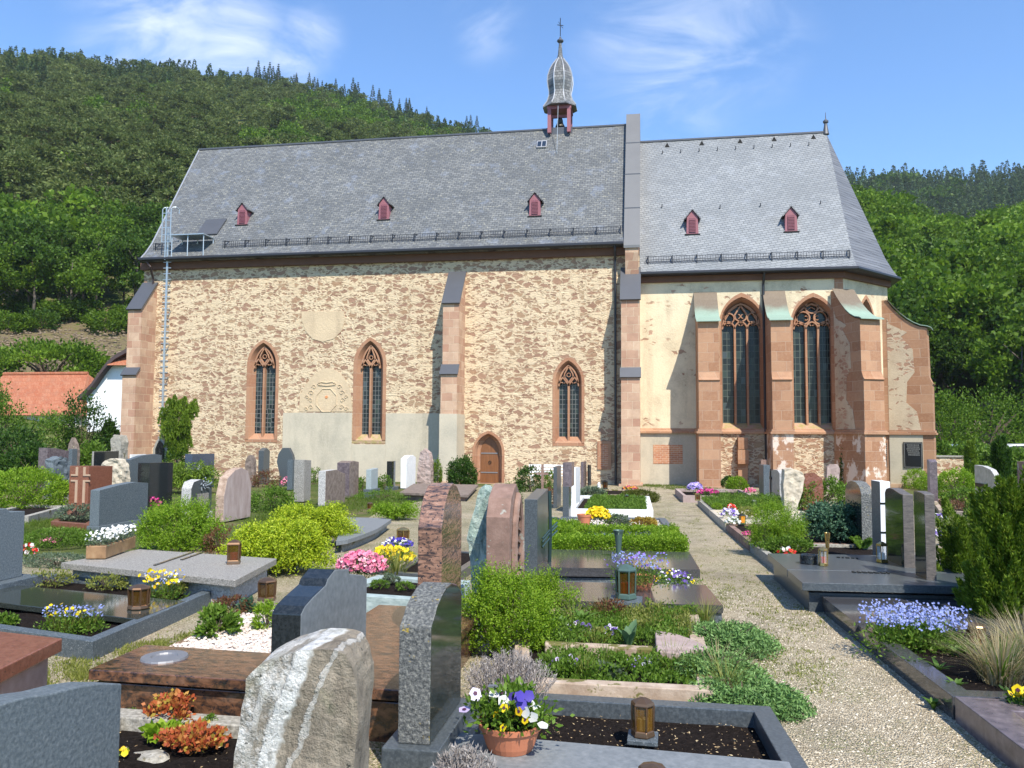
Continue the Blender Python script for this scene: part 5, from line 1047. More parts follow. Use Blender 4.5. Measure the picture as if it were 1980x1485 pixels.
# ================= GRAVE BEDS =================
def inset(q,w):
    q=[np.array(p,float) for p in q]; n=len(q); out=[]
    for i in range(n):
        a,b_,c_=q[i-1],q[i],q[(i+1)%n]; d1=(b_-a)/np.linalg.norm(b_-a); d2=(c_-b_)/np.linalg.norm(c_-b_); n1=np.array((-d1[1],d1[0])); n2=np.array((-d2[1],d2[0])); m_=(n1+n2); m_/=max(.3,m_@n1); out.append(b_+m_*w)
    return [tuple(p) for p in out]
def soil(name,q,z,m,par,amp=.02,n=14):
    """bumpy bed surface inside quad q (ccw)"""
    q=[np.array(p,float) for p in q]; V=[];F_=[]
    for i in range(n+1):
        for j in range(n+1):
            u,v=i/n,j/n; p=(q[0]*(1-u)+q[1]*u)*(1-v)+(q[3]*(1-u)+q[2]*u)*v; e=min(u,1-u,v,1-v); V.append((p[0],p[1],gz(*p)+z+(mnoise.noise(Vector((p[0]*5,p[1]*5,0)))*amp+mnoise.noise(Vector((p[0]*17,p[1]*17,3)))*amp*.5)*min(1,e*8)))
    for i in range(n):
        for j in range(n): a=i*(n+1)+j; F_.append((a,a+n+1,a+n+2,a+1))
    return mk(name,V,F_,m,par,smooth=True)
def chips(name,q,z,par,m,n=900,s=.012,seed=1):
    rs=np.random.RandomState(seed); q=[np.array(p,float) for p in q]; u=rs.rand(n);v=rs.rand(n); V=[]
    pts=(q[0][None]*(1-u)[:,None]+q[1][None]*u[:,None])*(1-v)[:,None]+(q[3][None]*(1-u)[:,None]+q[2][None]*u[:,None])*v[:,None]
    sc__=rs.uniform(.5,1.3,n)*s; off=rs.normal(size=(n,6,3)); off=off/np.linalg.norm(off,axis=2,keepdims=True)*sc__[:,None,None]
    octv=np.array([(1,0,0),(0,1,0),(-1,0,0),(0,-1,0),(0,0,.7),(0,0,-.3)])*1.0
    a=rs.uniform(0,6.28,n); c_,s__=np.cos(a),np.sin(a); vv=octv[None]*sc__[:,None,None]; vv=vv*rs.uniform(.7,1.3,(n,6,1))
    x=vv[:,:,0]*c_[:,None]-vv[:,:,1]*s__[:,None]; y=vv[:,:,0]*s__[:,None]+vv[:,:,1]*c_[:,None]
    zz_=(-SL*pts[:,1]+z)[:,None]+vv[:,:,2]; V=np.stack([x+pts[:,0:1],y+pts[:,1:2],zz_],2).reshape(-1,3); b6=np.arange(n)[:,None]*6
    f=np.concatenate([b6+np.array([[k,(k+1)%4,4]]) for k in range(4)]).astype(np.int32); o=mk(name,V,f,m,par); o['kind']='stuff'; return o
def grave(label,q,h,m,w=.1,fill=mSoil,fz=None,covers=(),amp=.02,fname='soil'):
    """kerbed grave; q: near-left, near-right, far-right, far-left; covers: list of (quad, top, thickness, material)"""
    c=np.mean(np.array(q,float),0); t=thing('grave',label,'grave',(c[0],c[1],gz(*c)))
    zt=[gz(*p)+h for p in q]; inn=inset(q,w); n=4; s=MB()
    o_=[(*p,gz(*p)-.05) for p in q]; t_=[(*p,gz(*p)+h) for p in q]; ti=[(*p,gz(*p)+h) for p in inn]; bi=[(*p,gz(*p)-.05) for p in inn]
    for i in range(4):
        j=(i+1)%4; s.add([o_[i],o_[j],t_[j],t_[i]],[(0,1,2,3)]); s.add([t_[i],t_[j],ti[j],ti[i]],[(0,1,2,3)]); s.add([ti[i],ti[j],bi[j],bi[i]],[(0,1,2,3)])
    k=s.mk('kerb',m,t); b=bmesh.new(); b.from_mesh(k.data); bmesh.ops.remove_doubles(b,verts=b.verts,dist=1e-4); bmesh.ops.recalc_face_normals(b,faces=b.faces); b.to_mesh(k.data); b.free()
    md=k.modifiers.new('bevel','BEVEL'); md.width=.006; md.segments=2; md.limit_method='ANGLE'
    if fill: soil(fname,inset(q,w*.7),(h-.045) if fz is None else fz,fill,t,amp)
    for cv in covers: 
        cq,top,th,cm=cv[:4]; s=MB(); s.prism(cq,[gz(*p)+top-th for p in cq],[gz(*p)+top for p in cq]); s.mk('cover_slab',cm,t,bevel=0 if cm is mSlabPol else .005)
    return t
g=lambda px,py,h=.15: tuple(G(px,py,h)[:2])
GA1=grave('dark grey granite grave with bare soil in the foreground beside the path',[(-1.0,3.1),(.77,3.25),(.69,4.85),(-.98,4.84)],.15,mBlackM,.11,fz=.06,covers=[([(-.99,2.6),(.66,2.6),(.655,4.02),(-.985,4.1)],.152,.15,mGreyMat)],amp=.03)
def litter(q,z,par,n,seed):
    rs=np.random.RandomState(seed); q=[np.array(p,float) for p in q]; u=rs.rand(n);v=rs.rand(n); p=(q[0][None]*(1-u)[:,None]+q[1][None]*u[:,None])*(1-v)[:,None]+(q[3][None]*(1-u)[:,None]+q[2][None]*u[:,None])*v[:,None]
    P3=np.stack([p[:,0],p[:,1],-SL*p[:,1]+z+rs.uniform(.0,.02,n)],1); d=unit(rs.normal(size=(n,3))*[1,1,.25]); vv,f=leafquads(P3,d,rs.uniform(.006,.022,n),.006,rs); o=mk('leaf_litter',vv,f,pebmat('dead_leaf_bits',(.22,.14,.07),(.38,.27,.14),(.55,.45,.28)),par); o['kind']='stuff'
litter([(-.85,4.15),(.6,4.1),(.56,4.7),(-.85,4.7)],.075,GA1,420,1)
GA2=grave('old grave edged with mossy sandstone and filled with pansies and weeds',[(-.85,5.12),(.42,5.15),(.45,7.45),(-1.2,7.45)],.13,mKerbS,.11,fz=.08,amp=.03)
MB().prism([(-.75,5.95),(.30,5.95),(.31,6.04),(-.76,6.04)],gz(0,6),gz(0,6)+.17).mk('dividing_kerb',mKerbS,GA2,bevel=.01)
GA3=grave('grave under a polished dark slab by the path, next to the box shrubs',[(-1.2,7.62),(.68,7.72),(.60,9.22),(-1.25,9.12)],.10,mBlueGr,.08,fz=.06,covers=[([(-1.18,7.6),(.69,7.7),(.61,8.8),(-1.22,8.66)],.17,.07,mSlabPol)])
GA4=grave('grave under a thick polished dark slab in front of the clipped hedge',[(-1.3,9.35),(.52,9.55),(.49,11.05),(-1.4,10.9)],.10,mBlueGr,.1,None,covers=[([(-1.3,9.3),(.6,9.55),(.56,11.1),(-1.42,10.95)],.22,.1,mSlabPol)])
GA5=grave('grave enclosed by a low clipped box hedge',[(-1.45,11.3),(.5,11.45),(.42,13.9),(-1.6,13.7)],.06,mConc,.08,amp=.03)
GA6=grave('grave of white chippings with grey kerb and dark inlaid squares',[(-1.75,14.8),(.5,14.95),(.38,17.3),(-1.8,17.1)],.14,mBlueGr,.14,mLtGrR,.08)
s=MB(); 
for i in range(4): x=-1.2+.24*i; MB().prism([(x,14.78),(x+.12,14.79),(x+.12,14.95),(x,14.94)],gz(0,15)+.06,gz(0,15)+.144).mk('inlay',mBlack,GA6)
chips('chippings',inset([(-1.75,14.8),(.5,14.95),(.38,17.3),(-1.8,17.1)],.14),.09,GA6,mPebW,700,.03,2)
GA7=grave('grave framed in white marble and planted with green ground cover',[(-1.78,18.4),(.14,18.6),(.07,23.8),(-1.95,23.6)],.2,mWhite,.14,fz=.12)
GA8=grave('far grave in the path row with low stone kerb below the buttress',[(-2.1,25.5),(-.1,25.7),(-.15,29.0),(-2.2,28.8)],.12,mKerbS,.12)
GL1=grave('slate coloured grave with polished centre slab between two flower strips at left',[(-6.9,6.1),(-4.06,5.42),(-4.33,7.7),(-6.75,8.15)],.15,mBlueGr,.1,fz=.08,covers=[([(-6.8,6.75),(-4.2,6.15),(-4.26,6.95),(-6.7,7.4)],.153,.05,mDkPol)])
GL0=thing('grave','red brown granite slab on a pale pink base at the lower left','grave',(-4.3,3.9,gz(0,3.9))); q=[(-5.2,3.0),(-3.22,2.9),(-3.55,4.46),(-5.4,4.75)]; s=MB(); s.prism(q,.27,.35); s.mk('cover_slab',mRedGr,GL0,bevel=.006); s=MB(); s.prism(inset(q,.06),-.1,.268); s.mk('base',mPinkSt,GL0)
qb=[(-3.2,4.31),(-1.3,4.28),(-1.35,6.4),(-3.4,6.5)]
GBR=grave('polished brown granite grave with a bed of white chippings and a round vase ring',qb,.22,mBrownPol,.1,None,covers=[([(-3.22,4.27),(-2.16,4.25),(-2.17,4.82),(-3.26,4.86)],.30,.06,mBrownPol),([(-2.15,4.25),(-1.27,4.24),(-1.32,6.42),(-2.2,6.44)],.30,.06,mBrownPol)])
cq=[(-3.2,4.87),(-2.22,4.84),(-2.24,6.36),(-3.3,6.4)]; soil('chippings_bed',cq,.22,mPebW,GBR,.02); chips('chippings',cq,.235,GBR,mPebW,3800,.013,4)
c=G(318,1272,.30); s=MB(); zt=gz(*c[:2])+.30; s.lathe((c[0],c[1],zt),[(.0,.001),(.075,.002),(.08,.012),(.135,.012),(.14,.0)],20); s.mk('vase_ring',mIronG,GBR)
GHE=grave('shaded soil bed behind washed concrete edging with red leaved plants',[(-2.85,2.7),(-1.72,2.7),(-1.75,4.2),(-3.0,4.2)],.12,mConc,.14,fz=.05,amp=.04)
litter([(-2.7,2.9),(-1.95,2.9),(-1.95,4.0),(-2.8,4.0)],.075,GHE,170,2)
chips('slate_chips',[(-1.95,2.75),(-1.5,2.6),(-1.6,3.15),(-1.9,3.1)],.1,GHE,mBlueGr,160,.03,5)
qs=[g(118,1088,.3),g(455,1122,.3),g(535,1080,.3),(-6.25,9.14)]
GSP=thing('grave','light speckled granite slab with dark raised lettering','grave',(-5.2,8.2,gz(0,8.2))); s=MB(); s.prism(qs,[gz(*p)+.23 for p in qs],[gz(*p)+.30 for p in qs]); s.mk('cover_slab',mLtGr,GSP,bevel=.006); s=MB(); qi=inset(qs,.09); s.prism(qi,[gz(*p)-.1 for p in qi],[gz(*p)+.229 for p in qi]); s.mk('base',mLtGrR,GSP)
s=MB(); a=np.array(g(302,1094,.3)); b_=np.array(g(372,1070,.3)); d_=(b_-a)/np.linalg.norm(b_-a); n_=np.array((-d_[1],d_[0]))
rr=random.Random(9)
for row,(u0,u1) in enumerate(((0,1),(.42,.62),(.70,1.0))):
    off=[0,-.12,-.12][row]; u=u0*np.linalg.norm(b_-a); 
    while u<u1*np.linalg.norm(b_-a): l=rr.uniform(.05,.09); p0=a+d_*u+n_*off; s.prism([tuple(p0),tuple(p0+d_*l),tuple(p0+d_*l+n_*.032),tuple(p0+n_*.032)],gz(*p0)+.3,gz(*p0)+.312); u+=l+.015
s.mk('raised_lettering',mBlack,GSP)
qc=[g(655,1040,.2),g(700,1035,.2),g(757,1003,.2),g(690,1001,.2)]
GC=thing('grave','pale grey slab grave with a bowed edge behind the yellow junipers','grave',(*qc[0],gz(*qc[0]))); p=[g(650,1046,.2),g(672,1043,.2),g(700,1034,.2),g(730,1022,.2),g(757,1004,.2),g(720,1001,.2),g(665,1000,.2)]; s=MB(); s.prism(p,[gz(*v)+.13 for v in p],[gz(*v)+.2 for v in p]); s.mk('cover_slab',mGreyMat,GC,bevel=.005); s=MB(); pi_=inset(p,.08); s.prism(pi_,[gz(*v)-.1 for v in pi_],[gz(*v)+.129 for v in pi_]); s.mk('base',mConc,GC)
grave('small soil bed with cushions of stonecrop behind a pale green stone kerb',[(-3.15,7.55),(-1.95,7.4),(-1.9,8.6),(-3.0,8.75)],.16,stone('pale_green_kerb',K((.3,(.20,.26,.26)),(.6,(.36,.44,.43)),(.8,(.5,.56,.54))),10,5,stretch=(1,3,3),rough=.8,bump=.4),.14,fz=.12)
grave('pansy bed behind a dark grey kerb left of the orange granite stone',[(-3.0,9.2),(-2.2,9.05),(-2.2,11.2),(-3.1,11.4)],.12,mBlackM,.1,fz=.1)
grave('red granite kerbed grave in front of the carved red headstone',[g(98,1010,.1),g(172,1016,.1),g(230,985,.1),g(150,980,.1)],.12,mRedGr,.12)
grave('grey kerbed grave at the foot of the round green shrub on the left',[g(-40,1000,.1),g(55,1003,.1),g(130,982,.1),g(40,980,.1)],.15,mConc,.12)
q=[g(772,952,.2),g(905,957,.2),g(925,937,.2),g(800,935,.2)]; GD=thing('grave','wide dark brown polished slab grave in front of the plastered buttress','grave',(*q[0],gz(*q[0]))); s=MB(); s.prism(q,[gz(*v)+.12 for v in q],[gz(*v)+.2 for v in q]); s.mk('cover_slab',mBrnSt,GD,bevel=.01); s=MB(); qi=inset(q,.1); s.prism(qi,[gz(*v)-.1 for v in qi],[gz(*v)+.119 for v in qi]); s.mk('base',mSandD,GD)
# right of the path
grave('brown grey granite kerbed bed at the lower right corner',[(1.85,2.9),(4.1,2.9),(4.1,5.2),(1.8,5.22)],.16,mPurp,.22,fz=.1)
GR1=grave('grave with blue forget-me-nots and a dark slab at its far end',[(1.8,5.26),(4.1,5.4),(3.9,8.6),(1.71,8.35)],.15,mSlabPol,.14,fz=.1,covers=[([(1.72,7.2),(3.9,7.35),(3.88,8.62),(1.70,8.37)],.17,.08,mSlabPol)],amp=.03)
litter([(2.0,5.5),(3.2,5.5),(3.2,7.0),(2.0,7.0)],.12,GR1,300,3)
GR2=grave('wide grave under two honed dark slabs with raised lettering',[(1.58,8.4),(3.5,8.55),(3.5,10.65),(1.55,10.45)],.2,mBlackM,.1,None,covers=[([(1.5,8.3),(3.6,8.47),(3.58,9.3),(1.5,9.12)],.31,.08,mBlackM),([(1.5,9.16),(3.58,9.34),(3.4,10.7),(1.49,10.5)],.31,.08,mBlackM)])
def glyphs(name,px0,py,px1,h,m,par,hz=.012,sz=.05,seed=1):
    a=np.array(g(px0,py,h)); b_=np.array(g(px1,py+2,h)); L=np.linalg.norm(b_-a); d_=(b_-a)/L; n_=np.array((-d_[1],d_[0])); rr=random.Random(seed); s=MB(); u=0
    while u<L: l=rr.uniform(.4,.9)*sz; p0=a+d_*u; s.prism([tuple(p0),tuple(p0+d_*l),tuple(p0+d_*l+n_*sz*1.3),tuple(p0+n_*sz*1.3)],gz(*p0)+h-.002,gz(*p0)+h+hz); u+=l+.02
    return s.mk(name,m,par)
mLetB=plain('bronze_letters',(.03,.032,.03),.35,.6)
for a_,y_,b__ in ((1618,1079,1660),(1650,1108,1722),(1890-90,1093,1830)): glyphs('lettering',a_,y_,b__,.31,mLetB,GR2,seed=a_)
chain=[(1.66,10.62,1.58,13.0,mConc,'grave with a big feathery green bush and a blue juniper'),(1.58,13.05,1.52,16.2,mSandD,'grave with reddish kerb and white pansies beside the path'),(1.51,16.25,1.46,19.6,mLime,'pale sandy grave next to the path, with a small ball plant on it'),(1.46,19.65,1.42,23.4,mConc,'grave covered by a dense green carpet of ground cover'),(1.05,24.2,.95,28.2,mSandP,'pink stone kerbed grave with lilac flowers nearest the choir buttress')]
for i,(xa,ya,xb,yb_,m_,lab) in enumerate(chain):
    q=[(xa,ya),(xa+2.1,ya+.12),(xb+2.2,yb_+.12),(xb,yb_)]; grave(lab,q,.16 if i<4 else .22,m_,.1,fill=(mSoil if i!=2 else mLime),fz=.12)
grave('pale kerbed grave with red blooms beyond the black stones at right',[g(1815,990,.1),g(1960,1000,.1),g(1960,965,.1),g(1800,968,.1)],.15,mKerbS,.12)
# ================= LANTERNS, VASES, POTS =================
mBrass=plain('old_bronze_lantern',(.22,.13,.075),.35,.8); mAmber=None
def glassy(name,col,a=.35):
    t=NT(name); t.fin(col,.08,.6); t.b.inputs['Alpha'].default_value=a; return t.m
mAmb=glassy('amber_glass',(.07,.035,.006),.7); mRedC=plain('red_candle_cup',(.55,.02,.01),.35); mClear=glassy('clear_glass',(.7,.75,.75),.25)
mGold=plain('brass_lantern',(.55,.38,.14),.25,.9); mPat=plain('green_bronze_lantern',(.10,.16,.13),.4,.5); mTerra=plain('terracotta',(.48,.17,.085),.8,bump=.1); mWax=plain('white_wax',(.8,.78,.7),.5)
def lantern(label,px,pyb,pyt,h,n=6,m=None,plate=None,glass=None,candle=True,fat=.3,roofm=None):
    m=m or mBrass; c=G(px,pyb,h); x,y=c[0],c[1]; z0=gz(x,y)+h; H=P(px,pyt,y)[2]-z0; r=H*fat
    t=thing('grave_lantern',label,'lantern',(x,y,z0)); rot=pi/n+.35
    if plate: s=MB(); w,ph=plate; s.ext([(x+w*cos(a+.75),y+w*sin(a+.75),z0) for a in (0,pi/2,pi,1.5*pi)],(0,0,ph)); s.mk('stand_plate',mBlueGr,t,bevel=.004); z0+=ph+.001; H-=ph
    s=MB(); s.lathe((x,y,z0),[(r*1.0,0),(r*1.08,H*.03),(r*1.0,H*.14),(r*.92,H*.17)],n,rot=rot); s.mk('foot',m,t,bevel=.002)
    s=MB()
    for k in range(n):
        a=2*pi*k/n+rot; s.tube([(x+r*.92*cos(a),y+r*.92*sin(a),z0+H*.17),(x+r*.98*cos(a),y+r*.98*sin(a),z0+H*.8)],max(.003,r*.09),5)
    s.lathe((x,y,z0+H*.79),[(r*1.0,0),(r*1.03,H*.02),(r*.98,H*.045)],n,rot=rot); s.mk('frame',m,t)
    s=MB(); b=len(s.v)
    A=[(x+r*.87*cos(2*pi*k/n+rot),y+r*.87*sin(2*pi*k/n+rot)) for k in range(n)]; strip(s,[(*p,z0+H*.17) for p in A],[(*p,z0+H*.79) for p in A]); s.mk('glass',glass or mAmb,t)
    s=MB(); s.lathe((x,y,z0+H*.83),[(r*1.06,0),(r*.95,H*.06),(r*.4,H*.14),(r*.12,H*.165),(r*.05,H*.17)],n,rot=rot); s.mk('lid',roofm or m,t)
    if candle: s=MB(); s.lathe((x,y,z0+H*.171),[(r*.5,0),(r*.5,H*.28),(r*.42,H*.3)],12); s.mk('candle',mRedC if candle is True else candle,t)
    return t
lantern('hexagonal bronze lantern with amber glass on a square granite plate in the foreground soil',1243,1432,1348,.1,6,plate=(.11,.025),candle=plain('yellowed_candle',(.35,.25,.10),.6),glass=glassy('deep_amber_glass',(.16,.08,.01),.6),fat=.27)
lantern('round bronze lantern with amber glass on the polished centre slab at left',268,1176,1129,.155,8,candle=None,fat=.42)
lantern('square bronze lantern with a red candle on the speckled granite slab',452,1090,1043,.30,4,fat=.33)
lantern('hexagonal bronze lantern at the back of the white chippings bed',516,1160,1116,.25,6,fat=.42,candle=None)
lantern('brass lantern with red candle behind the yellow pansies',779,1051,1019,.12,6,m=mGold,fat=.42)
lantern('green bronze lantern with bright red candle on a square plate on the polished slab',1210,1168,1090,.17,6,m=mPat,plate=(.21,.05),fat=.26)
lantern('small brass lantern on the gravel in front of the trimmed grass mound',715,985,971,.05,6,m=mBrass,fat=.4)
lantern('small dark lantern with red light below the blocked niche',1170,946,928,.1,6,m=mIron,fat=.28)
lantern('small brass lantern at the corner of the lilac flowered grave',1349,968,953,.2,6,m=mGold,fat=.35)
lantern('black square lantern with orange glass next to white pansies',1435,1014,993,.15,4,m=mIron,fat=.34,glass=glassy('orange_glass',(.8,.3,.03),.8))
lantern('slim grey lantern standing in the dense green ground cover',1458,983,966,.15,4,m=mIronG,fat=.25,glass=mClear,candle=None)
lantern('tall cylindrical lantern with spiral glass and red candle on the honed dark slab',1592,1094,1057,.31,8,m=mGold,fat=.24,glass=mClear)
lantern('square brass framed glass lantern in front of the black headstones',1706,1088,1047,.31,4,m=mGold,fat=.25,glass=mClear,candle=mWax)
lantern('black storm lantern on the dark slab behind the forget-me-nots',1828,1190,1167,.17,4,m=mIron,fat=.38,glass=mClear,candle=None)
lantern('brown mushroom topped lantern beside the dry ornamental grass',1888,1248,1203,.12,10,m=mBrass,fat=.38,candle=None,glass=plain('smoked_brown_glass',(.10,.04,.015),.15))
lantern('small green lantern standing in the green ground cover of the white framed grave',1212,965,956,.2,6,m=mPat,fat=.4,candle=None)
lantern('bronze lantern lid just reaching into the bottom edge of the picture',1262,1530,1476,.155,8,fat=.5,candle=None)
def vase(label,px,pyb,pyt,h,prof,m,n=20,name='vase',cat_='vase',hand=None):
    c=G(px,pyb,h); x,y=c[0],c[1]; z0=gz(x,y)+h; H=P(px,pyt,y)[2]-z0; t=thing(name,label,cat_,(x,y,z0)); s=MB(); s.lathe((x,y,z0),[(r*H,z*H) for r,z in prof],n); s.mk('body',m,t,smooth=False); return t,x,y,z0,H
t,x,y,z0,H=vase('tall green bronze vase on a square foot on the thick dark slab',1196,1078,1025,.22,[(.10,.02),(.12,.04),(.09,.12),(.10,.3),(.12,.6),(.15,.85),(.20,.97),(.205,1),(.18,1),(.14,.9),(.01,.88)],mPat); s=MB(); s.box(x-.09,x+.09,y-.09,y+.09,z0-.0,z0+.04); s.mk('foot',mBlueGr,t,bevel=.004)
vase('brass flower vase behind the cylindrical lantern',1600,1062,1030,.31,[(.1,0),(.11,.1),(.12,.5),(.17,.95),(.18,1),(.15,1),(.1,.9),(.01,.88)],mGold)
vase('toppled round green bronze vase mouth beside the slim dark stele',1071,1014,1000,.15,[(.35,0),(.45,.3),(.5,.9),(.55,1),(.4,1),(.3,.7),(.01,.6)],mPat)
vase('small white figurine vase left of the lantern below the niche',1158,943,932,.12,[(.3,0),(.25,.3),(.3,.6),(.15,.85),(.05,1)],mWhite)
t,x,y,z0,H=vase('low round black stone bowl dish on the honed dark slab',1564,1090,1070,.31,[(.0,0),(.8,.02),(.84,.1),(.84,.85),(.8,.9),(.7,.9),(.6,.8),(.01,.8)],mBlack,28,'candle_bowl','bowl')
for px,py in ((1544,1088),(1549,1072)): pass
# garden bench
bx0,bx1=P(1021,910,33)[0],P(1091,910,33)[0]; zg=gz(0,33); t=thing('garden_bench','long white slatted garden bench against the nave wall','bench',((bx0+bx1)/2,33,zg))
mWP=plain('white_painted_wood',(.75,.75,.73),.5)
s=MB()
for i in range(4): s.box(bx0,bx1,32.75+i*.11,32.84+i*.11,zg+.42,zg+.45)
s.mk('seat',mWP,t); s=MB()
for i in range(3): s.box(bx0,bx1,33.22,33.25,zg+.52+i*.13,zg+.61+i*.13)
s.mk('backrest',mWP,t)
for x in (bx0+.15,bx1-.2): MB().box(x,x+.06,32.75,33.3,zg,zg+.418).mk('leg',mWP,t)
# pots
def pot(label,px,pyb,h,r,H,m=None,name='flower_bowl'):
    c=G(px,pyb,h); x,y=c[0],c[1]+r; z0=gz(x,y)+h; t=thing(name,label,'planter',(x,y,z0)); s=MB(); s.lathe((x,y,z0),[(r*.7,0),(r*.78,H*.2),(r*.93,H*.75),(r*1.0,H*.8),(r*1.03,H),(r*.95,H),(r*.9,H*.85),(.01,H*.84)],28); s.mk('bowl',m or mTerra,t,smooth=False); s=MB(); s.lathe((x,y,z0),[(r*.9,H*.86),(r*.4,H*.93),(.01,H*.95)],20); s.mk('soil',mSoil,t); return (x,y,z0+H*.9)
# foliage & blossoms
mBoxL=leafmat('bright_box_leaves',[(0,(.13,.25,.010)),(.5,(.25,.42,.02)),(1,(.40,.56,.06))]); mDkL=leafmat('dark_shrub_leaves',[(0,(.025,.07,.010)),(.6,(.06,.14,.018)),(1,(.12,.22,.03))]); mMidL=leafmat('garden_leaves',[(0,(.075,.15,.014)),(.5,(.145,.27,.025)),(1,(.25,.39,.06))])
mYelJ=leafmat('golden_juniper_sprays',[(0,(.20,.31,.008)),(.45,(.41,.53,.018)),(1,(.60,.67,.05))],trans=.3); mBluJ=leafmat('blue_green_juniper',[(0,(.03,.085,.05)),(.5,(.07,.155,.085)),(1,(.13,.24,.13))],trans=.2); mCreepJ=leafmat('creeping_juniper',[(0,(.08,.17,.045)),(.5,(.17,.31,.085)),(1,(.29,.46,.15))],trans=.2)
mThuja=leafmat('thuja_sprays',[(0,(.075,.14,.010)),(.5,(.16,.26,.018)),(1,(.27,.37,.045))],trans=.25); mDry=leafmat('dry_lavender_twigs',[(0,(.20,.18,.17)),(.5,(.34,.31,.29)),(1,(.50,.46,.43))],trans=.1); mStraw=leafmat('straw_coloured_grass',[(0,(.30,.24,.11)),(.5,(.48,.40,.22)),(1,(.66,.58,.38))])
mGrass=leafmat('grass_blades',[(0,(.07,.13,.012)),(.5,(.13,.21,.022)),(1,(.24,.30,.05))]); mRedL=leafmat('orange_red_leaves',[(0,(.35,.06,.025)),(.5,(.48,.14,.045)),(.8,(.50,.26,.06)),(1,(.40,.42,.06))],trans=.2)
mRedBr=leafmat('red_brown_stonecrop',[(0,(.16,.05,.03)),(.5,(.25,.11,.06)),(1,(.20,.22,.08))]); mGrG=leafmat('grey_green_leaves',[(0,(.10,.15,.08)),(.5,(.18,.24,.14)),(1,(.30,.36,.24))]); mTwig=plain('brown_twigs',(.09,.065,.045),.9)
mTuft=leafmat('pale_yellow_green_leaves',[(0,(.16,.20,.03)),(.5,(.28,.31,.06)),(1,(.42,.42,.14))])
def petal(name,a,b_): return leafmat(name,[(0,a),(.6,b_),(1,tuple(min(1,q*1.15) for q in b_))],trans=.25)
pYel=petal('yellow_petals',(.75,.50,.01),(.90,.72,.02)); pPink=petal('pink_petals',(.62,.10,.22),(.85,.32,.45)); pBlue=petal('blue_petals',(.17,.22,.50),(.32,.38,.72)); pVio=petal('violet_petals',(.12,.06,.35),(.30,.20,.62)); pWht=petal('white_petals',(.70,.70,.66),(.88,.88,.86)); pMag=petal('magenta_petals',(.42,.02,.16),(.70,.08,.30)); pRed=petal('red_petals',(.6,.02,.02),(.8,.06,.04)); pLil=petal('lilac_petals',(.36,.26,.66),(.58,.48,.85)); pPur=petal('deep_blue_petals',(.05,.03,.25),(.10,.07,.45)); pOr=petal('orange_petals',(.7,.22,.02),(.85,.45,.04)); pPal=petal('pale_lilac_petals',(.55,.45,.72),(.82,.78,.92))
mEye=plain('dark_flower_eyes',(.06,.01,.04),.7)
def flowers(par,name,pts,r,m,seed=0,up=.7,eye=None):
    rs=np.random.RandomState(seed+5); n=len(pts); pts=np.asarray(pts,float); nrm=unit(rs.normal(size=(n,3))*.5+np.array([.15,-.75,up])); a=unit(np.cross(nrm,rs.normal(size=(n,3)))); b_=np.cross(nrm,a)
    V=[];K5=5; rr_=np.broadcast_to(r,(n,))[:,None]
    Vv=[pts]
    ring=[]
    for k in range(10):
        an=2*pi*k/10; q=rr_*(1.0 if k%2==0 else .86); ring.append(pts+(a*cos(an)+b_*sin(an))*q+nrm*rr_*.15)
    V=np.stack([pts]+ring,1).reshape(-1,3); b11=np.arange(n)[:,None]*11; f=np.concatenate([b11+np.array([[0,1+k,1+(k+1)%10]]) for k in range(10)]).astype(np.int32)
    o=mk(name,V,f,m,par)
    if eye:
        e=pts+nrm*rr_*.2; V=np.stack([e]+[e+(a*cos(2*pi*k/5)+b_*sin(2*pi*k/5))*rr_*.38 for k in range(5)],1).reshape(-1,3); b6=np.arange(n)[:,None]*6; f=np.concatenate([b6+np.array([[0,1+k,1+(k+1)%5]]) for k in range(5)]).astype(np.int32); mk('flower_eye',V,f,eye,o)
    return o
def sprig(n,c,R_,H,rs,lean=.6,blade=False):
    a=rs.uniform(0,2*pi,n); r=R_*rs.uniform(0,1,n)**.6; p=np.stack([c[0]+r*np.cos(a)*.7,c[1]+r*np.sin(a)*.7,np.full(n,c[2])],1); return p,a,r
def tuft(par,name,c,R_,H,n,m,seed=0,w=.008,lean=.8,segs=3):
    """arching blades"""
    rs=np.random.RandomState(seed+9); a=rs.uniform(0,2*pi,n); r=rs.uniform(.0,.35,n)*R_; L=H*rs.uniform(.6,1.2,n); ln=rs.uniform(.2,1,n)*lean; bx=c[0]+r*np.cos(a); by=c[1]+r*np.sin(a); V=[];side=np.stack([-np.sin(a),np.cos(a),0*a],1)*w/2
    for k in range(segs+1):
        t_=k/segs; out=R_*ln*t_**1.6; z=L*(t_-.35*ln*t_**2.5); p=np.stack([bx+np.cos(a)*out,by+np.sin(a)*out,c[2]+z],1); ww=(1-t_)**.7 if k<segs else .05; V.append(p-side*ww); V.append(p+side*ww)
    V=np.stack(V,1).reshape(-1,3); k2=2*(segs+1); b0=np.arange(n)[:,None]*k2; f=np.concatenate([b0+np.array([[2*k,2*k+1,2*k+3,2*k+2]]) for k in range(segs)]).astype(np.int32); return mk(name,V,f,m,par)
def leafy(par,name,c,rad,n,L,m,seed=0,asp=.5,clumps=40,sig=.16,low=-.1,shell=.75):
    rs=np.random.RandomState(seed+3); p,d=blob(n,c,rad,rs,clumps,sig,shell,low); k=p[:,2]>c[2]-rad[2]*.95; p,d=p[k],d[k]; v,f=leafquads(p,d,rs.uniform(.6,1.2,len(p))*L,L*asp,rs); return mk(name,v,f,m,par)
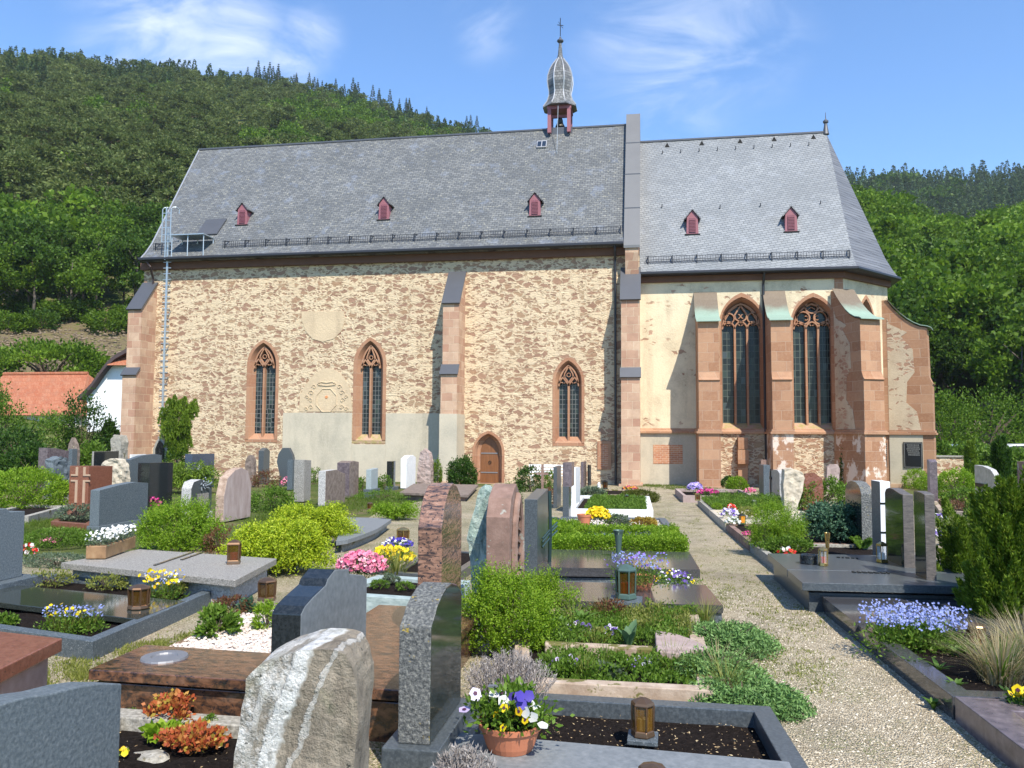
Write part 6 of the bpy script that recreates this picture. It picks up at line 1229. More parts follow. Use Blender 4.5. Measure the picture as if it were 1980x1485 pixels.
def twigs(par,c,rad,n,m,seed=0,r=.006,name='stem'):
    rr=random.Random(seed); s=MB()
    for i in range(n):
        a=rr.uniform(0,6.28); q=rr.uniform(.3,.85); z=rr.uniform(.2,.8); s.tube([(c[0],c[1],c[2]-rad[2]),(c[0]+rad[0]*q*.5*cos(a),c[1]+rad[1]*q*.5*sin(a),c[2]-rad[2]*.2),(c[0]+rad[0]*q*cos(a),c[1]+rad[1]*q*sin(a),c[2]+rad[2]*z*.8)],[r,r*.7,r*.3],4)
    return s.mk(name,m,par)
def shrub(label,px,pyb,pyt,wpx,m,n=3000,L=.03,h=.0,dep=1.,name='shrub',cat_='shrub',lobes=None,asp=.5,clumps=60,sig=.13,Y=None,low=-.85,group=None,shoots=0,sl=2.2):
    """rounded shrub placed by its foot, top and width in the photograph, then built at that spot in true size"""
    if Y: c=P(px,pyb,Y); 
    else: c=G(px,pyb,h)
    d=np.linalg.norm(np.array(c)-camp)*.98; rx=wpx/2/F*d; y=c[1]+(rx*dep*.8 if not Y else 0); x=c[0]*y/c[1] if not Y else c[0]; zb=gz(x,y)+h; H=P(px,pyt,y)[2]-zb; rx=wpx/2/F*d*y/c[1]
    if Y and Y>50: zb=P(px,pyb,Y)[2]; H=P(px,pyt,y)[2]-zb
    t=thing(name,label,cat_,(x,y,zb),group); V=[];rs=np.random.RandomState(int(px)+int(pyb)); 
    lb=lobes or [(0,0,.42,1,1,.6)]; lb=[(a,b,c_*.86,d1,e,f*1.12) for a,b,c_,d1,e,f in lb]; tot=sum(l[3]*l[5] for l in lb); vf=[]
    for l in lb:
        if shoots:
            ns=int(shoots*l[3]*l[5]/tot); p,dd=blob(ns,(x+l[0]*rx,y+l[1]*rx*dep,zb+l[2]*H),(rx*l[3],rx*dep*l[4],H*l[5]*.95),rs,clumps,sig,.8,low); k=p[:,2]>zb; p,dd=p[k],dd[k]; ns=len(p); K=12; dd=unit(dd+np.array([0,0,.5])); ln=L*sl*rs.uniform(.5,1.3,ns)
            tt=np.linspace(-.6,1,K)[None,:,None]; pp=p[:,None,:]+dd[:,None,:]*ln[:,None,None]*tt; d3=dd[:,None,:]*.55+rs.normal(size=(ns,K,3))*.7; LL=(L*.62*(1.15-.45*np.linspace(0,1,K)))[None,:]*np.ones((ns,1)); vf.append(leafquads(pp.reshape(-1,3),unit(d3.reshape(-1,3)),LL.ravel(),LL.ravel()*asp,rs)); continue
        p,dd=blob(int(n*l[3]*l[5]/tot),(x+l[0]*rx,y+l[1]*rx*dep,zb+l[2]*H),(rx*l[3],rx*dep*l[4],H*l[5]*.95),rs,clumps,sig,.8,low); k=p[:,2]>zb+.005; p,dd=p[k],dd[k]; vf.append(leafquads(p,dd,rs.uniform(.6,1.2,len(p))*L,L*asp,rs))
    v,f=cat(*vf); mk('foliage',v,f,m,t); twigs(t,(x,y,zb+H*.5),(rx*.8,rx*dep*.8,H*.5),9,mTwig,int(px),r=max(.004,rx*.03)); return t,(x,y,zb),rx,H
def juniper(label,px,pyb,pyt,wpx,m,n=260,h=0,dep=.8,seed=1,leafL=.035,name='juniper',per=42,droop=.5,Y=None,cat_='shrub',rise=1.):
    c=G(px,pyb,h); d=np.linalg.norm(c-camp); rx=wpx/2/F*d; y=c[1]+rx*dep*.7; x=c[0]*y/c[1]; zb=gz(x,y)+h; H=P(px,pyt,y)[2]-zb; rx*=y/c[1]
    t=thing(name,label,cat_,(x,y,zb)); rs=np.random.RandomState(seed); a=rs.uniform(0,2*pi,n); el=rs.uniform(0,1,n)**.8; sh=[];dd=[]
    for i in range(n):
        q=el[i]; ca_,sa_=cos(a[i]),sin(a[i]); R1=rs.uniform(.75,1.05)*(1-.45*q**2); top=H*(.25+.75*q)*rs.uniform(.8,1.05)*rise
        k=np.linspace(.25,1,per); z=top*(1-(1-k)**1.8)-droop*H*.35*np.maximum(0,k-.6)**1.5*2; px_=x+rx*R1*k*ca_; py_=y+rx*dep*R1*k*sa_
        p=np.stack([px_,py_,zb+z],1)+rs.normal(size=(per,3))*rx*.025; dr=np.gradient(p,axis=0); dr=unit(dr); sd=rs.normal(size=(per,3))*.65; dd.append(unit(dr+sd)); sh.append(p)
    p=np.concatenate(sh); d_=np.concatenate(dd); kk=p[:,2]>zb; p,d_=p[kk],d_[kk]; v,f=leafquads(p,d_,rs.uniform(.6,1.3,len(p))*leafL,leafL*.38,rs); mk('foliage',v,f,m,t); twigs(t,(x,y,zb+H*.4),(rx*.7,rx*dep*.7,H*.4),10,mTwig,seed,r=.012); return t,(x,y,zb),rx,H
def flowerclump(label,px,pyb,pyt,wpx,fm,nf=60,fr=.018,lm=None,h=.1,nl=500,L=.03,name='flower_clump',asp=.4,eye=None,extra=None,dep=.8,cat_='flowers',pos=None,group=None):
    if pos: x,y,zb=pos; d=math.hypot(x,y); rx=wpx/2/F*d
    else:
        c=G(px,pyb,h); d=np.linalg.norm(c-camp); rx=wpx/2/F*d; y=c[1]+rx*dep*.6; x=c[0]*y/c[1]; zb=gz(x,y)+h
    H=P(px,pyt,y)[2]-zb; t=thing(name,label,cat_,(x,y,zb),group); sd=int(px*3+pyb); rs=np.random.RandomState(sd)
    leafy(t,'foliage',(x,y,zb+H*.35),(rx,rx*dep,H*.5),nl,L,lm or mMidL,sd,asp,50,.25,-.6,.3)
    def fp(n): 
        q=unit(rs.normal(size=(n,3))); q[:,2]=np.abs(q[:,2])*.9+.1; q=q*rs.uniform(.75,1.08,(n,1)); return np.array([x,y,zb+H*.25])+q*np.array([rx,rx*dep,H*.75])
    flowers(t,'blossom',fp(nf),rs.uniform(.75,1.15,nf)*fr,fm,sd,eye=eye)
    for i,(m2,n2,r2_) in enumerate(extra or []): flowers(t,'blossom',fp(n2),r2_,m2,sd+i+1,eye=eye)
    return t
# ================= PLANTS =================
# left field
shrub('rounded yellow green conifer cushion at the left edge in front of the hedge',45,985,907,135,mBoxL,15000,.07,.1,1,'rounded_conifer',asp=.35,clumps=420,sig=.07)
shrub('bright green bushy shrub between the blue grey headstone and the golden juniper',352,1070,966,160,mBoxL,9000,.055,0,.9,shoots=2100,sl=2.2,lobes=[(0,0,.5,.8,.8,.5),(-.45,-.1,.38,.5,.5,.4),(.5,-.1,.32,.5,.5,.35),(.1,.1,.75,.35,.35,.25)],clumps=70)
juniper('low golden juniper spreading in front of the pink sandstone headstone, the nearer of two',535,1118,998,235,mYelJ,520,0,.7,5,.04,'golden_juniper',84,.8)
juniper('flat topped golden juniper beside the pale grey slab, the farther of two',600,1062,964,200,mYelJ,420,0,.7,6,.04,'golden_juniper',84,.7)
shrub('small reddish yellow shrub at the left foot of the golden juniper',425,1072,1020,55,mRedBr,1200,.04,0)
shrub('dark green rounded shrub behind the golden junipers',525,990,942,80,mMidL,3500,.06,0,1,clumps=60)
shrub('low green cushion plant with yellow tint in front of the large blue grey headstone',110,1062,1022,105,mMidL,5000,.035,0,.9,'cushion_plant','cushion plant',clumps=420,sig=.07)
shrub('grey green creeping ground cover by the dark grave kerb at left',110,1100,1072,120,mGrG,3000,.03,0,.6,'ground_cover','ground cover',clumps=300,sig=.09)
flowerclump('cluster of white and red begonias beside the blue headstone at far left',52,1080,1052,34,pRed,26,.03,None,.05,300,.04,extra=[(pWht,14,.03)])
flowerclump('pink begonias on the green cushion at left',92,1052,1040,26,pPink,30,.03,None,.05,200,.03)
juniper('feathery spreading green conifer with arching branches in the left field',360,955,897,150,mThuja,200,0,.7,7,.09,'spreading_conifer',36,.1,rise=1.1)
flowerclump('small clump of magenta flowers behind the large blue grey headstone',298,985,962,24,pMag,50,.03,None,0,150,.04)
shrub('round dull green bush behind the magenta flowers',303,972,945,34,mThuja,1200,.06,0)
shrub('grey green planting on the red kerbed grave',150,1005,977,80,mGrG,1800,.05,.12,.5,'ground_cover','ground cover')
# flame shaped thuja by the nave corner
c=P(343,880,31.5); zb=gz(0,31.5); t=thing('thuja','flame shaped thuja tree in front of the nave wall beside the ladder','tree',(c[0],31.5,zb)); H=P(343,762,31.5)[2]-zb; rs=np.random.RandomState(2); vf=[]
for i in range(64):
    a=rs.uniform(0,6.28); r=0; z=rs.uniform(.30,.86)*H; wd=max(.12,.78*math.sin(min(1,(z/H-.22)/.5)*pi*.62)); r=wd*rs.uniform(.3,.85); h_=H*rs.uniform(.10,.16)
    n_=420; k=rs.uniform(0,1,n_); rad=.2*(1-k)**.7; an=rs.uniform(0,6.28,n_); p=np.stack([c[0]+r*cos(a)*(1+.1*k)+rad*np.cos(an),31.5+r*sin(a)+rad*np.sin(an),zb+z-h_*.5+k*h_*1.25],1); d=unit(np.stack([np.cos(an)*.4,np.sin(an)*.4,np.ones(n_)],1)+rs.normal(size=(n_,3))*.25); vf.append(leafquads(p,d,rs.uniform(.07,.13,n_),.04,rs))
v,f=cat(*vf); mk('foliage',v,f,mThuja,t); 
p,d=blob(2200,(c[0],31.5,zb+H*.2),(.42,.42,H*.2),rs,40,.15); v,f=leafquads(p,d,.09,.04,rs); mk('lower_foliage',v,f,mDkL,t); s=MB(); s.tube([(c[0],31.5,zb-.1),(c[0],31.5,zb+H*.6)],[.09,.04],6); s.mk('trunk',mBark,t)
shrub('climbing green shrub in front of the nave wall left of the pink headstone',462,905,862,46,mMidL,1800,.08,0)
shrub('reddish green shrub with orange tips behind the dark headstones',508,925,884,56,mMidL,2200,.08,0)
shrub('orange tipped low shrub by the small pink flowers',515,942,912,50,mRedBr,1400,.07,0)
flowerclump('pink azalea blossoms beside the speckled pillar headstone',558,944,922,26,pPink,60,.04,None,0,200,.06)
shrub('green shrub right of the speckled pillar headstone',610,935,905,24,mMidL,900,.07,0)
shrub('low evergreen behind the pale blue grey headstone',742,950,920,30,mMidL,1000,.07,0)
flowerclump('yellow lilies beside the white marble headstone',768,925,908,14,pYel,30,.06,None,0,120,.08)
shrub('small green shrub left of the pale blue headstone',700,950,925,26,mMidL,800,.07,0)
c=P(845,932,31.5)
shrub('slender pale green columnar conifer by the central buttress',846,932,888,17,mThuja,1800,.07,0,1,'columnar_conifer','conifer',Y=31.5,clumps=60,sig=.12,low=-.9)
shrub('dark green globe shaped bush left of the brown door',893,938,883,62,mDkL,6500,.09,0,1,clumps=60,Y=31.0,lobes=[(0,0,.5,.85,.85,.5),(-.3,0,.35,.55,.55,.35),(.4,0,.4,.5,.5,.4),(0,0,.75,.4,.4,.25)])
# trimmed grass mounds around 700-810, 960-1005
juniper('spiky bright green low conifer mound behind the orange granite headstone',765,1008,968,115,mBoxL,220,0,.6,9,.05,'low_conifer',26,.2)
shrub('mossy low green mound beside the small brass lantern',735,968,950,100,mMidL,2500,.04,0,.6,'ground_cover','ground cover')
# begonia and pansies
flowerclump('large cluster of pink begonias left of the small soil bed',700,1118,1068,92,pPink,520,.028,mDkL,.12,1500,.04,dep=.7,extra=[(petal('pale_pink_petals',(.8,.45,.5),(.9,.65,.68)),120,.022)])
flowerclump('yellow pansies in the bed behind the dark kerb',757,1095,1056,84,pYel,260,.024,mMidL,.12,1600,.035,dep=.9)
flowerclump('violet and white horned pansies in front of the brass lantern',768,1064,1040,56,pPur,110,.024,mMidL,.12,500,.03,extra=[(pWht,50,.02)])
x,y,_=G(765,1105,.12); tuft(thing('grass_tuft','arching pale green daffodil leaves in the pansy bed','plant',(x,y,gz(x,y)+.1)),'blades',(x,y,gz(x,y)+.1),.4,.35,70,mTuft,3,.014,1.0)
for px,py,w in ((735,1138,34),(758,1130,28),(782,1142,34),(752,1126,20)): shrub('grey green stonecrop cushion, one of the tufts in the small soil bed' ,px,py,py-16,w,mGrG if w!=34 else mMidL,900,.02,.14,1,'stonecrop','cushion plant',clumps=60,sig=.1,group='stonecrop cushions in the small soil bed')
# near left grave
def stemmy(label,px,pyb,pyt,w,fm,nf,fr,h=.1,nl=500,lm=None,L=.03,seed=1,extra=None,name='forget_me_nots',cat_='flowers'):
    """small meadow flowers on thin stems above a leafy base"""
    c=G(px,pyb,h); d=np.linalg.norm(c-camp); rx=w/2/F*d; x,y=c[0],c[1]; zb=gz(x,y)+h; H=P(px,pyt,y)[2]-zb; t=thing(name,label,cat_,(x,y,zb)); rs=np.random.RandomState(seed)
    leafy(t,'foliage',(x,y,zb+H*.12),(rx,rx*.6,H*.45),nl,L,lm or mMidL,seed,.4,50,.25,-.3,.4)
    n=nf; a=rs.uniform(0,6.28,n); r=rs.uniform(0,1,n)**.6*rx*1.05; top=np.stack([x+r*np.cos(a),y+r*np.sin(a)*.6,zb+H*rs.uniform(.55,1.02,n)],1)
    s=MB(); 
    for p in top[::max(1,n//45)]: s.tube([(x+(p[0]-x)*.5,y+(p[1]-y)*.5,zb),tuple(p)],[.0016,.001],3)
    s.mk('stem',mTuft,t)
    flowers(t,'blossom',top,fr,fm,seed)
    for i,(m2,n2,r2_) in enumerate(extra or []): idx=rs.randint(0,n,n2); flowers(t,'blossom',top[idx]+rs.normal(size=(n2,3))*rx*.15*[1,1,.3],r2_,m2,seed+3+i)
    return t
stemmy('pale blue forget-me-nots with yellow leaves in the near soil strip of the dark grave',120,1222,1172,80,pBlue,80,.008,.1,800,seed=2,extra=[(pYel,14,.015)])
stemmy('blue forget-me-nots with green leaves near the right end of the near soil strip',165,1218,1172,56,pBlue,80,.009,.1,600,seed=3)
stemmy('tall pale forget-me-nots in the far soil strip beside the round lantern',318,1158,1105,72,pBlue,70,.009,.1,600,seed=4,extra=[(pWht,20,.012),(pYel,40,.02)])
for px,py,w,m,l in ((100,1135,70,mTuft,'straggly pale yellow plant beside the big left headstone'),(205,1142,60,mTuft,'low yellow green plants in the middle of the far soil strip'),(12,1210,30,mMidL,'small green plant at the left edge of the near soil strip'),(338,1152,40,mTuft,'yellow leaved plant at the right end of the far soil strip')):
    shrub(l,px,py,py-30 if w>35 else py-22,w,m,700,.035,.1,.7,'bedding_plant','plant',clumps=18,sig=.2)
# flower box
c=G(222,1072,.30); t=thing('flower_box','long bronze planter box full of white daisies on the speckled granite slab','planter',(c[0],c[1],gz(*c[:2])+.3)); a=np.array(G(204,1082,.3)[:2]); b_=np.array(G(262,1062,.3)[:2]); d_=b_-a; d_/=np.linalg.norm(d_); n_=np.array((-d_[1],d_[0]))*.22; z0=gz(*c[:2])+.3; s=MB(); s.prism([tuple(a),tuple(b_),tuple(b_+n_),tuple(a+n_)],z0+.012,z0+.16); s.mk('box',stone('bronze_planter',K((.3,(.16,.09,.045)),(.6,(.30,.18,.09)),(.8,(.38,.27,.16))),8,6,rough=.45,spec=.5),t,bevel=.012)
L_=np.linalg.norm(b_-a); rs=np.random.RandomState(3); u=rs.rand(1500)*L_; w=rs.rand(1500); p=np.stack([a[0]+d_[0]*u+n_[0]*w,a[1]+d_[1]*u+n_[1]*w,z0+.15+rs.rand(1500)*.09],1); v,f=leafquads(p,unit(rs.normal(size=(1500,3))+[0,0,.6]),.04,.012,rs); mk('foliage',v,f,mGrG,t)
u=rs.rand(190)*L_*1.04; w=rs.rand(190)*1.2-.1; flowers(t,'blossom',np.stack([a[0]+d_[0]*u+n_[0]*w,a[1]+d_[1]*u+n_[1]*w,z0+.20+rs.rand(190)*.11],1),.017,pWht,4)
# chippings bed plants
shrub('fan leaved dwarf cypress standing in the white chippings',418,1232,1182,60,mMidL,1600,.05,.235,1,'dwarf_cypress','shrub',clumps=16,sig=.16,asp=.45)
shrub('reddish brown heather behind the white chippings',450,1188,1155,70,mRedBr,1500,.025,.23,.6,'heather','plant')
shrub('bright green feathery plant between the lantern and the black headstone',515,1218,1168,46,mBoxL,1800,.035,.23,.8,'dwarf_shrub','shrub',asp=.25)
shrub('small succulent with blue green leaves at the edge of the heather',478,1186,1160,22,mBluJ,300,.045,.23,.8,'succulent','plant')
# heuchera bed
shrub('clump of orange red leaves at the back of the shaded soil bed',330,1405,1352,66,mRedL,1300,.03,.08,.9,'coral_bells','plant',clumps=22,sig=.2,asp=.7)
shrub('clump of red and yellow leaves at the front of the shaded soil bed',375,1452,1412,88,mRedL,1500,.03,.08,.9,'coral_bells','plant',clumps=22,sig=.2,asp=.7)
shrub('lobed bright green leaf plant between the red leaved clumps',316,1428,1402,48,mBoxL,170,.05,.08,.8,'leafy_plant','plant',clumps=8,sig=.2,asp=.8)
shrub('small feathery green weed behind the red leaved clump',405,1410,1386,24,mMidL,300,.02,.08,1,'weed','weed'); shrub('small green tuft at the left of the shaded soil bed',252,1388,1374,22,mMidL,240,.018,.08,1,'weed','weed')
flowerclump('two yellow petals of a primrose at the edge of the grey headstone',238,1462,1446,12,pYel,6,.016,None,.08,30,.02)
fst=[(235,1485),(240,1462),(262,1452),(300,1455),(322,1468),(330,1485)]; s=MB(); c=G(285,1480,.0); s.lathe((c[0],c[1],gz(0,c[1])),[(.08,0),(.09,.03),(.06,.055),(.01,.06)],9,sx=1.5); o=s.mk('field_stone',mConc,loc=(c[0],c[1],0)); roughen(o,3,.015,6); tag(o,'rounded grey edging stone at the front of the shaded soil bed','stone')
# --- path row
flowerclump_pos=pot('terracotta bowl planted with pansies in the foreground',976,1470,.155,.155,.13)
fx,fy,fz_=flowerclump_pos
t=thing('pansies','pansies in white, yellow, violet and deep blue filling the terracotta bowl','flowers',(fx,fy,fz_)); leafy(t,'foliage',(fx,fy,fz_+.05),(.19,.17,.12),1500,.038,mMidL,4,.5,60,.2,-.3,.4)
rs=np.random.RandomState(12)
def fpos(n,x0,x1,z0,z1): return np.stack([fx+rs.uniform(x0,x1,n),fy+rs.uniform(-.17,-.02,n),fz_+rs.uniform(z0,z1,n)],1)
flowers(t,'blossom',fpos(5,-.2,.02,.10,.19),.03,pPal,1,.5,mEye); flowers(t,'blossom',fpos(6,0,.14,.12,.2),.028,pPur,2,.5,None); flowers(t,'blossom',fpos(12,-.08,.1,.02,.14),.022,pYel,3,.4,mEye); flowers(t,'blossom',fpos(5,.02,.2,.0,.13),.028,pWht,4,.4); flowers(t,'blossom',fpos(5,-.14,.06,.05,.15),.03,pWht,5,.4)
# dry lavender: many thin upright twigs
def lavender(label,px,pyb,pyt,wpx,n,h,seed,dep=.8):
    c=G(px,pyb,h); d=np.linalg.norm(c-camp); rx=wpx/2/F*d; y=c[1]+rx*dep*.5; x=c[0]*y/c[1]; zb=gz(x,y)+h; H=P(px,pyt,y)[2]-zb; t=thing('dry_lavender',label,'shrub',(x,y,zb)); rs=np.random.RandomState(seed); s=MB(); tips=[]
    for i in range(n):
        a=rs.uniform(0,6.28); q=rs.uniform(.05,1)**.7; hh=H*(1.0-.45*q**2)*rs.uniform(.75,1.05); e=np.array((x+rx*q*cos(a),y+rx*dep*q*sin(a),zb+hh)); b0=np.array((x+rx*.25*q*cos(a),y+rx*.25*q*sin(a),zb)); m_=b0*.45+e*.55+np.array((rx*.12*q*cos(a),rx*.12*q*sin(a),-H*.05))+rs.normal(size=3)*.012
        s.tube([b0,m_,e],[.0035,.0022,.0012],4,cap=False)
        for k in range(10): w_=rs.uniform(.35,1); tips.append(m_*(1-w_)+e*w_)
    s.mk('stem',plain('dry_grey_stems',(.30,.26,.24),.9),t); p=np.array(tips)+rs.normal(size=(len(tips),3))*.006; v,f=leafquads(p,unit(rs.normal(size=(len(p),3))*.7+[0,0,.9]),rs.uniform(.015,.035,len(p)),.005,rs); mk('dry_leaves',v,f,mDry,t)
lavender('leafless grey lavender bush behind the pansy bowl',985,1372,1258,185,330,.07,3); lavender('second dry lavender at the bottom edge in front of the pansy bowl',900,1530,1440,110,150,.1,5,.6)
shrub('large fresh green box shrub in front of the green schist and sandstone gravestones',975,1262,1108,175,mBoxL,15000,.038,.08,.8,'box_shrub','shrub',shoots=2300,sl=2.6,lobes=[(0,0,.5,.9,.9,.5),(-.35,-.3,.30,.6,.6,.3),(.4,-.3,.32,.6,.6,.32),(-.15,0,.78,.4,.4,.22),(.3,.1,.72,.35,.35,.22)],clumps=38,sig=.16,asp=.48)
shrub('yellow green box shrub right of the sandstone gravestone',1062,1195,1108,96,mBoxL,6500,.034,.08,.8,'box_shrub','shrub',shoots=1100,sl=3.2,lobes=[(0,0,.45,.95,.95,.45),(.1,0,.8,.25,.25,.28),(-.4,0,.5,.5,.5,.4)],clumps=26,sig=.17)
# A2 planting
def patch(label,q,z,n,L,m,hgt,seed,name='ground_cover',cat_='ground cover',asp=.4,kind=None,up=.8,hole=None):
    rs=np.random.RandomState(seed); q=[np.array(p,float) for p in q]; u=rs.rand(n);v=rs.rand(n); p=(q[0][None]*(1-u)[:,None]+q[1][None]*u[:,None])*(1-v)[:,None]+(q[3][None]*(1-u)[:,None]+q[2][None]*u[:,None])*v[:,None]
    bm=np.array([.55+.45*mnoise.noise(Vector((a[0]*3.1,a[1]*3.1,seed))) + .35*mnoise.noise(Vector((a[0]*9,a[1]*9,seed))) for a in p]); e=np.minimum(np.minimum(u,1-u),np.minimum(v,1-v)); zz_=-SL*p[:,1]+z+hgt*1.25*np.clip(bm*1.6-.45,.05,1.6)*np.minimum(1,e*9+.25)*rs.uniform(.55,1,n)
    P3=np.stack([p[:,0],p[:,1],zz_],1); d=unit(rs.normal(size=(n,3))*.6+[0,0,up]); vv,f=leafquads(P3,d,rs.uniform(.6,1.2,n)*L,L*asp,rs); c=np.mean(q,0); o=mk(name,vv,f,m,loc=(c[0],c[1],gz(*c)+z)); tag(o,label,cat_,kind=kind or 'stuff'); return o
patch('mixed green weeds and seedlings covering the sandstone edged grave',[(-.75,5.3),(.32,5.3),(.32,5.92),(-.78,5.92)],.08,4200,.035,mMidL,.12,1); patch('fresh green ground leaves in the rear half of the sandstone edged grave',[(-.75,6.06),(.3,6.06),(.38,7.4),(-.9,7.35)],.08,7500,.035,mMidL,.16,2)
patch('yellow green low herb beneath the polished slab with the lantern plate',[(-.2,6.6),(.35,6.6),(.38,7.45),(-.25,7.45)],.12,2600,.03,mTuft,.13,3)
juniper('blue green creeping juniper spilling over the kerb onto the gravel, the nearer mat',1435,1392,1285,240,mCreepJ,640,0,.8,21,.032,'creeping_juniper',56,.9,rise=.65)
juniper('blue green creeping juniper around the small wooden post, the farther mat',1405,1275,1172,190,mCreepJ,520,0,1.1,22,.032,'creeping_juniper',50,.8,rise=.6)
juniper('low spreading juniper beside the flat sandstone slab',1375,1330,1238,200,mCreepJ,460,.05,.8,23,.032,'creeping_juniper',46,.6,rise=.65)
for i,(px,py,w,lab) in enumerate(((1390,1300,.45,'reddish yellow dry grass tuft growing through the nearer juniper mat'),(1365,1195,.35,'long yellowish grass tuft at the back of the farther juniper mat'),(1110,1205,.35,'thin arching grass behind the dandelion leaves'),(1170,1190,.5,'tall arching sedge by the square lantern plate'),(1405,1330,.3,'green grass tuft at the front of the nearer juniper mat'),(1300,1290,.3,'grass tuft beside the flat sandstone slab'))):
    c=G(px,py,.1); t=thing('grass_tuft',lab,'grass',(c[0],c[1],gz(*c[:2])+.06)); tuft(t,'blades',(c[0],c[1],gz(*c[:2])+.06),w*.7,.26,90,mStraw if i in (0,) else mTuft,i+4,.006,1.0)
for i in range(16):
    px,py=[(1080,1290),(1130,1300),(1170,1288),(1260,1300),(1300,1296),(1335,1300),(1100,1262),(1150,1250),(1230,1230),(1265,1212),(1300,1200),(1345,1215),(1190,1212),(1060,1240),(1290,1250),(1330,1270)][i]; c=G(px,py,.12); t=thing('grass_tuft','small loose grass tuft among the weeds of the sandstone edged grave','grass',(c[0],c[1],gz(*c[:2])+.08),'loose grass tufts in the sandstone edged grave'); tuft(t,'blades',(c[0],c[1],gz(*c[:2])+.08),.14,.17+.03*(i%3),46,[mMidL,mTuft,mGrass][i%3],i+60,.006,1.0)
def broad(label,px,pyb,pyt,wpx,n,m,h=.1,seed=1,wd=.3,name='broad_leaved_plant',erect=.9):
    c=G(px,pyb,h); d=np.linalg.norm(c-camp); rx=wpx/2/F*d; x,y=c[0],c[1]; zb=gz(x,y)+h; H=P(px,pyt,y)[2]-zb; t=thing(name,label,'plant',(x,y,zb)); rs=np.random.RandomState(seed); V=[];F_=[]
    for i in range(n):
        a=2*pi*i/n+rs.uniform(-.3,.3); L=H*rs.uniform(.8,1.1); sp=rx*rs.uniform(.4,1); sd=np.array((-sin(a),cos(a),0)); b0=len(V)
        for k in range(6):
            t_=k/5; w_=wd*L*math.sin(pi*min(1,t_*.92+.06))*.5; p=np.array((x+cos(a)*sp*t_**1.5,y+sin(a)*sp*t_**1.5,zb+L*(t_-(1-erect)*t_**2.5))); V+= [p-sd*w_+np.array((0,0,w_*.5)),p,p+sd*w_+np.array((0,0,w_*.5))]
            if k: q=b0+3*(k-1); F_+=[(q,q+1,q+4,q+3),(q+1,q+2,q+5,q+4)]
    mk('leaf',V,F_,m,t,smooth=True); return t
mBroad=leafmat('broad_green_leaves',[(0,(.07,.15,.02)),(1,(.16,.27,.05))],trans=.3); mTul=leafmat('blue_green_tulip_leaves',[(0,(.08,.16,.07)),(1,(.15,.26,.13))],trans=.25)
broad('upright grey green tulip leaves in the centre of the sandstone edged grave',1215,1258,1200,60,6,mTul,.1,3,.35)
broad('jagged dandelion leaves standing beside the box shrub',1125,1212,1172,70,11,mBroad,.1,4,.28,erect=.7); broad('second dandelion rosette left of the first one',1085,1225,1180,50,9,mBroad,.1,5,.25,erect=.75)
broad('crinkled primrose leaves near the front sandstone kerb',1185,1305,1275,56,10,mBroad,.1,6,.35,erect=.6); 
for px,py,w,lab in ((1118,1232,60,'violet and white horned violets among the dandelion leaves'),(1095,1300,70,'white and violet pansies near the front sandstone kerb, left group'),(1235,1300,60,'violet pansies near the front sandstone kerb, right group'),(1185,1240,50,'scattered small violets beside the tulip leaves')):
    flowerclump(lab,px,py,py-30,w,pPal,12,.017,mMidL,.1,240,.03,extra=[(pVio,9,.017)],eye=mEye)
for i,(px,py,pt,w,m_,l) in enumerate(((1120,1325,1278,70,mMidL,'leafy mound spilling over the front sandstone kerb beside the dry lavender'),(1180,1322,1290,46,mGrG,'grey green mound at the middle of the front sandstone kerb'),(1290,1322,1284,66,mMidL,'loose green mound at the right of the front sandstone kerb'),(1060,1262,1205,60,mMidL,'leafy green herb clump between box shrub and dandelions'),(1150,1262,1222,50,mTuft,'yellow green herb clump in front of the tulip leaves'),(1255,1215,1172,80,mTuft,'yellow green feathery herbs at the back edge below the polished slab'),(1180,1205,1165,60,mRedBr,'reddish saxifrage cushion below the polished slab'),(1330,1206,1176,60,mMidL,'bright green herbs between polished slab and creeping juniper'))): shrub(l,px,py,pt,w,m_,1100,.035,.05,.8,'herb_clump','plant',clumps=26,sig=.22)
# flat sandstone piece and post
A=[G(px,py,.22) for px,py in ((1270,1258),(1310,1262),(1372,1252),(1330,1232),(1266,1216))]; s=MB(); s.prism([tuple(a[:2]) for a in A],[a[2]-.1 for a in A],[a[2]+(.0) for a in A]); o=s.mk('flat_stone',mSandP,loc=(A[0][0],A[0][1],A[0][2]-.1),bevel=.01); roughen(o,3,.012,6); tag(o,'flat pinkish sandstone slab lying tilted among the junipers','stone')
c=G(1426,1256,.02); o=MB().box(c[0]-.022,c[0]+.022,c[1],c[1]+.04,gz(0,c[1]),P(1426,1230,c[1])[2]).mk('wooden_post',mBrnSt,loc=tuple(c)); tag(o,'short weathered wooden post in the creeping juniper','post')
# A3 bed
bp_=pot('terracotta bowl of blue lobelia behind the green bronze lantern',1238,1143,.17,.15,.13); stemmy('blue lobelia and forget-me-nots spilling from the terracotta bowl',1238,1128,1070,100,pBlue,150,.009,.26,1100,seed=8,extra=[(pVio,60,.012)],name='lobelia')
flowerclump('violet pansies and small white blooms at the end of the slab near the path',1300,1140,1102,80,pVio,34,.018,mMidL,.08,900,.03,extra=[(pWht,22,.014),(pYel,10,.016)])
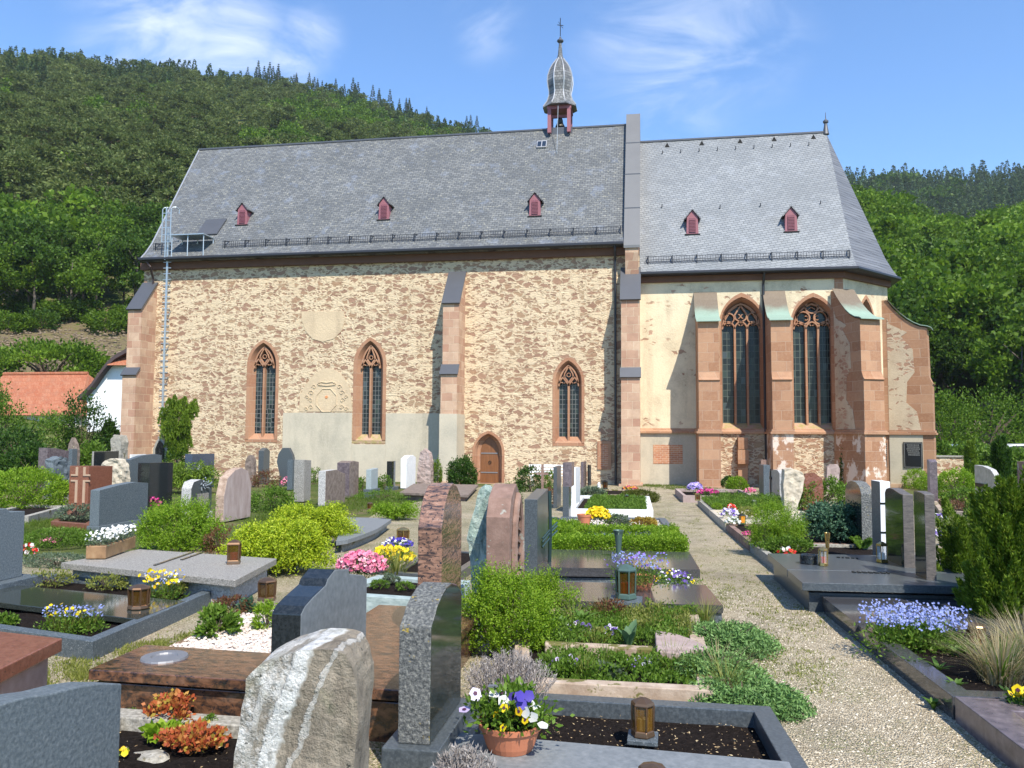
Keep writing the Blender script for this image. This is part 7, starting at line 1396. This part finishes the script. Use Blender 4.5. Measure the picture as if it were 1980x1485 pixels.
# hedge
mHed=mBoxL
def hedge(label,q,z,H,n,L,m,seed,par=None,name='box_hedge'):
    rs=np.random.RandomState(seed); q=[np.array(p,float) for p in q]; c=np.mean(q,0); t=thing(name,label,'hedge',(c[0],c[1],gz(*c)+z)); u=rs.rand(n);v=rs.rand(n); w=rs.rand(n); side=rs.rand(n)
    # bias to the faces of the box
    k=side<.45; w=np.where(k,1-rs.rand(n)*.15,w); k2=(side>=.45)&(side<.75); v=np.where(k2,rs.rand(n)*.12,v); k3=side>.93; u=np.where(k3,1-rs.rand(n)*.04,u)
    p=(q[0][None]*(1-u)[:,None]+q[1][None]*u[:,None])*(1-v)[:,None]+(q[3][None]*(1-u)[:,None]+q[2][None]*u[:,None])*v[:,None]; hh=H*np.array([1+.12*mnoise.noise(Vector((a[0]*2.5,a[1]*2.5,seed))) for a in p]); P3=np.stack([p[:,0],p[:,1],-SL*p[:,1]+z+w*hh],1)+rs.normal(size=(n,3))*.02; d=unit(rs.normal(size=(n,3))*.6+[0,-.3,.6]); vv,f=leafquads(P3,d,rs.uniform(.6,1.2,n)*L,L*.55,rs); mk('foliage',vv,f,m,t)
    s=MB(); s.tube([tuple((q[0]+q[3])/2)+(gz(*q[0])+z,),tuple((q[1]+q[2])/2)+(gz(*q[1])+z,)],.03,5); s.mk('stem',mTwig,t); return t
hedge('low clipped bright green box hedge, the front row behind the thick dark slab',[(-1.5,11.25),(.55,11.45),(.54,11.95),(-1.5,11.75)],0,.34,15000,.035,mBoxL,1)
hedge('low clipped box hedge, the rear row behind the forget-me-nots',[(-1.5,13.1),(.5,13.3),(.48,13.8),(-1.5,13.6)],0,.30,9000,.04,mBoxL,2)
hedge('short clipped box hedge joining the two rows at the left end',[(-1.6,11.8),(-1.1,11.8),(-1.1,13.1),(-1.6,13.1)],0,.42,5500,.04,mBoxL,3)
hedge('short clipped box hedge joining the two rows beside the path',[(.1,11.98),(.5,11.98),(.46,13.25),(.08,13.2)],0,.30,4500,.04,mBoxL,4)
stemmy('blue forget-me-nots enclosed by the clipped box hedge',1168,1045,1032,60,pBlue,120,.014,.1,300,seed=9)
# A6
c=pot('small terracotta pot in the white chippings beside the slim stele',1129,1016,.14,.14,.2); flowerclump('yellow daisy bush with reddish tint in the small pot',1150,1012,980,44,pYel,260,.035,mMidL,.2,500,.05,pos=(c[0]+.25,c[1]+.1,gz(*c[:2])+.18))
shrub('grey green lavender cushion in the white chippings',1195,1015,998,42,mGrG,1500,.05,.14,.8,'lavender','plant'); shrub('yellow orange leaved spirea near the right end of the white chippings',1245,1020,1002,44,leafmat('golden_spirea',[(0,(.35,.18,.03)),(.5,(.5,.36,.05)),(1,(.55,.5,.12))]),1300,.05,.14,.8,'spirea','shrub')
# A7
patch('even green ground cover filling the white marble frame',[(-1.45,18.75),(.0,18.8),(-.02,23.4),(-1.6,23.3)],.14,15000,.06,mMidL,.16,5,asp=.35)
shrub('grey green leafy perennials behind the white marble headstone',1145,962,944,46,mGrG,1300,.09,.1,.6,'perennials','plant')
shrub('olive green dome shaped heather beyond the white framed grave',1237,972,948,72,leafmat('olive_heather',[(0,(.07,.09,.01)),(1,(.18,.20,.03))]),5500,.05,0,.8,'heather_dome','cushion plant',clumps=300,sig=.09)
flowerclump('orange and magenta tulips in the far bed below the buttress',1218,948,940,30,pOr,50,.04,None,.12,200,.06,extra=[(pMag,20,.04)])
shrub('rose bush with dark leaves behind the square black headstone',1025,952,905,54,mDkL,2000,.09,0,.8,'rose_bush'); shrub('bright green bush beside the wooden cross',1064,945,912,24,mMidL,1300,.08,0); shrub('reddish brown shrub at the foot of the grey slab headstone',1065,975,945,24,mRedBr,900,.06,0)
shrub('dark green shrub just right of the red sandstone gravestone',1000,985,950,20,mDkL,700,.05,0); shrub('leafy green plants left of the square black headstone',985,960,935,30,mMidL,900,.07,0)
# right side of the path
flowerclump('dome of lilac flowers at the corner of the pink kerbed grave',1344,950,934,26,pLil,170,.05,mMidL,.2,300,.06); flowerclump('crimson and pink flowers behind the brass lantern, right of the lilac dome',1368,957,945,40,pMag,60,.045,mMidL,.2,300,.06)
shrub('round clipped bright green box ball before the choir wall',1425,950,922,40,mBoxL,5500,.05,.1,1,'box_ball','shrub',clumps=420,sig=.06); shrub('darker round box ball behind the bright one',1409,944,921,28,mDkL,3000,.05,.1,1,'box_ball','shrub',clumps=300,sig=.06)
flowerclump('pink and white blooms right of the round box balls',1450,955,944,24,pPink,40,.04,None,.2,150,.05)
patch('dense emerald ground cover with a wavy surface beside the path',[(1.55,19.9),(3.6,20.0),(3.55,23.3),(1.5,23.2)],.16,14000,.06,mMidL,.25,8,asp=.3)
shrub('small yellow green ball plant on the pale sand',1386,986,973,17,mBoxL,900,.03,.16,1,'cushion_plant','cushion plant'); flowerclump('red and white kalanchoe on the pale sand grave',1415,990,976,18,pRed,24,.035,None,.16,90,.04,extra=[(pWht,10,.03)])
flowerclump('blue and white pansies left of the orange lantern',1410,1003,984,32,pPal,60,.03,None,.16,260,.04,extra=[(pVio,20,.03)]); flowerclump('white pansies at the foot of the orange lantern',1417,1016,1000,26,pWht,44,.028,None,.16,260,.04); shrub('yellow green spurge behind the orange lantern',1447,1000,982,40,mTuft,1100,.05,.16)
shrub('big feathery bright green bush at the path kerb',1500,1062,972,104,mBoxL,12000,.05,.15,.9,'spirea_bush','shrub',shoots=1900,sl=2.6,lobes=[(0,0,.5,.9,.9,.5),(-.3,-.2,.3,.6,.6,.3),(.4,-.2,.35,.6,.6,.35),(0,0,.8,.45,.45,.2)],clumps=90,sig=.1,asp=.3)
flowerclump('magenta flowers at the foot of the big feathery bush',1446,1038,1026,20,pMag,30,.025,None,.15,80,.03); shrub('small leaved green perennials right of the big feathery bush',1520,1068,1038,90,mMidL,2600,.04,.15,.6,'perennials','plant')
juniper('wide blue green juniper in front of the half round granite headstone',1618,1058,972,150,mBluJ,420,.1,.8,31,.055,'blue_juniper',46,.2,rise=1.05)
shrub('tall leafy green shrub between the limestone gravestones and the blue juniper',1590,990,925,120,mMidL,5200,.075,0,.8,'leafy_shrub','shrub',lobes=[(0,0,.45,.95,.9,.45),(-.5,0,.45,.45,.5,.35),(.3,0,.75,.3,.3,.3)],clumps=60,sig=.15)
shrub('ivy climbing the lower choir wall beside the diagonal buttress',1640,930,866,26,mDkL,1400,.09,0,.4,'ivy','climber',Y=34.7)
c=G(1668,1062,.1)
def fern(label,px,py,pt,w,h,seed):
    c=G(px,py,h); x,y=c[0],c[1]; zb=gz(x,y)+h; d=np.linalg.norm(c-camp); rx=w/2/F*d; H=P(px,pt,y)[2]-zb; t=thing('fern',label,'plant',(x,y,zb)); rs=np.random.RandomState(seed); pp=[];dd=[]
    for i in range(12):
        a=rs.uniform(0,6.28); k=np.linspace(.15,1,26); fx_=x+rx*k*cos(a)*rs.uniform(.6,1); fy_=y+rx*k*sin(a)*.8; fz2=zb+H*(k-.35*k**2.4)*rs.uniform(.8,1.1); p=np.stack([fx_,fy_,fz2],1)
        for sg in (-1,1): dv=unit(np.stack([-sin(a)*sg+.5*np.cos(a)*np.ones(26),cos(a)*sg+.5*np.sin(a)*np.ones(26),np.full(26,.1)],1)); pp.append(p);dd.append((dv,.09*np.sin(pi*(k*.9+.05))))
    P3=np.concatenate(pp); D3=np.concatenate([a for a,b in dd]); L3=np.concatenate([b for a,b in dd]); v,f=leafquads(P3,D3,L3,L3*.3,rs); mk('frond',v,f,mMidL,t)
fern('green fern beside the blue juniper and the black headstone',1668,1066,1022,56,.1,2); fern('dark fern at the foot of the white banded stele',1700,1062,1036,40,.1,3)
flowerclump('red and white small flowers on the back edge of the honed slab',1520,1074,1060,34,pRed,10,.03,None,.25,200,.035,extra=[(pWht,6,.03)])
stemmy('large drift of bright blue forget-me-nots in the bed by the path',1768,1252,1172,165,pBlue,900,.009,.1,3600,seed=12,L=.04)
mFl=flowerclump
for px,py,w,lab in ((1765,1290,50,'young leafy seedlings in the dark soil in front of the forget-me-nots'),(1815,1300,60,'second group of seedlings further right in the dark soil'),(1850,1270,50,'taller green seedlings near the dry grass'),(1850,1335,50,'small green weeds at the near end of the soil bed')): broad(lab,px,py,py-26,w,9,mBroad,.1,px,.32,name='seedlings',erect=.75)
for i,(px,py,R_) in enumerate(((1935,1320,.34),(1990,1290,.4))):
    c=G(px,py,.1); t=thing('ornamental_grass',['bleached straw coloured ornamental grass arching over the bed at right','second bleached ornamental grass cut off by the right picture edge'][i],'grass',(c[0],c[1],gz(*c[:2])+.08)); tuft(t,'dry_blades',(c[0],c[1],gz(*c[:2])+.08),R_,.42,420,mStraw,i+20,.007,1.2,4); tuft(t,'green_blades',(c[0],c[1],gz(*c[:2])+.08),R_*.8,.34,90,mMidL,i+30,.014,.9,4)
flowerclump('large yellow pansies with dark eyes at the right picture edge',1978,1385,1330,44,pYel,12,.034,mDkL,.1,260,.04,eye=mEye); flowerclump('small yellow flowers beside the tall dark conifer',1898,1200,1162,44,pYel,22,.02,None,.1,160,.03)
# dark upright conifer at right
def conifer(label,px,pyb,pyt,wpx,m,seed,K=60,Y=None,lean=0,name='conifer',spr=1,L=.05,per=340):
    c=P(px,pyb,Y) if Y else G(px,pyb,.05); x,y=c[0],c[1]; zb=gz(x,y); d=math.hypot(x,y)*.98; rx=wpx/2/F*d; H=P(px,pyt,y)[2]-zb; t=thing(name,label,'tree',(x,y,zb)); rs=np.random.RandomState(seed); vf=[]
    for i in range(K):
        z=H*rs.uniform(.02,.80); a=rs.uniform(0,6.28); r=rx*rs.uniform(.2,1)*(1-.5*(z/H)); h_=H*rs.uniform(.16,.30); n_=per; k=rs.uniform(0,1,n_); rad=rx*.15*(1-k)**.8; an=rs.uniform(0,6.28,n_)
        p=np.stack([x+r*cos(a)*(.75+.35*k)+rad*np.cos(an),y+r*sin(a)*(.75+.35*k)+rad*np.sin(an),zb+z+k*h_],1); dv=unit(np.stack([np.cos(an)*.5+cos(a)*.4*spr,np.sin(an)*.5+sin(a)*.4*spr,np.ones(n_)],1)+rs.normal(size=(n_,3))*.3); vf.append(leafquads(p,dv,rs.uniform(.6,1.2,n_)*L,L*.3,rs))
    v,f=cat(*vf); mk('foliage',v,f,m,t); s=MB(); s.tube([(x,y,zb-.05),(x,y,zb+H*.7)],[rx*.08,rx*.03],6); s.mk('trunk',mBark,t); return t
conifer('tall dark juniper with upright feathery shoots at the right edge of the picture',1965,1215,925,170,mThuja,3,120,None,0,'upright_juniper',1.3,.05,420)
conifer('lower feathery conifer at right in front of the dark one',1880,1150,972,140,mThuja,4,90,None,0,'upright_juniper',1.2,.05,340)
conifer('dark columnar cypress beyond the beige headstone',1938,955,848,32,mDkL,5,36,26,0,'columnar_cypress',.2,.14,260); conifer('dark brownish columnar yew left of the cypress',1878,930,855,22,mThuja,6,26,32,0,'columnar_cypress',.2,.14,220)
for i,(px,pb,pt,w,l) in enumerate(((1772,945,908,44,'bright green clipped shrub at the foot of the memorial plaque, leftmost of three'),(1795,948,922,44,'middle clipped shrub below the apse buttress'),(1852,968,906,70,'large rounded clipped shrub left of the beige headstone'),(1865,985,945,60,'leafy green shrub in front of the rounded clipped one'))): shrub(l,px,pb,pt,w,mBoxL if i<3 else mMidL,5200 if i==2 else 2600,.07,0,.9,'clipped_shrub','shrub',clumps=380,sig=.07)
flowerclump('white and violet pansies in front of the big rounded shrub',1812,1010,992,32,pWht,40,.03,None,.1,260,.04,extra=[(pVio,20,.03)]); flowerclump('violet pansies right of the black headstone',1820,1045,1025,40,pVio,60,.03,None,.1,300,.04,extra=[(pPal,20,.03)]); flowerclump('blue lilac flowers before the red sandstone headstone',1950,952,942,26,pLil,70,.05,None,.1,160,.05)
patch('red and grey low bedding in the kerbed grave beyond the right hand black stones',[tuple(g(1825,988,.1)),tuple(g(1950,996,.1)),tuple(g(1950,970,.1)),tuple(g(1815,970,.1))],.12,2600,.07,mRedBr,.15,9)
# weeds along kerbs
for i,(px,py,w,lab) in enumerate(((1530,1118,60,'weeds at the path corner of the honed slab grave'),(1585,1140,70,'leafy weeds under the front edge of the honed slab'),(1670,1152,70,'burdock like weeds between the honed slab and the next kerb'),(1745,1150,60,'wispy weed in front of the honed slab base'),(1830,1158,80,'weeds and grass right of the honed slab'),(1805,1375,40,'dandelion growing from the gravel against the long kerb'),(1740,1300,26,'small weed against the long kerb'))): broad(lab,px,py,py-32,w,12,mBroad,0,px,.3,'weeds',.7)
rs=np.random.RandomState(55)
def grass_patch(label,pts,n,seed,H=.07,m=None):
    rs=np.random.RandomState(seed); V=[];per=9; P_=[]
    for (px,py,w,hpx) in pts:
        for k in range(int(n/len(pts))): c=G(px+rs.normal()*w*.5,py+rs.normal()*hpx*.5); P_.append(c)
    p=np.array(P_); N=len(p); p=np.repeat(p,per,0)+rs.normal(size=(N*per,3))*[.03,.03,0]; p[:,2]=-SL*p[:,1]; d=unit(rs.normal(size=(N*per,3))*.5+[0,0,1]); v,f=leafquads(p,d,rs.uniform(.4,1.2,N*per)*H,.008,rs); o=mk('grass',v,f,m or (mTuft if H<.06 else mGrass),loc=(0,0,0)); tag(o,label,'grass',kind='stuff')
grass_patch('thin grass and moss growing in the gravel along the path',[(1400,1040,60,60),(1340,1120,60,40),(1420,1130,60,50),(1380,1160,50,30),(1460,1330,40,60),(1560,1300,60,50),(1290,1000,20,40),(1340,1010,30,30),(1480,1180,40,30),(1560,1200,40,40),(1500,1260,40,60)],1000,1,.035)
grass_patch('weeds in the gravel strips between the left graves',[(150,1290,50,16),(60,1320,50,20),(270,1262,60,12),(380,1235,60,10),(430,1180,30,10),(160,1310,40,12),(300,1250,40,10),(600,1080,40,20)],700,2,.04)
grass_patch('lawn between the headstones on the left',[(120,1035,110,14),(300,1000,60,12),(720,975,90,16),(640,985,50,12),(100,1015,120,8),(540,1010,60,20)],2600,3,.10)
grass_patch('uncut grass strip at the foot of the church',[(1270,940,60,3),(1000,945,60,4),(700,960,80,8),(420,930,100,6),(1330,945,60,3)],1400,4,.10)
grass_patch('grassy verge around the rear right graves',[(1850,1020,60,20),(1780,990,60,10),(1900,960,60,12),(1720,970,60,10)],900,5,.12)
# ================= HEDGES, HOUSES, FAR THINGS =================
mTile=ashlar('orange_roof_tiles',.22,.3,(.32,.09,.042),(.38,.14,.075),mort=(.25,.07,.03),var=.4)
def hedgerow(label,specs,m,name='bush',seed=1,L=.16,n=3200):
    for i,(px,pb,pt,w,Y) in enumerate(specs): shrub(label[i],px,pb,pt,w,m[i] if isinstance(m,list) else m,n,L,0,.7,name,'bush',clumps=46,sig=.15,Y=Y,low=-.6)
hedgerow(['white flowering leafy bush at the left picture edge below the tiled roof','tall leafy bush in front of the orange tiled roof, left of the round one','large rounded leafy bush between the orange roof and the white gable','dark leafy bush at the foot of the white gable wall','dark hedge bush low at the far left edge','low dark bush before the hedge left of the purple headstone','light green low bush right of the purple brown headstone'],
 [(0,880,752,76,36),(82,885,806,120,37),(160,880,774,92,38),(205,868,822,46,39),(30,905,835,110,33),(60,925,862,90,29),(175,895,862,50,30)],[mMidL,mMidL,mDkL,mDkL,mDkL,mDkL,mMidL],n=4200)
# tiled barn
def gable(label,name,pts_eave,pts_ridge,zb,depth,wallm,roofm): pass
t=thing('tiled_house','low building with an orange tiled hipped roof behind the garden bushes','house',(-40,50,0)); Yh=50
A=[P(-60,792,Yh),P(112,804,Yh)]; Bq=[P(-70,722,Yh+3.5),P(172,726,Yh+3.5)]; 
e0=A[0]; e1=P(145,770,Yh-.0); s=MB(); zE=P(60,803,Yh)[2]; zR=P(60,724,Yh+4)[2]; xa=P(-80,760,Yh)[0]; xb=P(150,760,Yh)[0]; xr=P(170,724,Yh+4)[0]
s.add([(xa,Yh,zE),(xb,Yh,zE),(xr,Yh+4,zR),(xa,Yh+4,zR),(xa,Yh+8,zE),(xb,Yh+8,zE)],[(0,1,2,3),(3,2,5,4),(1,5,2),(0,3,4),(0,4,5,1)]); s.mk('roof',mTile,t); MB().box(xa+.3,xb-.3,Yh+.4,Yh+7.6,-1,zE-.02).mk('wall',plain('cream_house_wall',(.6,.55,.45),.9),t)
s=MB(); s.tube([(xa,Yh+4,zR+.05),(xr,Yh+4,zR+.05)],.13,6); s.mk('ridge_tiles',mTile,t)
'''x0_=P(-70,760,Yh-4)[0]; x1_=P(8,760,Yh-4)[0]; x2_=P(30,760,Yh-4)[0]; za=P(0,760,Yh-4)[2]; zb_=P(0,728,Yh-4)[2]; s=MB(); s.add([(x0_,Yh-4,za),(x2_,Yh-4,za),(x1_,Yh-.5,zb_+.3),(x0_,Yh-.5,zb_+.3)],[(0,1,2,3)]); s.add([(x0_,Yh-4,za-.15),(x2_,Yh-4,za-.15),(x2_,Yh+3,za-.15),(x0_,Yh+3,za-.15)],[(0,1,2,3)]); s.mk('side_roof',plain('old_brown_tiles',(.20,.12,.08),.9,var=.3),t); MB().box(x0_,x2_-.3,Yh-3.7,Yh,-1,za-.16).mk('side_wall',plain('dark_timber',(.06,.05,.04),.9),t)'''
# white gabled house
Yw=46; t=thing('white_house','white rendered house with swept orange tiled roof beside the church corner','house',(-33,Yw,0)); mW=plain('white_render',(.80,.82,.84),.85,var=.05); 
g0=[(168,835),(168,768),(178,752),(196,730),(207,705),(262,705),(262,835)]; A=[tuple(P(px,py,Yw)) for px,py in g0]; s=MB(); s.ext(A,(0,6,0)); s.mk('wall',mW,t)
r0=[(150,770),(160,762),(176,745),(192,722),(206,704),(222,690),(245,677),(262,672)]; top=[P(px,py-4,Yw-.5) for px,py in r0]; bot=[P(px,py+4,Yw-.5) for px,py in r0]; s=MB(); s.ext([tuple(p) for p in top]+[tuple(p) for p in bot[::-1]],(0,7,0)); s.mk('barge_board',plain('dark_barge_board',(.07,.05,.05),.8),t)
s=MB(); b0=[tuple(P(206,706,Yw-.6)),tuple(P(275,706,Yw-.6)),tuple(P(275,668,Yw+.9)),tuple(P(236,682,Yw+.9))]; s.add(b0,[(0,1,2,3)]); s.mk('roof',mTile,t)
# far right: boundary wall, hedge, parked car
t=MB(); a=P(1800,912,44); b_=P(1864,912,44); zt=P(1830,881,44)[2]; wl=thing('boundary_wall','low rubble stone wall beyond the apse with flat coping','wall',(a[0],44,gz(0,44))); MB().box(a[0]-3,b_[0],44,44.4,gz(0,44)-.3,zt-.08).mk('masonry',mRub2,wl); MB().box(a[0]-3,b_[0]+.05,43.94,44.46,zt-.078,zt).mk('coping',mConc,wl)
hedgerow(['garden bush right behind the boundary wall','broad light green bush left of the columnar yew','bright green hedge section behind the columnar cypress','leafy hedge section at the right edge behind the headstones','small round green tree behind the boundary wall','spreading green tree in front of the parked vehicles'],
 [(1835,905,858,60,50),(1890,910,868,80,46),(1930,915,872,90,44),(1985,915,876,80,42),(1828,880,770,110,62),(1905,885,760,190,64)],[mMidL,mMidL,mMidL,mMidL,mLeafy[0],mLeafy[0]],L=.22,n=4600)
def car(label,px,py,Y,wpx,hpx,m):
    c=P(px,py,Y); x,y,zb=c; L_=wpx/F*Y; H=hpx/F*Y; t=thing('parked_car',label,'car',(x,y,zb)); pr=[(-.5,.12),(-.5,.45),(-.42,.52),(-.30,.55),(-.18,.92),(-.05,1),(.25,1),(.38,.9),(.47,.55),(.5,.45),(.5,.12)]
    s=MB(); s.ext([(x+u*L_,y,zb+v*H) for u,v in pr],(0,1.7,0)); s.mk('body',m,t,bevel=.05); s=MB(); s.ext([(x+u*L_,y-.02,zb+v*H) for u,v in ((-.25,.58),(-.15,.88),(.06,.92),(.06,.58))],(0,.03,0)); s.mk('window',mBlack,t); s=MB(); s.ext([(x+u*L_,y-.02,zb+v*H) for u,v in ((.09,.58),(.09,.92),(.24,.92),(.35,.84),(.4,.58))],(0,.03,0)); s.mk('window',mBlack,t)
    for u in (-.3,.32): s=MB(); s.ext([(x+u*L_+.32*cos(a),y-.04,zb+.32+.32*sin(a)) for a in np.linspace(0,6.28,17)[:-1]],(0,.2,0)); w_=s.mk('wheel',plain('tyre_rubber',(.02,.02,.02),.8),t); s=MB(); s.ext([(x+u*L_+.19*cos(a),y-.06,zb+.32+.19*sin(a)) for a in np.linspace(0,6.28,13)[:-1]],(0,.03,0)); s.mk('rim',mGalv,w_)
zc_=gz(0,48)
for px,l,m_ in ((1975,'white car parked beyond the hedge at the right edge',plain('white_car_paint',(.75,.77,.8),.2)),(1862,'bluish grey car parked beyond the hedge right of the apse',plain('grey_car_paint',(.25,.33,.40),.2))):
    car(l,px,896,58,105,34,m_)
rs=np.random.RandomState(77); pb=None
for k in range(46):
    px=rs.uniform(-60,330) if k<30 else rs.uniform(1790,2060); r=rs.uniform(101,113) if k<30 else rs.uniform(76,86); x,y=wxy(px,r); loc=(x,y,terr(px,r)-.1)
    if k%10==0: 
        pb=thing('wood_edge_bush','low leafy bush at the edge of the '+['left hillside wood, beside the cleared slope','left hillside wood, in its shade','left hillside wood, under the front trees','right slope wood beyond the apse','right slope wood beside the rocks'][k//10],'bush',loc,'undergrowth bushes along the wood edges'); p,d=blob(1500,(x,y,loc[2]+1.0),(1.7,1.5,1.1),rs,40,.16,.8,-.9); v,f=leafquads(p,d,.28,.2,rs); mk('foliage',v,f,mLeafy[k//10%2],pb); twigs(pb,(x,y,loc[2]+1),(1.2,1.2,1),5,mTwig,k,.03)
    else: o=dup(pb,loc); s_=rs.uniform(.6,1.25); o.scale=(s_,s_,s_*.9); o.rotation_euler=(0,0,rs.uniform(0,6))
# rocky outcrop on the right slope, brown clearing on the left slope
def rocks(name,label,px0,px1,r0,r1,n,m,seed,smin,smax):
    rs=np.random.RandomState(seed); s=MB()
    for i in range(n):
        px=rs.uniform(px0,px1); r=rs.uniform(r0,r1); x,y=wxy(px,r); z=terr(px,r); q=rs.uniform(smin,smax); a=rs.uniform(0,6.28); s.lathe((x,y,z-q*.3),[(q*.8,0),(q,q*.4),(q*.7,q*.9),(q*.2,q*1.1)],6,sx=rs.uniform(.7,1.4),sy=rs.uniform(.6,1),rot=a)
    o=s.mk(name,m); tag(o,label,'rocks',kind='stuff')
rocks('rock_outcrop','brown grey rock outcrop on the slope at the right edge',1895,2060,78,90,46,stone('slope_rock',K((.3,(.12,.09,.06)),(.6,(.26,.20,.14)),(.8,(.34,.29,.22))),1.2,7,rough=.9,bump=.8,bscale=4,bd=.2),3,.5,1.7)
rocks('felled_branches','brown brushwood and stones on the cleared slope behind the houses',-60,250,84,102,700,stone('brushwood',K((.3,(.09,.065,.04)),(.6,(.22,.165,.11)),(.8,(.33,.27,.19))),2,7,rough=.95),4,.06,.2)
shrub('broad bright green tree on the slope above the tiled roof',95,738,668,190,mLeafy[0],6500,.35,0,.8,'slope_tree','tree',Y=58,clumps=60,low=-.5)
# ================= HAZE =================
hz=bpy.data.materials.new('valley_haze'); hz.use_nodes=True; ht=hz.node_tree; ht.nodes.clear(); ho=ht.nodes.new('ShaderNodeOutputMaterial'); hv=ht.nodes.new('ShaderNodeVolumePrincipled'); hv.inputs['Color'].default_value=(.80,.88,1,1); hv.inputs['Density'].default_value=.00012; ht.links.new(hv.outputs[0],ho.inputs['Volume'])
o=MB().box(-1300,1300,-60,1650,-340,330).mk('haze',hz); tag(o,kind='stuff')
for o in list(bpy.data.objects):
    if 'kind' in o and o.parent is None and o['kind']=='structure' and 'label' in o: del o['label']
